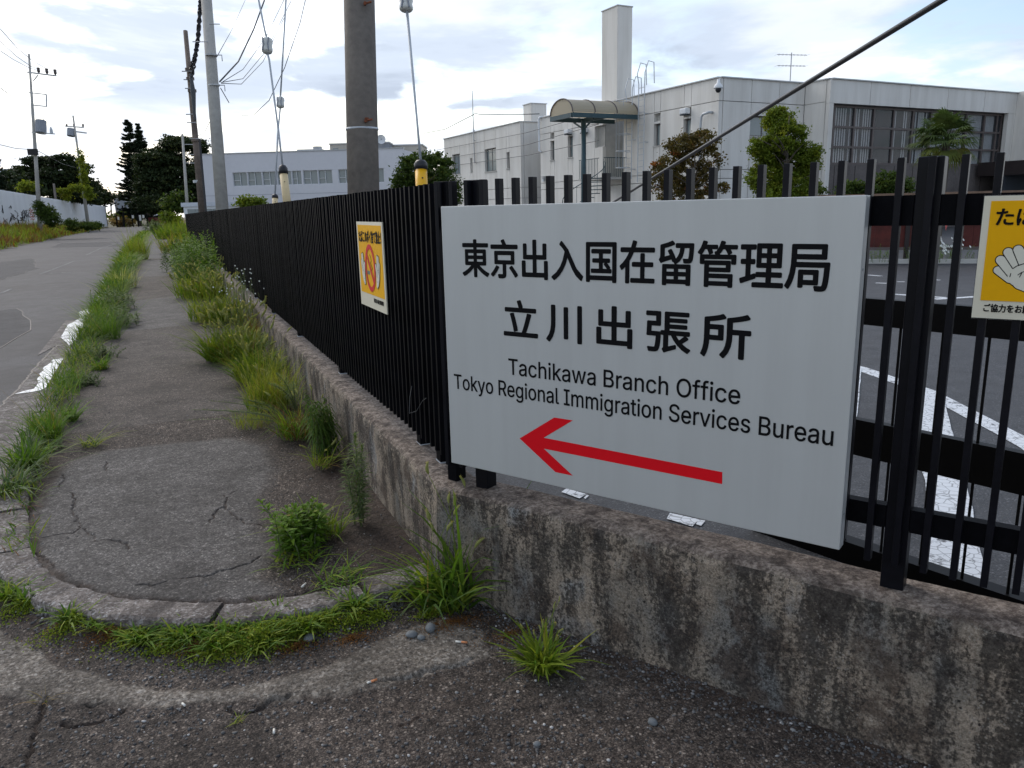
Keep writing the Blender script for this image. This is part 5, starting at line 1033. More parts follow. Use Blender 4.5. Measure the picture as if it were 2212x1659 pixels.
o, L, h_ = slab('beige_building', 'low cream block with a rooftop edge, behind the bushy green tree', 812, 315, 912, 345, 108, 'beige_wall')
MB().box((3.9, -0.03, h_-1.5), (5.2, -.003, h_-0.8)).build('window', 'glass_pale', o)
o, L, h_ = slab('water_tank_house', 'grey rooftop plant room beside the white satellite dish', 813, 309, 840, 340, 105, 'grey_wall', 'roof house', 3)
dh = thing('satellite_dish', 'white satellite dish on the grey rooftop plant room', 'dish', at(824, 310, 104.5)); m = MB()
for k in range(16):
    a, b = 2*math.pi*k/16, 2*math.pi*(k+1)/16; ctr = Vector((0, 0.25, 0.55))
    m.poly([ctr, (0.62*math.cos(a), 0, 0.55+0.62*math.sin(a)), (0.62*math.cos(b), 0, 0.55+0.62*math.sin(b))])
m.build('dish', 'white_metal', dh); MB().bar((0, 0.26, 0.5), (0, 0.3, -0.3), .06).build('stand', 'steel', dh); MB().tube([(0, .2, .5), (0, -.5, .6)], .03, 5).build('feed_arm', 'steel', dh)
o, L, h_ = slab('rooftop_tank', 'pale grey tank standing on the lavender office roof', 644, 326, 694, 336, 84, 'grey_wall', 'tank', 2)
MB().tube([(L*.75, 1, h_), (L*.75, 1, h_+.45), (L*.75, 1, h_+.5)], [.5, .5, .55], 12).build('hatch', 'steel', o)
o, L, h_ = slab('low_shed', 'low white prefabricated shed roof just over the far end of the black fence', 396, 446, 478, 470, 48, 'white_metal', 'shed', 5, 0.25)
for k in range(4): MB().box((L*(.1+.22*k), -.03, h_-.5), (L*(.1+.22*k)+.5, -.004, h_-.15)).build('window', 'glass_pale', o)
o, L, h_ = slab('house', 'cream house with dark windows glimpsed between the brown and the pale pole', 447, 420, 482, 450, 90, 'beige_wall')
MB().box((0.5, -.04, 0.1), (1.6, -.004, 0.9)).build('window', 'dark_inside', o); MB().box((0, -.05, 0), (1.9, -.045, 0.05)).build('ledge', 'brown_frame', o)
o, L, h_ = slab('warehouse', 'pale blue-grey warehouse with a bright roof beyond the road gate', 272, 428, 330, 468, 190, 'lavender_wall', 'building', 10, 0.6)
for k in range(3): MB().box((4+.8*k, -.05, 1.6+(k % 2)*.9), (4.6+.8*k, -.006, 2.3+(k % 2)*.9)).build('window', 'dark_inside', o)
o, L, h_ = slab('warehouse', 'white roofed hall behind the trees at the left edge', -60, 382, 80, 410, 120, 'beige_wall', 'building', 12, 1.2)
o, L, h_ = slab('house', 'small brown-grey house at the far left end of the road', 246, 430, 272, 468, 175, 'grey_wall')
MB().box((1, -.05, 1), (2, -.005, 1.8)).build('window', 'dark_inside', o)
# ------------------------------------------------------------ poles, guys and wires
def pole(name, label, top, bot, dep, dep2, r1, r0, mat, zb, seg=16):
    """top/bot picture points surveyed at depths; foot set on level zb"""
    T = at(*top, dep2); B = at(*bot, dep); d = (T-B).normalized(); B = B-d*((B.z-zb)/d.z)
    o = thing(name, label, 'pole', B); MB().tube([(0, 0, 0), T-B], [r0, r1], seg).build('shaft', mat, o, smooth=True); return o, B, T
pg, PB, PT = pole('utility_pole', 'thick weathered grey concrete utility pole with rusty step bolts and a steel band', (767, -400), (785, 400), 8.3, 8.55, 0.163, 0.172, 'grey_pole', 0, 28)
pd = (PT-PB)
def onpole(py):  # fraction along the shaft for a picture row
    lo, hi = 0.0, 1.0
    for _ in range(30):
        m_ = (lo+hi)/2; q = PB+pd*m_-EYE; y = CAM_CY-CAM_F*q.dot(UP)/q.dot(FWD)
        if y > py: lo = m_
        else: hi = m_
    return pd*lo
side = (EYE-PB); side.z = 0; side = side.normalized(); sx = Vector((-side.y, side.x, 0))*-1
for py, s in ((17, 0.06), (265, 0.04)):
    p = onpole(py); a = p+side*0.16-RIGHT*(-s)
    sb = MB().tube([a, a+side*0.05], 0.018, 8).build('step_bolt', 'rust', pg); MB().tube([a+side*.03, a+side*0.03+RIGHT*0.07+Vector((0, 0, .015))], 0.011, 6).build('bolt_arm', 'rust', sb)
p = onpole(279); MB().tube([p-Vector((0, 0, .012)), p+Vector((0, 0, .012))], 0.176, 28).build('steel_band', 'galv', pg, smooth=True)
p = onpole(258)+side*.178+RIGHT*.05; MB().box(p-Vector((.02, .006, .03)), p+Vector((.02, .006, .0))).build('rust_plate', 'rust', pg)
pa = onpole(60); pb_ = onpole(145); m = MB()
for a0, a1 in ((-1.25, -1.0), (-1.0, -0.75)):
    e = lambda t_, q: q+(side*math.cos(t_)+RIGHT*math.sin(t_))*0.1715
    m.quad(e(a0-.3, pa), e(a1-.3, pa), e(a1-.3, pb_), e(a0-.3, pb_))
m.build('number_plate', 'paper_white', pg)
pale, _, PTp = pole('utility_pole', 'slender pale concrete pole carrying thin wires, left of the lavender building', (437, -120), (480, 450), 20, 20.5, 0.13, 0.165, 'pale_pole', 0, 20)
for py in (137, 202):
    q = at(462 if py > 150 else 456, py-18, 20.2)-Vector(pale.location); MB().tube([q-Vector((0, 0, .02)), q+Vector((0, 0, .02))], 0.150, 18).build('steel_band', 'steel', pale)
    MB().tube([q+RIGHT*.1, q+RIGHT*.28, q+RIGHT*.28-Vector((0, 0, .15))], .014, 5).build('hook', 'steel', pale)
for py, px in ((52, 452), (90, 449)): q = at(px, py, 20.1)-Vector(pale.location); MB().tube([q, q+RIGHT*(.28 if px > 450 else -.4)], .013, 5).build('step_bolt', 'steel', pale)
brown, _, _ = pole('utility_pole', 'leaning dark brown pole with a tangle of twisted cables near its top', (400.5, 67), (437, 459), 30, 30.4, 0.085, 0.15, 'brown_pole', 0, 14)
m = MB()
for (x, y) in ((402, 154), (406, 172), (409, 191), (411, 247), (413, 265), (419, 300)): q = at(x+3, y, 30)-Vector(brown.location); m.tube([q-RIGHT*.22, q+RIGHT*.16], .02, 5)
m.build('step_bolt', 'steel', brown)
for (x, y, r_) in ((408, 150, .14), (411, 170, .15), (415, 196, .16), (422, 303, .15), (427, 392, .17)): q = at(x, y, 30.1)-Vector(brown.location); MB().tube([q-Vector((0, 0, .05)), q+Vector((0, 0, .05))], r_, 12).build('clamp', 'brown_pole' if y != 392 else 'galv', brown)
q0 = at(417, 200, 29.8)-Vector(brown.location); MB().tube([at(412, 160, 29.8)-Vector(brown.location), q0, at(421, 260, 29.8)-Vector(brown.location)], [.05, .10, .04], 8).build('cable_loop', 'wire', brown)
MB().tube([at(431, 300, 29.8)-Vector(brown.location), at(445, 458, 29.7)-Vector(brown.location)], .045, 6).build('riser_pipe', 'cable_black', brown)
thin, _, _ = pole('utility_pole', 'short thin grey pole in front of the dark trees, left of the brown pole', (394, 290), (405, 452), 58, 58, 0.08, 0.13, 'pale_pole', 0, 8)
for y in (312, 334, 352): q = at(399, y, 58)-Vector(thin.location); MB().bar(q, q+RIGHT*.9, .05).build('arm', 'steel', thin)

def xarm(o, B, x0, y0, x1, y1, dep, w=0.09, name='crossarm', mat='steel'): return MB().bar(at(x0, y0, dep)-B, at(x1, y1, dep)-B, w).build(name, mat, o)
L1, B1, T1 = pole('power_pole', 'tall power pole with crossarm, drum transformer and square bracket beside the white fence', (62.5, 117), (84, 447), 65, 66, 0.08, 0.19, 'pale_pole', 0.2, 12)
Z1 = lambda x, y: (x*.3333, y*.3333)
a_ = xarm(L1, B1, *Z1(178, 468), *Z1(365, 492), 65, .12)
for x, y in ((252, 478), (306, 484), (360, 490)):
    p = at(*Z1(x, y-4), 65)-B1; MB().tube([p, p+Vector((0, 0, .15)), p+Vector((0, 0, .3)), p+Vector((0, 0, .42)), p+Vector((0, 0, .46))], [.05, .13, .11, .13, .05], 8).build('insulator', 'brown_frame', L1)
for q in (((185, 600), (300, 612)), ((200, 680), (305, 690)), ((300, 612), (302, 690)), ((215, 525), (248, 485)), ((205, 857), (355, 868))): xarm(L1, B1, *Z1(*q[0]), *Z1(*q[1]), 65, .08, 'bracket')
p = at(*Z1(265, 862), 65)-B1; q = at(*Z1(265, 782), 65)-B1; tk = MB().tube([p, q], .42, 14).build('transformer', 'grey_wall', L1, smooth=False); MB().tube([q+Vector((.2, 0, 0)), q+Vector((.2, 0, .12))], .06, 6).build('bushing', 'porcelain', tk)
p = at(*Z1(335, 866), 65)-B1; MB().tube([p, p+Vector((0, 0, .3)), p+Vector((0, 0, .55))], [.14, .12, .04], 6).build('switch', 'galv', L1)
p = at(*Z1(215, 985), 65)-B1; MB().box(p-Vector((.4, .2, .25)), p+Vector((.35, .2, .25))).build('junction_box', 'cable_black', L1)
L2, B2, T2 = pole('power_pole', 'second smaller power pole wrapped in yellow-green creeper further along the white fence', (157.7, 250), (190, 482), 95, 95, 0.09, 0.22, 'pale_pole', 0.0, 10)
xarm(L2, B2, *Z1(425, 818), *Z1(542, 826), 95, .14); xarm(L2, B2, *Z1(450, 848), *Z1(560, 862), 95, .16)
p = at(*Z1(460, 882), 95)-B2; q = at(*Z1(462, 835), 95)-B2; MB().tube([p, q], .45, 10).build('transformer', 'grey_wall', L2)
for x in (432, 480, 538): MB().tube([at(*Z1(x, 820), 95)-B2, at(*Z1(x, 805), 95)-B2], .12, 6).build('insulator', 'brown_frame', L2)
for i, (x0, y0, x1, y1, dep, lab) in enumerate(((348, 1190, 360, 1285, 90, 'short leaning grey post showing above the white fence between the two power poles'), (662, 1205, 678, 1330, 150, 'small distant pole at the far end of the white fence'), (716, 1245, 722, 1400, 170, 'thin distant pole left of the road gate'), (756, 1300, 760, 1420, 170, 'thin distant pole just behind the road gate'), (808, 1320, 816, 1440, 175, 'thin distant post right behind the road gate panel'))):
    pole('distant_pole', lab, Z1(x0, y0), Z1(x1, y1), dep, dep, .12, .2, 'grey_pole', 0, 6)

def cable(name, label, pts, rad, mat='wire', group=None, sag=0.0, seg=6):
    P = [at(*p) for p in pts]
    if len(P) == 2 and sag: P = [P[0].lerp(P[1], t_)-Vector((0, 0, sag*4*t_*(1-t_))) for t_ in np.linspace(0, 1, 14)]
    o = MB().tube([p-P[0] for p in P], rad, seg).build(name, mat, smooth=True); o.location = P[0]; return tag(o, label, 'cable', group)
# heavy black stay crossing the office from lower left to upper right
a = at(1290, 458, 13); b = at(2120, -52, 3.6); d_ = b-a; a = a-d_*((a.z-0.0)/d_.z); b = b+d_*((9.0-b.z)/d_.z)
o = MB().tube([Vector((0, 0, 0)), b-a], 0.0165, 12).build('stay_cable', 'cable_black', smooth=True); o.location = a; tag(o, 'thick black stay cable slanting up to the right in front of the office', 'cable')
# guy wires with white strain insulators and coloured guards
def strain(name, label, px, py0, py1, dep, w, px2=None):
    A = at(px, py0, dep); B_ = at(px2 or px, py1, dep); o = thing(name, label, 'insulator', B_); d = A-B_; r = w*dep/CAM_F/2; m = MB()
    m.tube([d*t_ for t_ in (0, .06, .14, .3, .5, .7, .86, .94, 1)], [r*.45, r*.8, r*.97, r, r*.88, r, r*.97, r*.8, r*.45], 14); m.build('body', 'porcelain', o, smooth=True)
    for s in (-1, 1):
        e = MB().tube([d*.1+RIGHT*r*.55*s-FWD*r*.9, d*.5+RIGHT*r*.4*s-FWD*r*.98, d*.9+RIGHT*r*.55*s-FWD*r*.9], r*.12, 6).build('groove', 'grey_wall', o)
    return o
Z2 = lambda x, y: (414.72+x*.33331, y*.33331)
def guard(name, label, top, bot, dep, w, mat, dep0=None):
    A = at(*top, dep); B_ = at(*bot, dep0 or dep); o = thing(name, label, 'guard', B_); d = A-B_; r = w*dep/CAM_F/2
    MB().tube([Vector((0, 0, 0)), d*.86], r, 14).build('sleeve', mat, o, smooth=True); MB().tube([d*.82, d*.93, d*.98, d], [r*1.12, r*1.12, r*.8, r*.25], 14).build('cap', 'guard_cap', o, smooth=True)
    MB().tube([d*.66-FWD*r*.93+RIGHT*r*.3, d*.66-FWD*r*1.06+RIGHT*r*.3], r*.13, 8).build('screw', 'guard_cap', o); return o
dg = 6.2
guard('guy_guard', 'bright yellow guard with black cap on the guy wire just behind the fence corner', (908.5, 345), (914, 470), dg, 26, 'guard_yellow')
cable('guy_wire', 'steel guy wire rising from the yellow guard to the white insulator', [(908.5, 347, dg), (901, 262, dg), (879, 24, dg)], [.011, .009, .012], 'galv')
strain('strain_insulator', 'white fluted strain insulator at the top edge, above the yellow guard', 877, -8, 25, dg, 30, 877.5)
cable('guy_wire', 'continuation of the guy wire above the top-edge insulator', [(876.5, -5, dg), (832, -520, dg)], .012, 'galv')
guard('guy_guard', 'cream leaning guy guard with black cap between the two insulators', Z2(587, 1068), (624, 470), 12, 17, 'guard_cream')
guard('guy_guard', 'small cream guy guard with black cap, leftmost of the guards', Z2(538, 1258), (595, 470), 15, 12, 'guard_cream')
cable('guy_wire', 'steel guy wire crossing from the upper insulator down to the cream guard', [(*Z2(587, 1070), 12), (*Z2(563, 870), 12), (*Z2(500, 385), 12), (*Z2(490, 350), 12)], .016, 'galv')
strain('strain_insulator', 'white fluted strain insulator on the left guy wire, upper of the pair', *Z2(487, 245), Z2(487, 348)[1], 12, 24)
cable('guy_wire', 'guy wire running up out of view from the upper left insulator', [(*Z2(485, 248), 12), (*Z2(470, 190), 12), (*Z2(250, -900), 12)], .015, 'galv')
cable('guy_wire', 'guy wire from the lower insulator down to the leftmost guard', [(*Z2(538, 1262), 15), (*Z2(555, 880), 15), (*Z2(572, 700), 15)], .018, 'galv')
strain('strain_insulator', 'smaller white strain insulator, lower of the pair on the crossing guy wires', *Z2(573, 628), Z2(573, 700)[1], 15, 17)
cable('guy_wire', 'guy wire running up out of view from the lower small insulator', [(*Z2(573, 632), 15), (*Z2(598, 200), 15), (*Z2(668, -1100), 15)], .017, 'galv')
# overhead wires
for i, (pts, r_, lab) in enumerate((
    ([(*Z2(470, 0), 24), (*Z2(400, 190), 24), (*Z2(300, 400), 23), (*Z2(180, 530), 20.5)], .022, 'darkest drooping wire from the top edge to the pale pole bracket'),
    ([(*Z2(600, -10), 30), (*Z2(480, 240), 28), (*Z2(330, 450), 24), (*Z2(200, 530), 20.5)], .010, 'thin drooping wire below the darkest one, first of three'),
    ([(*Z2(640, 10), 30), (*Z2(480, 330), 28), (*Z2(330, 510), 24), (*Z2(190, 535), 20.5)], .010, 'thin drooping wire to the pale pole bracket, second of three'),
    ([(*Z2(600, 110), 30), (*Z2(460, 400), 28), (*Z2(320, 545), 24), (*Z2(190, 540), 20.5)], .010, 'thin drooping wire to the pale pole bracket, lowest of three'),
    ([(*Z2(735, 0), 40), (*Z2(700, 150), 40), (*Z2(600, 440), 42), (*Z2(500, 650), 45), (*Z2(400, 745), 50), (*Z2(320, 750), 60)], .020, 'long thin wire pair passing behind the guy wires'),
    ([(*Z2(345, 0), 40), (*Z2(260, 190), 38), (*Z2(160, 370), 21)], .010, 'faint thin wire to the upper bracket of the pale pole'),
    ([(*Z2(185, 570), 21), (*Z2(240, 665), 21.5)], .012, 'short loose wire tail hanging from the pale pole bracket'),
    ([(*Z2(130, 760), 30), (*Z2(80, 860), 50), (*Z2(0, 900), 60)], .014, 'thin wire running left from the pale pole down towards the brown pole'),
    ([(*Z1(0, 185), 50), (*Z1(110, 310), 58), (*Z1(200, 385), 65), (*Z1(300, 446), 65)], .022, 'uppermost wire reaching the left power pole'),
    ([(*Z1(0, 265), 50), (*Z1(100, 360), 58), (*Z1(200, 430), 65), (*Z1(255, 447), 65)], .022, 'second wire from the left edge to the left power pole'),
    ([(*Z1(0, 328), 50), (*Z1(90, 388), 58), (*Z1(190, 440), 65), (*Z1(230, 450), 65)], .020, 'third wire from the left edge to the left power pole'),
    ([(*Z1(0, 568), 52), (*Z1(90, 635), 60), (*Z1(190, 680), 65)], .026, 'dark wire drooping to the square bracket of the left power pole'),
    ([(*Z1(0, 938), 55), (*Z1(100, 962), 60), (*Z1(215, 970), 65), (*Z1(250, 980), 65), (*Z1(400, 1060), 80), (*Z1(500, 1090), 95)], .024, 'low wire from the left edge past the junction box to the creeper-wrapped pole'),
    ([(*Z2(1500, 865), 60), (*Z2(1640, 838), 50), (1024, 247, 40)], .02, 'faint wire sloping to the annex mast from the left'),
    ([(1024, 244, 38), (1036, 247, 37), (1130, 247, 34), (1165, 246, 33)], .018, 'wire from the mast to the annex chimney'))):
    o = cable('overhead_wire', lab, pts, r_, 'wire', 'overhead wires', seg=5)
m = MB()
for off, (x0, x1) in ((0, (1297, 1300)), (9, (1306, 1310))):
    pts = [(x0+8, -40), (x0, 0), (x0-6, 80), (x0-18, 250), (x0-35, 360), (x0-62, 450+off*6)]
    P = [at(*Z1(*p), 29.8) for p in pts]; Q = []
    for a, b in zip(P, P[1:]): Q += [a.lerp(b, t_/6) for t_ in range(6)]
    Q.append(P[-1])
    for ph in (0, math.pi): m.tube([q+RIGHT*.045*math.sin(i*1.9+ph)+FWD*.045*math.cos(i*1.9+ph) for i, q in enumerate(Q)], .035, 5)
o = m.build('twisted_cable', 'cable_black'); tag(o, 'pair of thick twisted black cables dropping onto the brown pole', 'cable')

# ------------------------------------------------------------ foliage
def leaf_cloud(P, N, size, tint, elong=1.0):
    """rhombic leaves at points P with normals N (numpy)"""
    n = len(P); a = RNG.normal(size=(n, 3)); t1 = np.cross(N, a); t1 /= np.linalg.norm(t1, axis=1, keepdims=True)+1e-9; t2 = np.cross(N, t1)
    s = (size*RNG.uniform(.6, 1.3, n))[:, None]; v = np.stack([P-t1*s*elong, P+t2*s*.5, P+t1*s*elong, P-t2*s*.5], 1).reshape(-1, 3)
    return v, tint
def mesh_from(name, V, T, mat, parent=None):
    n = len(V)//4; me = bpy.data.meshes.new(name); me.vertices.add(n*4); me.vertices.foreach_set('co', V.astype(np.float32).ravel())
    me.loops.add(n*4); me.loops.foreach_set('vertex_index', np.arange(n*4, dtype=np.int32)); me.polygons.add(n)
    me.polygons.foreach_set('loop_start', np.arange(0, n*4, 4, dtype=np.int32)); me.polygons.foreach_set('loop_total', np.full(n, 4, np.int32)); me.update(calc_edges=True)
    a = me.attributes.new('tint', 'FLOAT', 'FACE'); a.data.foreach_set('value', np.asarray(T, np.float32)); me.materials.append(M[mat])
    o = bpy.data.objects.new(name, me); COL.objects.link(o); o.parent = parent; return o
def blob_crown(name, blobs, leaf, mat, parent, dens=1.0, flat=1.0, topt=0.0):
    Vs = []; Ts = []
    for (cx, cy, cz), (rx, ry, rz), n in blobs:
        nb = max(4, int(n*dens/45)); d = RNG.normal(size=(nb, 3)); d /= np.linalg.norm(d, axis=1, keepdims=True)
        rr = RNG.uniform(.35, 1.0, nb)[:, None]**0.6; C = np.array([cx, cy, cz])+d*rr*np.array([rx, ry, rz]); cs = RNG.uniform(.5, 1.25, nb); tn = np.clip(RNG.normal(.45, .2, nb), 0, .97)
        for k in range(nb):
            m_ = int(n*dens/nb*RNG.uniform(.6, 1.4)); q = RNG.normal(size=(m_, 3))*np.array([1, 1, .6*flat])*leaf*1.9*cs[k]*(1.0)
            Nn = RNG.normal(size=(m_, 3))+np.array([0, 0, .8]); Nn /= np.linalg.norm(Nn, axis=1, keepdims=True)
            v, _ = leaf_cloud(C[k]+q, Nn, leaf, None); Vs.append(v); Ts.append(np.clip(tn[k]+RNG.normal(0, .12, m_), 0, 1))
    return mesh_from(name, np.concatenate(Vs), np.concatenate(Ts), mat, parent)
def limb_set(parent, h, r, k, spread, z0=0.35, mat='bark', seed=1, name='trunk', lean=(0, 0)):
    rr = random.Random(seed); m = MB(); m.tube([(0, 0, -.3), (lean[0]*.3, lean[1]*.3, h*.3), (lean[0]*.7, lean[1]*.7, h*.65), (lean[0], lean[1], h)], [r, r*.75, r*.45, r*.12], 8); m.build(name, mat, parent, smooth=True)
    b = MB()
    for i in range(k):
        a = rr.uniform(0, 6.28); z = h*rr.uniform(z0, .8); L = spread*rr.uniform(.5, 1); b.tube([(lean[0]*z/h, lean[1]*z/h, z), (L*.5*math.cos(a), L*.5*math.sin(a), z+L*.35), (L*math.cos(a), L*math.sin(a), z+L*.6)], [r*.4, r*.2, r*.05], 5)
    if k: b.build('limb', mat, parent)
def tree_at(name, label, px, ptop, pbase, dep, blobs_px, leaf, mat, dens=1.0, zbase=0.0, trunk=True, flat=1.0, cat='tree', group=None, depthk=1.0):
    """blobs_px: (px, py, half width px, half height px, n)"""
    B = at(px, pbase, dep); B.z = zbase; o = thing(name, label, cat, B, 0, group); blobs = []
    for bx, by, bw_, bh, n in blobs_px:
        c_ = at(bx, by, dep+random.uniform(-.4, .4)*bw_*dep/CAM_F)-B; s = dep/CAM_F; blobs.append(((c_.x, c_.y, c_.z), (bw_*s, bw_*s*depthk, bh*s), n))
    blob_crown('crown', blobs, leaf, mat, o, dens, flat)
    if trunk: T_ = at(px, ptop, dep); limb_set(o, (T_.z-B.z)*.9, max(.05, (T_.z-B.z)*.022), 9, (T_.z-B.z)*.3, seed=int(px))
    return o
def conifer(name, label, px, ytop, ybase, dep, wpx, seed=0, zb=0.0):
    B = at(px, ybase, dep); B.z = zb; T_ = at(px, ytop, dep); h = T_.z-B.z; W_ = wpx*dep/CAM_F; o = thing(name, label, 'tree', B); rr = random.Random(seed); Vs = []; Ts = []
    MB().tube([(0, 0, -.2), (0, 0, h*.98)], [h*.02, .02], 7).build('trunk', 'bark', o); br = MB(); z = h*.09; 
    while z < h*.985:
        f = 1-z/h; L0 = W_*(f**.66)*(0.75+.3*rr.random())+.06; k = 12
        for i in range(k):
            a = rr.uniform(0, 6.28); L = L0*rr.uniform(.5, 1.18); dx, dy = math.cos(a), math.sin(a); droop = L*.12; z += h*rr.uniform(-.012, .012)
            br.tube([(0, 0, z), (dx*L*.6, dy*L*.6, z-droop*.2), (dx*L, dy*L, z-droop*.1)], [.04, .025, .008], 4, cap=False)
            m_ = int(50+L*70); t_ = RNG.uniform(.08, 1, m_)**.8; wd = (0.10+.16*L*(1-t_))*RNG.normal(size=m_)*.5
            P = np.stack([dx*L*t_-dy*wd, dy*L*t_+dx*wd, z-droop*np.sin(t_*3.1)*.5-RNG.uniform(0, .12, m_)+.08*L*t_**3], 1)
            Nn = RNG.normal(size=(m_, 3))*.5+np.array([0, 0, 1]); Nn /= np.linalg.norm(Nn, axis=1, keepdims=True)
            v, _ = leaf_cloud(P, Nn, .0009*B.length, None, 1.8); Vs.append(v); Ts.append(np.clip(RNG.normal(.4, .18, m_), 0, 1))
        z += h*.021*(.8+.5*rr.random())
    mesh_from('crown', np.concatenate(Vs), np.concatenate(Ts), 'tree_conifer', o); br.build('limb', 'bark', o); return o
conifer('conifer_tree', 'tall pointed dark conifer at the end of the road, taller one of the pair', 300, 262, 462, 150, 46, 1)
conifer('conifer_tree', 'slightly shorter pointed conifer just right of the tallest one', 321, 271, 462, 146, 38, 2)
conifer('conifer_tree', 'dark conifer cut off by the left edge above the white fence', -6, 252, 440, 88, 36, 3)
tree_at('broadleaf_tree', 'big dark spreading tree behind the brown pole at the end of the pavement', 372, 300, 462, 140,
        [(350, 345, 52, 24, 4200), (335, 380, 40, 40, 3800), (345, 395, 44, 50, 5200), (385, 400, 45, 50, 5200), (425, 395, 36, 42, 3600), (330, 360, 32, 30, 2200), (395, 312, 42, 16, 1900), (375, 305, 24, 10, 700), (430, 318, 20, 16, 800), (360, 440, 70, 22, 3500), (440, 355, 20, 30, 1300), (452, 415, 16, 34, 1500), (318, 425, 20, 30, 1500)], .27, 'tree_dark', 2.2, flat=.5)
tree_at('broadleaf_tree', 'dark flat-topped tree behind the white fence between the two power poles', 130, 330, 440, 100,
        [(100, 352, 50, 14, 1900), (60, 372, 40, 14, 1500), (135, 345, 28, 12, 900), (170, 365, 30, 14, 1100), (110, 385, 55, 20, 3000), (150, 400, 50, 26, 3400), (185, 400, 22, 18, 1100), (70, 405, 60, 22, 3400), (190, 425, 20, 16, 1000), (120, 425, 70, 20, 3400)], .20, 'tree_dark', 2.0, flat=.4)
tree_at('broadleaf_tree', 'dark green tree mass at the far left edge behind the white fence', 20, 375, 440, 92, [(15, 395, 32, 20, 1800), (40, 415, 45, 18, 2000), (0, 420, 30, 20, 1500)], .26, 'tree_dark')
tree_at('broadleaf_tree', 'small dark round tree at the far end of the white fence', 208, 402, 470, 150, [(208, 415, 16, 14, 1200), (222, 432, 16, 10, 900), (200, 440, 16, 18, 1000)], .34, 'tree_dark')
tree_at('distant_trees', 'low dark tree line on the horizon above the warehouse', 290, 418, 440, 230, [(262, 428, 18, 6, 500), (290, 426, 18, 5, 500), (312, 427, 18, 5, 500), (335, 430, 14, 6, 400)], .55, 'tree_dark', trunk=False)
tree_at('shrub', 'pale green bush behind the road gate', 300, 452, 478, 150, [(303, 460, 9, 10, 500), (285, 470, 10, 6, 300), (255, 468, 16, 8, 500)], .3, 'tree_olive', trunk=False, cat='bush')
tree_at('shrub', 'light green arching shrub in front of the dark trees, left of the brown pole', 375, 420, 470, 60, [(378, 440, 22, 16, 1300), (392, 425, 12, 14, 600)], .14, 'tree_mid', trunk=False, cat='bush')
tree_at('shrub', 'bright green bush at the end of the pavement by the road gate', 364, 458, 482, 80, [(362, 470, 11, 10, 700), (378, 472, 8, 7, 350)], .16, 'tree_olive', trunk=False, cat='bush')
tree_at('shrub', 'spiky green shrub top showing over the fence before the lavender building', 543, 425, 470, 26, [(543, 438, 20, 9, 700), (530, 436, 10, 6, 200), (556, 434, 10, 6, 200)], .07, 'tree_olive', trunk=False, cat='bush')
tree_at('broadleaf_tree', 'bushy mid-green tree just left of the white annex', 915, 325, 455, 26, [(895, 372, 42, 38, 5200), (940, 365, 38, 36, 4800), (960, 395, 28, 34, 2600), (880, 405, 34, 32, 3000), (925, 415, 55, 34, 5000), (905, 345, 24, 18, 1300), (975, 420, 22, 30, 1800)], .052, 'tree_mid', 1.0, depthk=.8)
tree_at('crepe_myrtle', 'small tree with thin dark trunks and red-bronze leaf tips, beside the drain pipe', 1497, 290, 470, 27,
        [(1475, 318, 38, 30, 1500), (1510, 310, 40, 30, 1500), (1440, 365, 30, 34, 1000), (1530, 345, 26, 40, 900), (1480, 375, 45, 36, 1800), (1420, 390, 22, 22, 420), (1500, 420, 45, 35, 1500), (1555, 405, 18, 14, 260), (1450, 420, 26, 26, 600)], .055, 'tree_red', 1.5)
tree_at('broadleaf_tree', 'tall lobed bright green tree in front of the recessed office wall', 1693, 225, 470, 29,
        [(1680, 262, 34, 32, 3400), (1700, 300, 50, 36, 4600), (1665, 330, 46, 26, 3600), (1640, 318, 26, 20, 1400), (1710, 350, 44, 40, 4200), (1745, 345, 28, 38, 2400), (1660, 385, 50, 34, 4200), (1720, 405, 50, 34, 4200), (1690, 430, 60, 26, 3500)], .055, 'tree_olive', 1.5, depthk=.8)
tree_at('shrub', 'low dark round hedge bush under the brown office window, left one', 1845, 400, 440, 24, [(1840, 412, 28, 20, 1900), (1868, 416, 24, 16, 1300)], .05, 'tree_mid', trunk=False, cat='bush')
tree_at('shrub', 'larger dark hedge bush left of the palm', 1920, 380, 440, 24, [(1915, 398, 34, 26, 2600), (1945, 405, 26, 24, 1700), (1900, 415, 24, 16, 1000)], .05, 'tree_mid', trunk=False, cat='bush')
tree_at('shrub', 'small dark leafy shrub at the office corner pier right of the lobed tree', 1778, 395, 440, 27, [(1776, 412, 13, 16, 420), (1772, 440, 12, 10, 250)], .05, 'tree_mid', trunk=False, cat='bush')
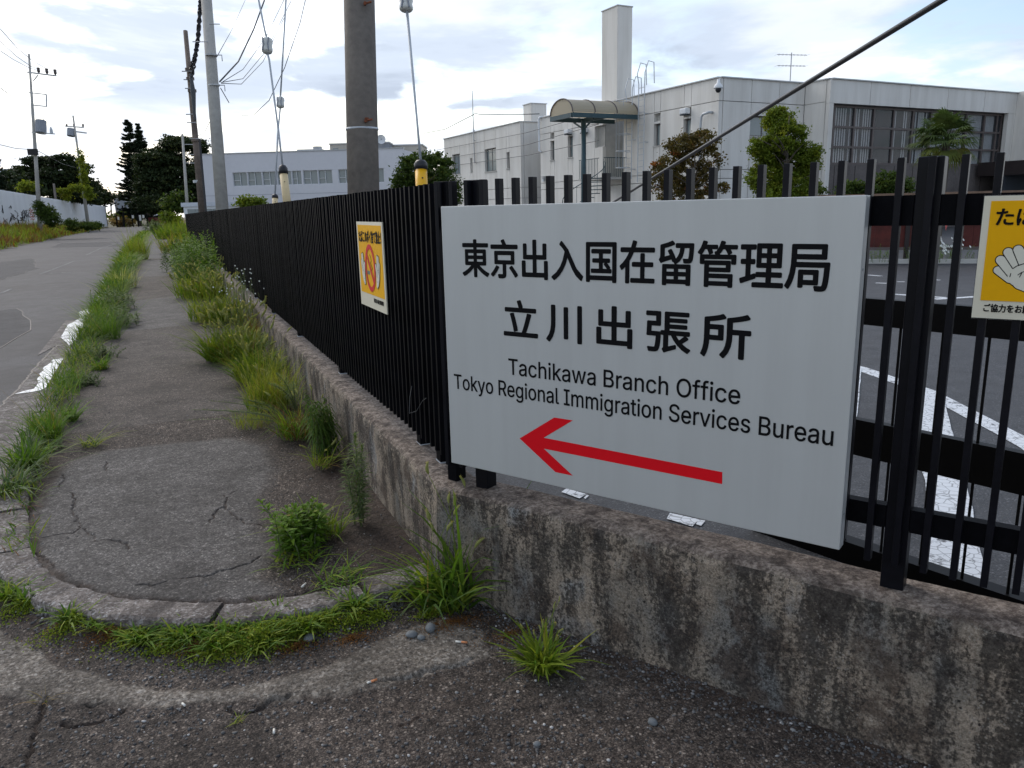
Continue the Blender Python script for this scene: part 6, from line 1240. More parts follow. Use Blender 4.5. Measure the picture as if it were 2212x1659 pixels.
# palm
pp = at(2044, 306, 25); pl = thing('fan_palm', 'fan palm with a burst of stiff green fronds before the office window band', 'palm', (pp.x, pp.y, 0)); hz_ = pp.z
MB().tube([(0, 0, 0), (0.03, 0, hz_*.6), (0, 0, hz_)], [.14, .12, .13], 10).build('trunk', 'bark', pl)
rr = random.Random(11)
for k in range(64):
    a = rr.uniform(0, 6.28); el = rr.uniform(-.75, 1.35); L = rr.uniform(.45, .75); d = Vector((math.cos(a)*math.cos(el), math.sin(a)*math.cos(el), math.sin(el))); hub = Vector((0, 0, hz_))+d*L
    m = MB(); m.tube([(0, 0, hz_-.05), hub], [.014, .008], 4, tint=.4); sidev = d.cross(Vector((0, 0, 1))).normalized(); upv = sidev.cross(d); tn = rr.uniform(.2, .7) if el > -.2 else rr.uniform(.7, 1.0)
    for j in range(17):
        b_ = (j-8)/8*1.35; dd = (d*math.cos(b_)+sidev*math.sin(b_)).normalized(); Lf = rr.uniform(.5, .68)*(1-.2*abs(b_)); w_ = dd.cross(upv).normalized()*.026
        p1_ = hub+dd*Lf*.55+upv*.02; p2_ = hub+dd*Lf-Vector((0, 0, .10+.12*rr.random())); m.quad(hub, p1_-w_, p1_+w_, hub+w_*.2, tn); m.poly([p1_-w_, p2_, p1_+w_], tn)
    m.build('frond', 'palm', pl, tint=True)

# ------------------------------------------------------------ left side: white board fence, verge, creeper, road gate
wfn = thing('white_board_fence', 'tall white corrugated hoarding with dark scribbles along the left side of the road', 'fence', (-13.2, 74.8, 0)); 
A_ = Vector((-12.9, 64, 0)); B_ = Vector((-9.0, 151, 0)); n_p = 34; d_ = (B_-A_).normalized(); Lp = (B_-A_).length/n_p; nn = Vector((d_.y, -d_.x, 0))
def lift(t_): return float(np.interp(t_, [0, .15, .5, 1], [0.66, 0.60, 0.35, 0.10]))
t = NT('hoarding'); c = t.mix(t.ramp(t.noise(.9, 5, .6, t.vec((1, 1, .3))), [(.4, 0.0), (.7, .5)]), (.74, .755, .775), (.62, .64, .66)); M['hoarding'] = t.set(col=c, rough=.6)
for k in range(n_p):
    p = A_+d_*(Lp*k); z0 = lift(k/n_p); m = MB(); nr = 8 if k < 20 else 3
    h_ = 3.4-(0.0 if k < 12 else 0.05)
    for j in range(nr):
        q0 = p+d_*(Lp*j/nr)-A_; q1 = p+d_*(Lp*(j+.5)/nr)-A_; q2 = p+d_*(Lp*(j+1)/nr-0.01*(j == nr-1))-A_; o1 = nn*.07
        m.quad((q0.x, q0.y, z0), (q1.x, q1.y, z0), (q1.x, q1.y, z0+h_), (q0.x, q0.y, z0+h_)); m.quad((q1.x+o1.x, q1.y+o1.y, z0), (q2.x+o1.x, q2.y+o1.y, z0), (q2.x+o1.x, q2.y+o1.y, z0+h_), (q1.x+o1.x, q1.y+o1.y, z0+h_)); m.quad((q1.x, q1.y, z0), (q1.x+o1.x, q1.y+o1.y, z0), (q1.x+o1.x, q1.y+o1.y, z0+h_), (q1.x, q1.y, z0+h_))
        m.quad((q2.x+o1.x, q2.y+o1.y, z0), (q2.x, q2.y, z0), (q2.x, q2.y, z0+h_), (q2.x+o1.x, q2.y+o1.y, z0+h_))
    o = m.build('panel', 'hoarding', wfn); o.location = A_-Vector((-13.2, 74.8, 0))
# scribbled graffiti strokes on the near panels
gm = MB(); gr = MB(); rr = random.Random(4)
def onf(t_, z): p = A_+d_*t_+nn*.085-Vector((-13.2, 74.8, 0)); return Vector((p.x, p.y, z))
for s in range(26):
    t0 = rr.uniform(6, 24); z_ = rr.uniform(1.3, 2.5); P = []
    for i in range(6): P.append(onf(t0+rr.uniform(-.9, .9)+i*.12, z_+rr.uniform(-.35, .35)))
    gm.tube(P, .022, 4)
for s in range(5): z_ = 1.5+s*.22; gr.tube([onf(24.2, z_), onf(24.8, z_+.12), onf(25.6, z_), onf(26, z_+.1)], .04, 4)
gm.build('graffiti', 'letter_black', wfn); gr.build('graffiti', 'red_sign', wfn)
# verge mound
vm = MB(); ks = 28
for k in range(ks):
    f0, f1 = k/ks, (k+1)/ks
    def vp(f): 
        y = 30+f*120; xe = lx(y)+.05; xw = float(np.interp(y, [30, 66, 151], [-14.5, -13.0, -9.2])); return y, xe, xw, lift(max(0, (y-66)/85))
    y0, e0, w0_, h0 = vp(f0); y1, e1, w1, h1 = vp(f1)
    vm.quad((e0, y0, ZG-.02), (e1, y1, ZG-.02), ((e1*.6+w1*.4), y1, h1*.8), ((e0*.6+w0_*.4), y0, h0*.8)); vm.quad((e0*.6+w0_*.4, y0, h0*.8), (e1*.6+w1*.4, y1, h1*.8), (w1-6, y1, h1), (w0_-6, y0, h0))
vm.quad((-8.1, -3, ZG-.02), (-8.15, 30, ZG-.02), (-21, 30, .5), (-21, -3, .3))
tag(vm.build('verge', 'earth'), kind='structure')

def blades(n, cx, cy, cz, rad, hgt, wid, lean, droop, seg=4, tint=(.45, .18), zf=None, hv=.35, dirb=None):
    """n curved grass blades rooted in a disc; returns quads (numpy)"""
    ang = RNG.uniform(0, 2*np.pi, n) if dirb is None else RNG.normal(dirb[0], dirb[1], n); rr_ = rad*np.sqrt(RNG.uniform(0, 1, n)); ra = RNG.uniform(0, 2*np.pi, n)
    x0 = cx+rr_*np.cos(ra); y0 = cy+rr_*np.sin(ra); z0 = np.full(n, cz) if zf is None else zf(x0, y0); h = hgt*np.clip(RNG.normal(1, hv, n), .25, 1.7); ln = np.abs(RNG.normal(lean, lean*.5, n)); w = wid*RNG.uniform(.6, 1.3, n)
    t_ = np.linspace(0, 1, seg+1); dx, dy = np.cos(ang), np.sin(ang); dr = droop*RNG.uniform(.3, 1.4, n)
    hor_ = h[:, None]*(ln[:, None]*t_+dr[:, None]*t_**2*.6); up_ = h[:, None]*(t_-dr[:, None]*t_**2.4*.75); L = np.maximum(up_, -.9*0+up_)
    X = x0[:, None]+dx[:, None]*hor_; Y = y0[:, None]+dy[:, None]*hor_; Z = np.maximum(z0[:, None]+L, z0[:, None]+.004)
    tw = RNG.uniform(-.6, .6, n); sxv, syv = -np.sin(ang+tw), np.cos(ang+tw); ww = w[:, None]*(1-t_**1.8*.97)*np.minimum(1, .45+t_*2.2)
    A = np.stack([X-sxv[:, None]*ww/2, Y-syv[:, None]*ww/2, Z], 2); B = np.stack([X+sxv[:, None]*ww/2, Y+syv[:, None]*ww/2, Z+ww*.15], 2)
    V = np.stack([A[:, :-1], B[:, :-1], B[:, 1:], A[:, 1:]], 2).reshape(-1, 3); T = np.repeat(np.clip(RNG.normal(tint[0], tint[1], n), 0, 1), seg)
    return V, T
def clump(name, label, cat, cx, cy, cz, sets, heads=0, hh=(.5, .3), group=None, head_mat='leaf_seed', hl=.05, kind=None):
    """sets: list of (material, n, rad, height, width, lean, droop, tint)"""
    o = thing(name, label, cat, (cx, cy, cz), 0, group); by = {}
    for mat, n, rad, hgt, wid, lean, droop, tn in sets:
        V, T = blades(n, 0, 0, 0, rad, hgt, wid, lean, droop, tint=(tn, .2)); by.setdefault(mat, []).append((V, T))
    for mat, L in by.items(): mesh_from('blades', np.concatenate([a for a, b in L]), np.concatenate([b for a, b in L]), mat, o)
    if heads: foxtails(o, heads, hh[0], hh[1], sets[0][2]*.8, head_mat, hl)
    return o
HEADM = {}
def head_mesh(L, mat):
    if (L, mat) in HEADM: return HEADM[(L, mat)]
    m = MB(); rr = random.Random(3); pts = [Vector((0, 0, L*t_))+Vector((L*.35*t_*t_, 0, -L*.18*t_*t_)) for t_ in np.linspace(0, 1, 7)]
    m.tube(pts, [L*.05, L*.10, L*.115, L*.11, L*.09, L*.06, L*.015], 7, tint=.35)
    for i in range(90):
        t_ = rr.random(); k = min(5, int(t_*6)); p = pts[k].lerp(pts[k+1], t_*6-k); a = rr.uniform(0, 6.28); d = Vector((math.cos(a), math.sin(a), .9)).normalized(); s = Vector((-math.sin(a), math.cos(a), 0))*L*.012
        m.poly([p-s, p+s, p+d*L*.22], .8)
    me = m.build('h', mat, None, tint=True); dat = me.data; bpy.data.objects.remove(me); HEADM[(L, mat)] = dat; return dat
def foxtails(o, n, h, lean, rad, mat, hl, dirb=None):
    st_m = MB(); dat = head_mesh(hl, mat)
    for k in range(n):
        a = random.uniform(0, 6.28) if dirb is None else random.gauss(*dirb); r0 = rad*random.random()**.5; ra = random.uniform(0, 6.28); hh_ = h*random.uniform(.65, 1.15); ln = lean*random.uniform(.4, 1.5)
        b = Vector((r0*math.cos(ra), r0*math.sin(ra), 0)); m_ = b+Vector((math.cos(a)*ln*hh_*.3, math.sin(a)*ln*hh_*.3, hh_*.6)); e = b+Vector((math.cos(a)*ln*hh_, math.sin(a)*ln*hh_, hh_))
        st_m.tube([b, m_, e], [.0016, .0013, .0009], 4, tint=.4); ho = bpy.data.objects.new('seed_head', dat); COL.objects.link(ho); ho.parent = o
        dirv = (e-m_).normalized(); ho.matrix_local = Matrix.Translation(e) @ Vector((0, 0, 1)).rotation_difference(dirv).to_matrix().to_4x4() @ Matrix.Rotation(random.uniform(0, 6.28), 4, 'Z') @ Matrix.Scale(random.uniform(.75, 1.25), 4)
    if st_m.v: st_m.build('stalk', 'leaf_lime', o, tint=True)
def leafy(name, label, cat, cx, cy, cz, stems, mat, group=None, whorl=False):
    """upright weeds: stems = (dx, dy, height, leanx, leany, nleaf, leaf length, leaf width, droop)"""
    o = thing(name, label, cat, (cx, cy, cz), 0, group); m = MB(); sm = MB()
    for dx, dy, h, lnx, lny, nl, LL, LW, dr in stems:
        def P(t_): return Vector((dx+lnx*t_*t_, dy+lny*t_*t_, h*t_*(1-.12*t_*(abs(lnx)+abs(lny))/max(h, .1))))
        sm.tube([P(t_) for t_ in np.linspace(0, 1, 7)], [.0045, .004, .0035, .003, .0025, .002, .001], 5)
        for i in range(nl):
            t_ = .06+.94*(i/nl)**.9; a = i*2.4+random.uniform(-.3, .3); L = LL*random.uniform(.75, 1.15)*(.75+.5*math.sin(math.pi*min(1, t_*1.1)))*(1.0 if t_ < .9 else .65); p = P(t_); el = random.uniform(.15, .75) if t_ < .9 else random.uniform(.6, 1.2)
            d = Vector((math.cos(a)*math.cos(el), math.sin(a)*math.cos(el), math.sin(el))); s = Vector((-math.sin(a), math.cos(a), random.uniform(-.3, .3)))*LW/2; tn = min(1, max(0, random.gauss(.42+.25*t_, .13)))
            q1 = p+d*L*.45+Vector((0, 0, 0)); q2 = p+d*L-Vector((0, 0, dr*L*random.uniform(.5, 1.2)))
            m.poly([p, q1-s, q1+s], tn); m.poly([q1-s, q2, q1+s], tn)
    sm.build('stem', 'stem', o); m.build('leaves', mat, o, tint=True); return o
AH = lambda x, y: float(ap_h(np.array([x]), np.array([y]))[0])
def G(px, py, z=0.0):
    p = gnd(px, py, z)
    if z == ZG:
        for _ in range(3): p = gnd(px, py, AH(p.x, p.y))
    return p.x, p.y, p.z

# --- clumps one can name, nearest first
x, y, z = G(1172, 1450, ZG)
clump('foxtail_grass', 'low bright green foxtail tuft growing alone on the rough asphalt below the office sign', 'grass tuft', x, y, z-.003, [('leaf_lime', 110, .035, .115, .0155, .65, .65, .38), ('leaf_grass', 30, .04, .14, .0130, .5, .6, .55), ('leaf_lime', 12, .04, .18, .008, .3, .4, .4)], 9, (.20, .40), hl=.030)
x, y, z = G(962, 1300, ZG)
clump('foxtail_grass', 'big broad-bladed foxtail clump at the foot of the wall corner under the sign', 'grass clump', x, y, z-.01, [('leaf_grass', 90, .11, .22, .0180, .55, .75, .45), ('leaf_lime', 46, .13, .27, .0160, .45, .6, .4), ('leaf_dark', 60, .12, .20, .014, .5, .7, .5), ('leaf_tan', 14, .1, .2, .008, .6, .8, .6)], 7, (.40, .25), hl=.05)
x, y, z = G(1000, 1290, ZG)
clump('foxtail_grass', 'slender tall foxtail stalks leaning on the stained wall face just right of the corner', 'grass clump', x, y, z-.01, [('leaf_grass', 26, .09, .42, .0145, .22, .30, .5), ('leaf_dark', 16, .10, .46, .016, .30, .5, .5)], 4, (.50, .18), hl=.055)
x, y, z = G(650, 1178)
def bush(n, r, h, nl, LL, LW, dr=.3, ln=.06): return [(random.gauss(0, r), random.gauss(0, r), h*random.uniform(.6, 1.1), random.gauss(0, ln), random.gauss(0, ln), nl, LL, LW, dr) for _ in range(n)]
leafy('weed_bush', 'dense dark green leafy weed bush on the pavement near the wall corner', 'weed', x, y, -.01, bush(20, .07, .23, 44, .062, .0175, .30, .05), 'leaf_grass')
x, y, z = G(700, 1150)
clump('crabgrass', 'yellow-green crabgrass sprawling beside the dark leafy weed bush', 'grass clump', x, y, -.01, [('leaf_lime', 90, .09, .14, .009, .7, .6, .45), ('leaf_grass', 30, .10, .12, .009, .9, .8, .5)])
x, y, z = G(640, 1208)
clump('crabgrass', 'crabgrass spreading flat in front of the dark leafy weed bush', 'grass clump', x, y, -.01, [('leaf_lime', 70, .10, .06, .009, 1.0, .8, .42), ('leaf_grass', 30, .11, .06, .009, 1.0, .8, .5)])
x, y, z = G(778, 1128)
leafy('horseweed', 'tall narrow grey-green horseweed spire standing against the wall near the corner', 'weed', x, y, -.01, [(0, 0, .46, .01, .02, 230, .070, .0075, .25), (.02, .02, .40, .02, .0, 180, .062, .007, .25), (-.025, .01, .33, -.03, .0, 150, .06, .007, .3), (.0, -.03, .28, .0, .0, 120, .06, .007, .3)], 'leaf_blue')
x, y, z = G(733, 1250)
clump('crabgrass', 'small pale crabgrass sprigs at the broken kerb end between bush and wall', 'grass clump', x, y, -.01, [('leaf_grass', 60, .11, .07, .007, 1.2, .8, .45), ('leaf_lime', 30, .12, .08, .007, 1.0, .8, .45)])
x, y, z = G(195, 962)
clump('crabgrass', 'flattened yellowing grass sprig alone on the pavement at the left', 'grass tuft', x, y, -.01, [('leaf_lime', 50, .06, .11, .006, 1.3, .8, .6), ('leaf_dark', 20, .04, .09, .008, 1.0, .8, .4)])
x, y, z = G(1507, 1459, ZG)
leafy('seedling', 'tiny two-leaved green seedling in the crack at the base of the stained wall', 'weed', x, y, z+.004, [(0, 0, .02, .02, 0, 5, .030, .024, .1), (.03, -.03, .02, .0, 0, 5, .028, .022, .1)], 'leaf_lime')
x, y, z = G(515, 1558, ZG)
clump('seedling', 'tiny yellow-green sprig on the bare rough asphalt at the bottom', 'weed', x, y, z, [('leaf_lime', 22, .02, .018, .003, 1.0, .6, .6)])
x, y, z = G(95, 1520, ZG)
clump('seedling', 'thin straw-coloured sprig in the crack at the lower left', 'weed', x, y, z, [('leaf_tan', 10, .015, .06, .003, .8, .6, .6), ('leaf_lime', 12, .02, .03, .003, 1.0, .6, .6)])
# weeds along the foot of the long fence, from near to far
x, y, z = G(708, 985)
leafy('horseweed', 'drooping dark-leaved weed hanging beside the wall, nearest of the fence row', 'weed', x, y, 0, [(random.gauss(0, .05), random.gauss(0, .07), random.uniform(.28, .46), random.uniform(-.1, .0), random.uniform(-.12, .02), 70, .085, .011, 1.0) for _ in range(9)], 'leaf_dark')
x, y, z = G(655, 940)
clump('dry_weeds', 'rusty brown and green tangle in front of the drooping dark weed', 'weed', x, y, 0, [('leaf_rust', 150, .16, .20, .005, .6, .6, .4), ('leaf_tan', 90, .16, .22, .004, .5, .5, .3), ('leaf_grass', 150, .18, .22, .008, .6, .7, .5), ('leaf_lime', 60, .16, .26, .007, .5, .6, .5)], 5, (.26, .4), hl=.05)
x, y, z = G(700, 1010)
clump('foxtail_grass', 'sparse foxtail sprig at the foot of the wall, its head bent over the pavement', 'grass tuft', x, y, 0, [('leaf_lime', 40, .07, .16, .009, .7, .7, .5), ('leaf_tan', 16, .07, .14, .004, .9, .8, .5)], 3, (.17, .8), hl=.05)
x, y, z = G(620, 925)
def arc_weed(label, x, y, arcs, mat='leaf_blue', lw=.0035, LL=.035, nl=150):
    return leafy('arching_weed', label, 'weed', x, y, 0, [(0, 0, h, ax, ay, nl, LL, lw, .35) for h, ax, ay in arcs], mat)
arc_weed('feathery blue-green weed arching out over the pavement from the fence row', x, y, [(.34, -.50, -.05), (.28, -.62, .08), (.24, -.55, .28), (.36, -.35, -.15), (.20, -.66, .20)])
x, y, z = G(640, 900)
arc_weed('long green fleabane stem bending down towards the pavement beside the wall', x, y, [(.42, -.22, -.35), (.46, -.15, -.30), (.40, -.05, -.38)], LL=.05, lw=.005)
x, y, z = G(590, 878)
clump('feather_weeds', 'yellow feathery weed bush in the middle of the fence row', 'weed', x, y, 0, [('leaf_lime', 520, .20, .34, .0045, .35, .35, .75), ('leaf_seed', 200, .20, .36, .003, .3, .3, .5), ('leaf_grass', 160, .22, .24, .008, .5, .6, .5)], 16, (.36, .35), hl=.06)
x, y, z = G(545, 920)
clump('feather_weeds', 'pale wispy yellow-green weeds low at the edge of the pavement', 'weed', x, y, 0, [('leaf_lime', 240, .14, .15, .003, .5, .4, .6), ('leaf_tan', 60, .14, .12, .003, .6, .5, .4)])
x, y, z = G(560, 820)
clump('foxtail_grass', 'thick foxtail grass clump with many nodding heads, beside the yellow feathery bush', 'grass clump', x, y, 0, [('leaf_grass', 380, .20, .28, .013, .55, .7, .5), ('leaf_lime', 320, .20, .32, .011, .5, .6, .5), ('leaf_tan', 50, .2, .38, .004, .4, .4, .5)], 36, (.40, .4), hl=.085)
x, y, z = G(505, 775)
clump('foxtail_grass', 'big bright foxtail clump bulging over the pavement edge midway along the fence', 'grass clump', x, y, 0, [('leaf_lime', 620, .27, .36, .013, .5, .6, .45), ('leaf_grass', 420, .28, .30, .014, .6, .75, .5), ('leaf_tan', 60, .28, .42, .004, .4, .4, .5)], 80, (.50, .45), hl=.09)
x, y, z = G(565, 740)
clump('dry_weeds', 'reddish seedy weeds between the foxtails and the wall', 'weed', x, y, 0, [('leaf_rust', 160, .16, .42, .005, .3, .4, .7), ('leaf_tan', 120, .18, .40, .004, .3, .4, .5), ('leaf_lime', 120, .2, .3, .007, .4, .5, .5)], 10, (.45, .4), hl=.07)
x, y, z = G(548, 735)
leafy('daisy_weed', 'tall grey-green weed with small white daisy flowers against the fence', 'weed', x, y, 0, [(random.gauss(0, .15), random.gauss(0, .25), random.uniform(.55, .95), random.gauss(0, .06), random.gauss(0, .06), 70, .055, .0065, .3) for _ in range(26)], 'leaf_blue')
fm = MB(); 
for k in range(46):
    c_ = Vector((random.gauss(0, .16), random.gauss(0, .25), random.uniform(.45, .9))); r_ = .008
    fm.poly([c_+Vector((r_*math.cos(a), r_*math.sin(a)*.6, r_*math.sin(a))) for a in np.linspace(0, 5.5, 7)])
fo = fm.build('flower', 'petal', bpy.data.objects['daisy_weed']); fo['kind'] = 'stuff'
x, y, z = G(478, 690)
clump('foxtail_grass', 'yellow-green foxtail mass further along, where the pale pavement patch starts', 'grass clump', x, y, 0, [('leaf_lime', 520, .45, .42, .010, .45, .5, .6), ('leaf_grass', 300, .45, .34, .012, .55, .7, .5), ('leaf_rust', 120, .4, .3, .008, .5, .5, .5)], 80, (.58, .4), hl=.11)
x, y, z = G(450, 640)
clump('foxtail_grass', 'green and orange tinted grass mass before the tall shrubby weeds', 'grass clump', x, y, 0, [('leaf_lime', 460, .55, .50, .014, .45, .5, .6), ('leaf_grass', 300, .6, .42, .016, .5, .6, .5), ('leaf_rust', 160, .5, .4, .01, .4, .5, .6)], 40, (.6, .4), hl=.1)
for (px, py, h, n, lab, mt) in ((436, 612, 1.1, 26, 'tall bushy green goldenrod leaning on the fence, tallest of the fence row', 'leaf_grass'), (412, 590, .9, 26, 'dark green shrubby weed at the pavement edge left of the tall goldenrod', 'leaf_dark')):
    x, y, z = G(px, py); leafy('goldenrod', lab, 'weed', x, y, 0, [(random.gauss(0, .22), random.gauss(0, .9), h*random.uniform(.5, 1.1), random.gauss(0, .12), random.gauss(0, .12), 60, .15, .034, .4) for _ in range(n*3)], mt)
x, y, z = G(392, 545)
clump('foxtail_grass', 'dry yellowish grass clump against the fence beyond the tall goldenrod', 'grass clump', x, y, 0, [('leaf_lime', 420, .8, .8, .03, .35, .4, .6), ('leaf_tan', 160, .8, .8, .02, .35, .4, .5)])
for k, (px, py, h, lab) in enumerate(((384, 515, 1.0, 'grassy weed tuft further along the fence, before its far end'), (372, 497, 1.2, 'reddish dry grass patch by the far end of the fence'), (380, 500, 1.1, 'green weed tuft at the very end of the black fence'))):
    x, y, z = G(px, py); clump('weed_tuft', lab, 'weed', x, y, 0, [('leaf_lime' if k != 1 else 'leaf_rust', 500, 1.3, h, .05, .35, .4, .5), ('leaf_grass', 300, 1.4, h*.8, .06, .35, .4, .5)])
x, y, z = G(336, 505, 0); leafy('leafy_shrub', 'dark leafy shrub growing at the kerb far down the pavement', 'weed', x, y, 0, [(random.gauss(0, .38), random.gauss(0, 1.2), random.uniform(.6, 1.35), random.gauss(0, .2), random.gauss(0, .2), 34, .26, .11, .4) for _ in range(44)], 'leaf_dark')

# --- kerb verge on the road side
def verge_strip(name, label, path, wfun, dens, sets, kind='stuff', zb=-.01, cat=None):
    """continuous strip of weeds along a path; sets as in clump, per metre"""
    P = resample(path, .12); by = {}
    for p in P:
        w_ = wfun(p.y)
        for mat, n, hgt, wid, lean, droop, tn, noise_s in sets:
            k = noise.noise(Vector((p.x*noise_s, p.y*noise_s, hash(mat) % 7 if False else len(mat))))+.14
            if k <= 0: continue
            m_ = int(n*.12*min(1.6, k*2.2)*dens(p.y)); 
            if m_ < 1: continue
            hs = hgt(p.y) if callable(hgt) else hgt; wd = wid*max(1.0, p.y/9.0)
            V, T = blades(m_, p.x, p.y, (AH(p.x, p.y) if zb == ZG else zb), w_, hs, wd, lean, droop, seg=3, tint=(tn, .2)); by.setdefault(mat, []).append((V, T))
    root = None
    allo = []
    for i, (mat, L) in enumerate(by.items()):
        o = mesh_from(name, np.concatenate([a for a, b in L]), np.concatenate([b for a, b in L]), mat, None); o['kind'] = kind
        if label: o['label'] = label; o['category'] = cat or 'weeds'
    return
vpath = [(-.74, 3.8), (-.84, 4.4), (-.95, 5.2), (-.98, 6.9), (-1.0, 9.2), (-1.05, 14), (-1.18, 24), (-1.4, 40), (-1.55, 57), (-1.6, 82)]
verge_strip('kerb_weeds', 'long strip of mixed weeds and grass growing along the roadside kerb', vpath, lambda y: np.interp(y, [4, 5.5, 8, 14, 30], [.07, .13, .15, .20, .28]), lambda y: np.interp(y, [3.5, 5.5, 8, 20, 57], [.22, .45, .85, .9, .6]),
            [('leaf_grass', 420, lambda y: np.interp(y, [4, 7, 12, 30], [.08, .17, .26, .34]), .0075, .6, .6, .5, 1.3), ('leaf_lime', 420, lambda y: np.interp(y, [4, 7, 12, 30], [.06, .13, .22, .34]), .0065, .7, .6, .5, 1.9), ('leaf_dark', 200, lambda y: np.interp(y, [4, 7, 12, 30], [.07, .14, .22, .3]), .010, .6, .6, .5, 1.1), ('leaf_rust', 160, .05, .004, 1.0, .7, .5, 2.3)])
for px, py, lab, sets_, hd in (
    (60, 1010, 'large coarse grass tussock at the left edge of the kerb, nearest the camera', [('leaf_grass', 110, .06, .24, .010, .6, .6, .5), ('leaf_blue', 70, .06, .22, .011, .8, .8, .5)], 0),
    (20, 1060, 'low blue-green grass tussock cut by the left edge', [('leaf_blue', 130, .07, .17, .010, .9, .8, .5)], 0),
    (110, 945, 'fine upright grass tussock on the kerb, second from the camera', [('leaf_grass', 150, .07, .25, .006, .45, .5, .5), ('leaf_tan', 14, .06, .36, .002, .5, .3, .4)], 0),
    (155, 905, 'leafy green rosette on the kerb before the wet white strip', [('leaf_grass', 60, .04, .14, .02, .5, .5, .5)], 0),
    (215, 795, 'fresh green weed cluster between kerb stones and pavement', [('leaf_grass', 80, .08, .16, .012, .6, .5, .5), ('leaf_lime', 60, .1, .12, .01, .8, .6, .5)], 0),
    (240, 730, 'tall feathery grass leaning over the wet white strip', [('leaf_grass', 160, .12, .42, .007, .5, .35, .45), ('leaf_blue', 60, .1, .5, .006, .6, .3, .5)], 0),
    (248, 655, 'dark leafy plant rising beside the wet white strip', [('leaf_dark', 140, .2, .34, .022, .4, .4, .5)], 0),
    (270, 620, 'whitish flowering weed cluster further up the kerb', [('leaf_seed', 160, .25, .4, .01, .4, .4, .8), ('leaf_blue', 120, .25, .38, .012, .4, .4, .5)], 0),
    (298, 560, 'tall pale grass plumes on the kerb in the distance', [('leaf_lime', 200, .35, .9, .02, .35, .3, .5), ('leaf_tan', 60, .3, 1.0, .012, .3, .3, .4)], 0)):
    x, y, z = G(px, py); clump('grass_tussock', lab, 'grass tussock', x, y, -.02, sets_, hd)
for px, py, hh_, n_, lab in ((222, 772, .16, 10, 'low leafy dark green weed between the kerb stones and the pavement'), (192, 828, .13, 8, 'small leafy weed on the kerb, nearer than the white-painted strip'), (262, 700, .30, 12, 'bushy blue-green weed on the kerb beside the upper white strip'), (250, 668, .34, 12, 'taller leafy weed on the kerb at the far end of the white strip'), (90, 975, .10, 8, 'short leafy rosette among the nearest kerb grasses')):
    x, y, z = G(px, py); leafy('kerb_weed', lab, 'weed', x, y, -.02, [(random.gauss(0, hh_*.4), random.gauss(0, hh_*.7), hh_*random.uniform(.5, 1.15), random.gauss(0, .05), random.gauss(0, .05), 34, hh_*.30, hh_*.075, .35) for _ in range(n_*2)], 'leaf_blue' if n_ == 12 else 'leaf_dark')
# --- kerb foot weeds on the curved corner
cpath = [(p.x, p.y) for p in offset(smoothpath([gz(-40, 1270), gz(60, 1310), gz(180, 1350), gz(330, 1385), gz(480, 1385), gz(620, 1370), gz(740, 1330), gz(840, 1300)]), 0.0)]
verge_strip('kerb_foot_weeds', 'band of crabgrass and moss along the foot of the curved kerb', cpath, lambda y: .075, lambda y: 1.0,
            [('leaf_lime', 1000, .040, .0085, .9, .7, .42, 4.0), ('leaf_grass', 800, .045, .0110, .8, .7, .5, 5.0), ('leaf_rust', 500, .018, .004, 1.0, .6, .5, 6.0)], zb=ZG)
def mosses(name, label, spots, mat, sz=.004):
    Vs = []; Ts = []
    for px, py, r_, n, h_ in spots:
        x, y, z = G(px, py, ZG); a = RNG.uniform(0, 6.28, n); q = r_*np.abs(RNG.normal(0, .55, n)); P = np.stack([x+q*np.cos(a)*1.5, y+q*np.sin(a)*.7, ap_h(x+q*np.cos(a)*1.5, y+q*np.sin(a)*.7)+np.abs(RNG.normal(0, .4, n))*h_*np.exp(-(q/r_)**2)+.002], 1)
        N = RNG.normal(size=(n, 3))+np.array([0, 0, 1]); N /= np.linalg.norm(N, axis=1, keepdims=True); v, _ = leaf_cloud(P, N, sz, None, .8); Vs.append(v); Ts.append(np.clip(RNG.normal(.5, .2, n), 0, 1))
    o = mesh_from(name, np.concatenate(Vs), np.concatenate(Ts), mat); return tag(o, label, 'ground cover', None, 'stuff')
mosses('moss', 'small-leaved green ground cover at the foot of the curved kerb', [(560, 1390, .11, 4200, .06), (490, 1400, .10, 2200, .05), (620, 1365, .09, 2600, .06), (680, 1352, .08, 1500, .05), (380, 1392, .08, 1400, .04), (300, 1378, .09, 1800, .03), (60, 1310, .10, 1600, .03), (160, 1345, .10, 1600, .03), (770, 1330, .08, 1300, .04), (15, 1080, .06, 600, .02), (30, 1140, .05, 500, .02), (70, 1060, .06, 600, .02), (440, 1400, .05, 500, .03), (700, 1345, .05, 700, .04), (820, 1325, .05, 600, .03), (350, 1400, .05, 500, .03), (930, 1330, .06, 600, .03)], 'leaf_lime', .0062)
mosses('moss', 'red-brown dried ground cover at the foot of the curved kerb', [(240, 1370, .09, 1800, .03), (150, 1340, .07, 900, .03), (420, 1400, .07, 800, .03), (640, 1400, .09, 1300, .02), (760, 1380, .08, 900, .015), (980, 1345, .12, 1500, .012), (1100, 1370, .10, 800, .01)], 'leaf_rust', .0035)
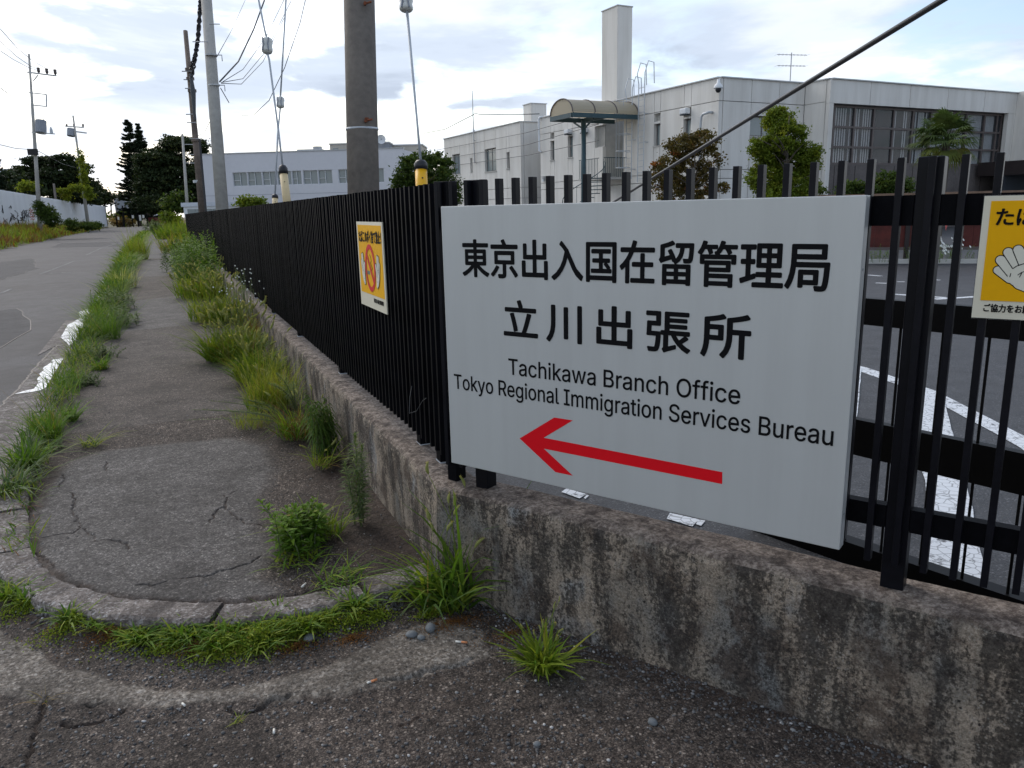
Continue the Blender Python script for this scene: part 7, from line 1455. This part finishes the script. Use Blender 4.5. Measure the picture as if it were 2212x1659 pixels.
for px, py, lab in ((150, 1340, 'loose crabgrass tuft at the kerb bend, second from the left'), (35, 1085, 'crabgrass sprig in the kerb joint at the left edge'), (20, 1290, 'blue-green grass tuft below the kerb at the left edge'), (310, 1385, 'broad-bladed crabgrass tuft at the kerb foot, left of the middle'), (470, 1400, 'broad-bladed crabgrass tuft spilling towards the dark gravel'), (400, 1375, 'bright crabgrass tuft against the kerb face in the middle'), (590, 1345, 'upright sprig climbing the kerb joint'), (660, 1360, 'crabgrass tuft with long pale blades right of the kerb joint'), (60, 1300, 'crabgrass mat at the lower left kerb bend'), (770, 1310, 'thin grass sprigs near the right end of the curved kerb'), (560, 1395, 'sprawling crabgrass tuft on the dark soil below the kerb')):
    x, y, z = G(px, py, ZG); clump('crabgrass', lab, 'grass tuft', x, y, z-.004, [('leaf_grass', 44, .035, .065, .0120, .75, .7, .45), ('leaf_lime', 44, .04, .06, .0115, .85, .75, .42)])
# left verge grass: tall grasses and bushes by the hoarding
Vs = []; Ts = []; V2 = []; T2 = []
for k in range(900):
    yy = random.uniform(40, 128); e = lx(yy); w_ = float(np.interp(yy, [40, 66, 151], [-14, -12.9, -9.1])); f = random.random(); xx = e-.3-(e-w_-.5)*f; hgt = random.uniform(.4, .95)*(.6+.5*f); z0 = lift(max(0, (yy-66)/85))*min(1, f*2)*.8
    V, T = blades(46, xx, yy, z0-.05, .9, hgt, .06, .3, .35, seg=2, tint=(.5, .25)); (Vs if random.random() < .55 else V2).append(V); (Ts if len(Ts) < len(Vs) else T2).append(T)
tag(mesh_from('verge_grass', np.concatenate(Vs), np.concatenate(Ts), 'leaf_lime'), 'tall yellow-green grass on the roadside bank below the white hoarding', 'grass', None, 'stuff')
tag(mesh_from('verge_grass', np.concatenate(V2), np.concatenate(T2), 'leaf_rust'), 'dry orange-brown grass mixed into the bank below the white hoarding', 'grass', None, 'stuff')
for bl_, lab in (([(100, 462, 18, 17, 1500), (88, 450, 12, 14, 800), (115, 475, 18, 14, 1000)], 'dark leafy shrub at the foot of the first power pole'), ([(155, 486, 12, 12, 800), (165, 490, 12, 8, 500)], 'dark shrub below the white hoarding between the power poles'), ([(190, 488, 12, 9, 600), (205, 488, 14, 6, 600)], 'low dark shrub by the creeper-wrapped pole'), ([(8, 505, 18, 18, 1200)], 'dark green bush at the left edge of the road')):
    tree_at('shrub', lab, bl_[0][0], bl_[0][1]-bl_[0][3], 495, 62, bl_, .085, 'tree_mid', 1.6, trunk=False, zbase=.1, cat='bush')
for bl_, dep, lab in (([(62, 402, 15, 7, 1300), (50, 405, 8, 5, 400)], 74, 'yellow-green creeper mound on top of the white hoarding, left of the first power pole'), ([(140, 412, 13, 4, 800), (166, 406, 14, 6, 900), (143, 424, 4, 9, 300)], 92, 'yellow-green creeper spilling over the white hoarding'), ([(176, 345, 4, 20, 700), (181, 385, 4, 26, 1100), (188, 412, 7, 14, 700), (194, 424, 8, 8, 600)], 94, 'yellow-green creeper climbing the second power pole')):
    tree_at('creeper', lab, bl_[0][0], bl_[0][1], 440, dep, bl_, .11, 'vine', 1.6, trunk=False, zbase=3.0 if dep < 94 else 0, cat='creeper')
# road gate at the far end
gA = at(252, 486, 134); gB = at(322, 488, 132); an = math.atan2(gB.y-gA.y, gB.x-gA.x); Lg = (gB-gA).length
rg = thing('road_gate', 'dark metal double gate closing the road end, hung with white notices', 'gate', (gA.x, gA.y, ZG), an)
for z in (.12, 1.1, 1.95): MB().box((0, 0, z), (Lg, .08, z+.08)).build('rail', 'gate_metal', rg)
for x in (0, Lg*.21, Lg*.24, Lg*.5, Lg*.66, Lg*.95): MB().box((x, -.05, 0), (x+.14, .12, 2.2 if x != Lg*.24 else 3.6)).build('post', 'gate_metal', rg)
m = MB(); [m.box((x, .02, .2), (x+.025, .05, 1.95)) for x in np.arange(.3, Lg, .32)]; m.build('bars', 'gate_metal', rg)
for x0, z0, w_, h_ in ((.07, 1.25, .05, .5), (.52, 1.45, .06, .5), (.74, 1.0, .06, .95), (.84, 1.45, .06, .5)): MB().box((Lg*x0, -.1, z0), (Lg*(x0+w_), -.06, z0+h_)).build('notice', 'paper_white', rg)
MB().box((Lg*.9, .8, .4), (Lg*1.12, 2.4, 1.5)).build('barrier', 'red_board', rg)
o = tree_at('dry_weeds', 'rusty dry grass bank left of the road gate', 262, 476, 488, 136, [(255, 480, 12, 6, 500), (272, 482, 10, 4, 300)], .3, 'leaf_tan', trunk=False, cat='weed')
# bedding plants before the red boards
for k, (u, n, lab) in enumerate(((0.35, 260, 'low green plants at the left of the red boards'), (1.75, 420, 'white-flowered low plants before the red boards'), (3.6, 300, 'low yellow-green ground cover before the right red boards'))):
    th_ = math.atan2(-2.35, 2.75); c_ = Vector((15.75, 14.35, 0))+Vector((math.cos(th_), math.sin(th_), 0))*u-Vector((-math.sin(th_), math.cos(th_), 0))*.18
    o = leafy('bedding_plant', lab, 'plant', c_.x, c_.y, .05, [(random.uniform(-.7, .7), random.uniform(-.55, .55), random.uniform(.15, .45), random.gauss(0, .06), random.gauss(0, .06), 14, .07, .02, .3) for _ in range(n//7)], 'leaf_grass' if k < 2 else 'leaf_lime')
    if k == 1:
        fm = MB()
        for _ in range(60): p = Vector((random.uniform(-.5, .5), random.uniform(-.5, .4), random.uniform(.2, .55))); fm.poly([p+Vector((.03*math.cos(a), .02*math.sin(a), .03*math.sin(a))) for a in np.linspace(0, 5, 6)])
        fm.build('flower', 'petal', o)['kind'] = 'stuff'

# ------------------------------------------------------------ litter, stones, gravel
def butt(label, px, py, L, ang, z=ZG, tan=.6, r=.0038):
    x, y, z = G(px, py, z); o = thing('cigarette_end', label, 'cigarette end', (x, y, z+r+.001), ang); k = L*(1-tan)
    MB().tube([(0, 0, 0), (k, 0, 0)], [r, r], 10).build('paper', 'paper_white', o, smooth=True)
    if tan > 0: MB().tube([(k, 0, 0), (L, 0, 0)], r*1.02, 10).build('filter', 'cig_tan', o, smooth=True)
butt('half-smoked cigarette end with tan filter near the wall corner foot', 984, 1388, .045, R(-35), ZG, .5)
butt('crushed cigarette end with tan filter on the edge of the pale gutter band', 793, 1478, .036, R(8), ZG, .62)
butt('plain white cigarette end lying on the pavement edge by the kerb', 652, 1270, .032, R(50), 0.0, 0)
butt('plain white cigarette end on the rough asphalt, lower left', 394, 1522, .020, R(-65), ZG, 0)
butt('upright-lying white cigarette end near the bottom edge', 592, 1587, .020, R(82), ZG, 0)
def pebble_mesh(seed):
    bm_ = bmesh.new(); bmesh.ops.create_icosphere(bm_, subdivisions=2, radius=1); 
    for v in bm_.verts: v.co *= 1+.22*noise.noise(v.co*1.3+Vector((seed*7, 0, 0)))
    me = bpy.data.meshes.new('stone'); bm_.to_mesh(me); bm_.free(); me.polygons.foreach_set('use_smooth', [True]*len(me.polygons)); me.materials.append(M['stone']); return me
pm_ = [pebble_mesh(i) for i in range(3)]
for i, (px, py, s, lab) in enumerate(((890, 1374, (.024, .019, .013), 'smooth grey oval pebble, left of the three by the kerb end'), (930, 1362, (.025, .021, .019), 'rounded brownish-grey pebble, right of the three by the kerb end'), (910, 1380, (.016, .013, .010), 'small dark rough stone between the two larger pebbles'), (668, 1382, (.024, .02, .014), 'blue-grey stone half hidden in the crabgrass by the kerb'), (1410, 1563, (.017, .014, .011), 'angular pale stone on the dirt in front of the stained wall'), (450, 1408, (.012, .010, .008), 'pale pebble among the dark gravel below the kerb grass'), (352, 1400, (.010, .012, .008), 'small beige pebble below the kerb grass'), (1160, 1610, (.012, .010, .008), 'small grey stone near the bottom edge right of the middle'))):
    x, y, z = G(px, py, ZG); o = bpy.data.objects.new('pebble', pm_[i % 3]); COL.objects.link(o); o.location = (x, y, z+s[2]*.6); o.scale = s; o.rotation_euler = (0, 0, i*1.3); tag(o, lab, 'stone')
t = NT('gravel'); a = t.n('ShaderNodeAttribute', attribute_name='tint'); M['gravel'] = t.set(col=t.ramp(a.outputs['Fac'], [(0, (.035, .033, .033)), (.5, (.085, .083, .083)), (.8, (.15, .145, .14)), (.97, (.24, .235, .23)), (1, (.42, .41, .4))]), rough=.85)
def gravel(name, label, n, pick, smin, smax, zf, pw=2.5):
    ico = [(0, 0, 1)]+[(.89*math.cos(a), .89*math.sin(a), .45) for a in np.arange(5)*1.2566]+[(.89*math.cos(a+.628), .89*math.sin(a+.628), -.45) for a in np.arange(5)*1.2566]+[(0, 0, -1)]
    F = [(0, 1, 2), (0, 2, 3), (0, 3, 4), (0, 4, 5), (0, 5, 1), (1, 6, 2), (2, 7, 3), (3, 8, 4), (4, 9, 5), (5, 10, 1), (6, 7, 2), (7, 8, 3), (8, 9, 4), (9, 10, 5), (10, 6, 1)]
    ico = np.array(ico); F = np.array(F); P = pick(n); n = len(P); s = smin+(smax-smin)*RNG.uniform(0, 1, n)**pw; th = RNG.uniform(0, 6.28, n)
    sc_ = np.stack([s*RNG.uniform(.8, 1.4, n), s*RNG.uniform(.6, 1, n), s*RNG.uniform(.35, .7, n)], 1); V = ico[None]*sc_[:, None]*RNG.uniform(.8, 1.2, (n, 12, 1)); c_, s_ = np.cos(th)[:, None], np.sin(th)[:, None]
    X = V[:, :, 0]*c_-V[:, :, 1]*s_+P[:, 0:1]; Y = V[:, :, 0]*s_+V[:, :, 1]*c_+P[:, 1:2]; Z = V[:, :, 2]+zf(P[:, 0], P[:, 1])[:, None]+sc_[:, 2:3]*.4
    VV = np.stack([X, Y, Z], 2).reshape(-1, 3); FF = (F[None]+12*np.arange(n)[:, None, None]).reshape(-1, 3)
    me = bpy.data.meshes.new(name); me.vertices.add(len(VV)); me.vertices.foreach_set('co', VV.astype(np.float32).ravel()); me.loops.add(FF.size); me.loops.foreach_set('vertex_index', FF.astype(np.int32).ravel()); me.polygons.add(len(FF))
    me.polygons.foreach_set('loop_start', np.arange(0, FF.size, 3, dtype=np.int32)); me.polygons.foreach_set('loop_total', np.full(len(FF), 3, np.int32)); me.update(calc_edges=True)
    a = me.attributes.new('tint', 'FLOAT', 'FACE'); a.data.foreach_set('value', np.repeat(np.clip(RNG.normal(.5, .25, n), 0, 1), len(F)).astype(np.float32)); me.materials.append(M['gravel'])
    o = bpy.data.objects.new(name, me); COL.objects.link(o); return tag(o, label, 'gravel', None, 'stuff')
AP = np.array(APOLY)
def pick_apron(n):
    x = RNG.uniform(-1.2, 2.1, n*3); y = RNG.uniform(1.1, 3.4, n*3); b = softin(x, y, BAND, .02); k = inpoly(x, y, APOLY) & (b < .3)
    dens = .35+.65*np.clip((fbm(x, y, 2.2, 3, 71)+.25)*2, 0, 1); k &= RNG.uniform(0, 1, len(x)) < dens; return np.stack([x[k], y[k]], 1)[:n]
gravel('gravel', 'loose grey gravel scattered over the rough asphalt in the foreground', 15000, pick_apron, .0012, .0075, ap_h, 3.2)
def pick_base(n):
    s = RNG.uniform(0, 1, n); q = np.abs(RNG.normal(0, .10, n)); A0 = np.array([0.985, 2.842]); B0 = np.array([2.1, .91]); P = A0+(B0-A0)*s[:, None]; return P-np.array([math.sqrt(3)/2, .5])*(q[:, None]+.01)
gravel('gravel', 'finer stones gathered at the foot of the stained wall', 2500, pick_base, .0015, .008, ap_h, 3.0)
def pick_foot(n):
    P = np.array(cpath); i = RNG.integers(0, len(P), n); return P[i]+RNG.normal(0, .03, (n, 2))+np.array([.0, -.06])
gravel('gravel', 'dark grit and small stones in the gutter below the curved kerb', 2600, pick_foot, .0015, .010, ap_h, 3.2)
def pick_walk(n):
    x = RNG.uniform(-.8, .9, n); y = 3+RNG.uniform(0, 1, n)**1.5*4; P = softin(x, y, PATCH1, .02); k = inpoly(x, y, WALKPOLY) & ((P < .5) | (RNG.uniform(0, 1, n) < .10)); return np.stack([x[k], y[k]], 1)
gravel('gravel', 'small stones lying on the dark worn pavement', 6500, pick_walk, .001, .0055, walk_h, 3.2)
# scraps
for i, (px, py, z, lab, s) in enumerate(((1268, 445, 0, '', 0), (424, 632, 0, 'white paper scrap on the far pavement patch', .10), (535, 860, 0, 'tiny white scrap on the pavement left of the fence weeds', .03), (1545, 1477, ZG, 'small white plastic scrap at the foot of the stained wall', .02), (1240, 1405, ZG, 'crumpled white scrap behind the low foxtail tuft', .02))):
    if not s: continue
    x, y, z = G(px, py, z); m = MB(); m.poly([(0, 0, .004), (s, .1*s, .012), (s*.9, s*.5, .006)]); m.poly([(0, 0, .004), (s*.9, s*.5, .006), (s*.2, s*.6, .012)]); o = m.build('paper_scrap', 'paper_white'); o.location = (x, y, z); tag(o, lab, 'scrap')

GROUPS = {'foxtail_grass': 'foxtail grass clumps along the wall', 'crabgrass': 'crabgrass tufts by the kerb', 'grass_tussock': 'grass tussocks on the roadside kerb', 'cigarette_end': 'cigarette ends on the ground', 'pebble': 'loose pebbles by the kerb', 'vent_hood': 'white vent hoods on the office wall', 'utility_pole': 'poles along the pavement', 'power_pole': 'power poles beside the white hoarding', 'guy_wire': 'guy wires over the fence', 'strain_insulator': 'strain insulators on the guy wires', 'guy_guard': 'coloured guards on the guy wires', 'litter_poster': 'anti-littering posters on the fences', 'roof_ladder': 'ladders on the office wall', 'distant_pole': 'small distant poles', 'service_cable': 'cables along the annex wall', 'creeper': 'yellow-green creeper on the hoarding'}
for o in list(SC.objects):
    b = o.name.split('.')[0]
    if o.parent is None and b in GROUPS and 'category' in o: o['group'] = GROUPS[b]
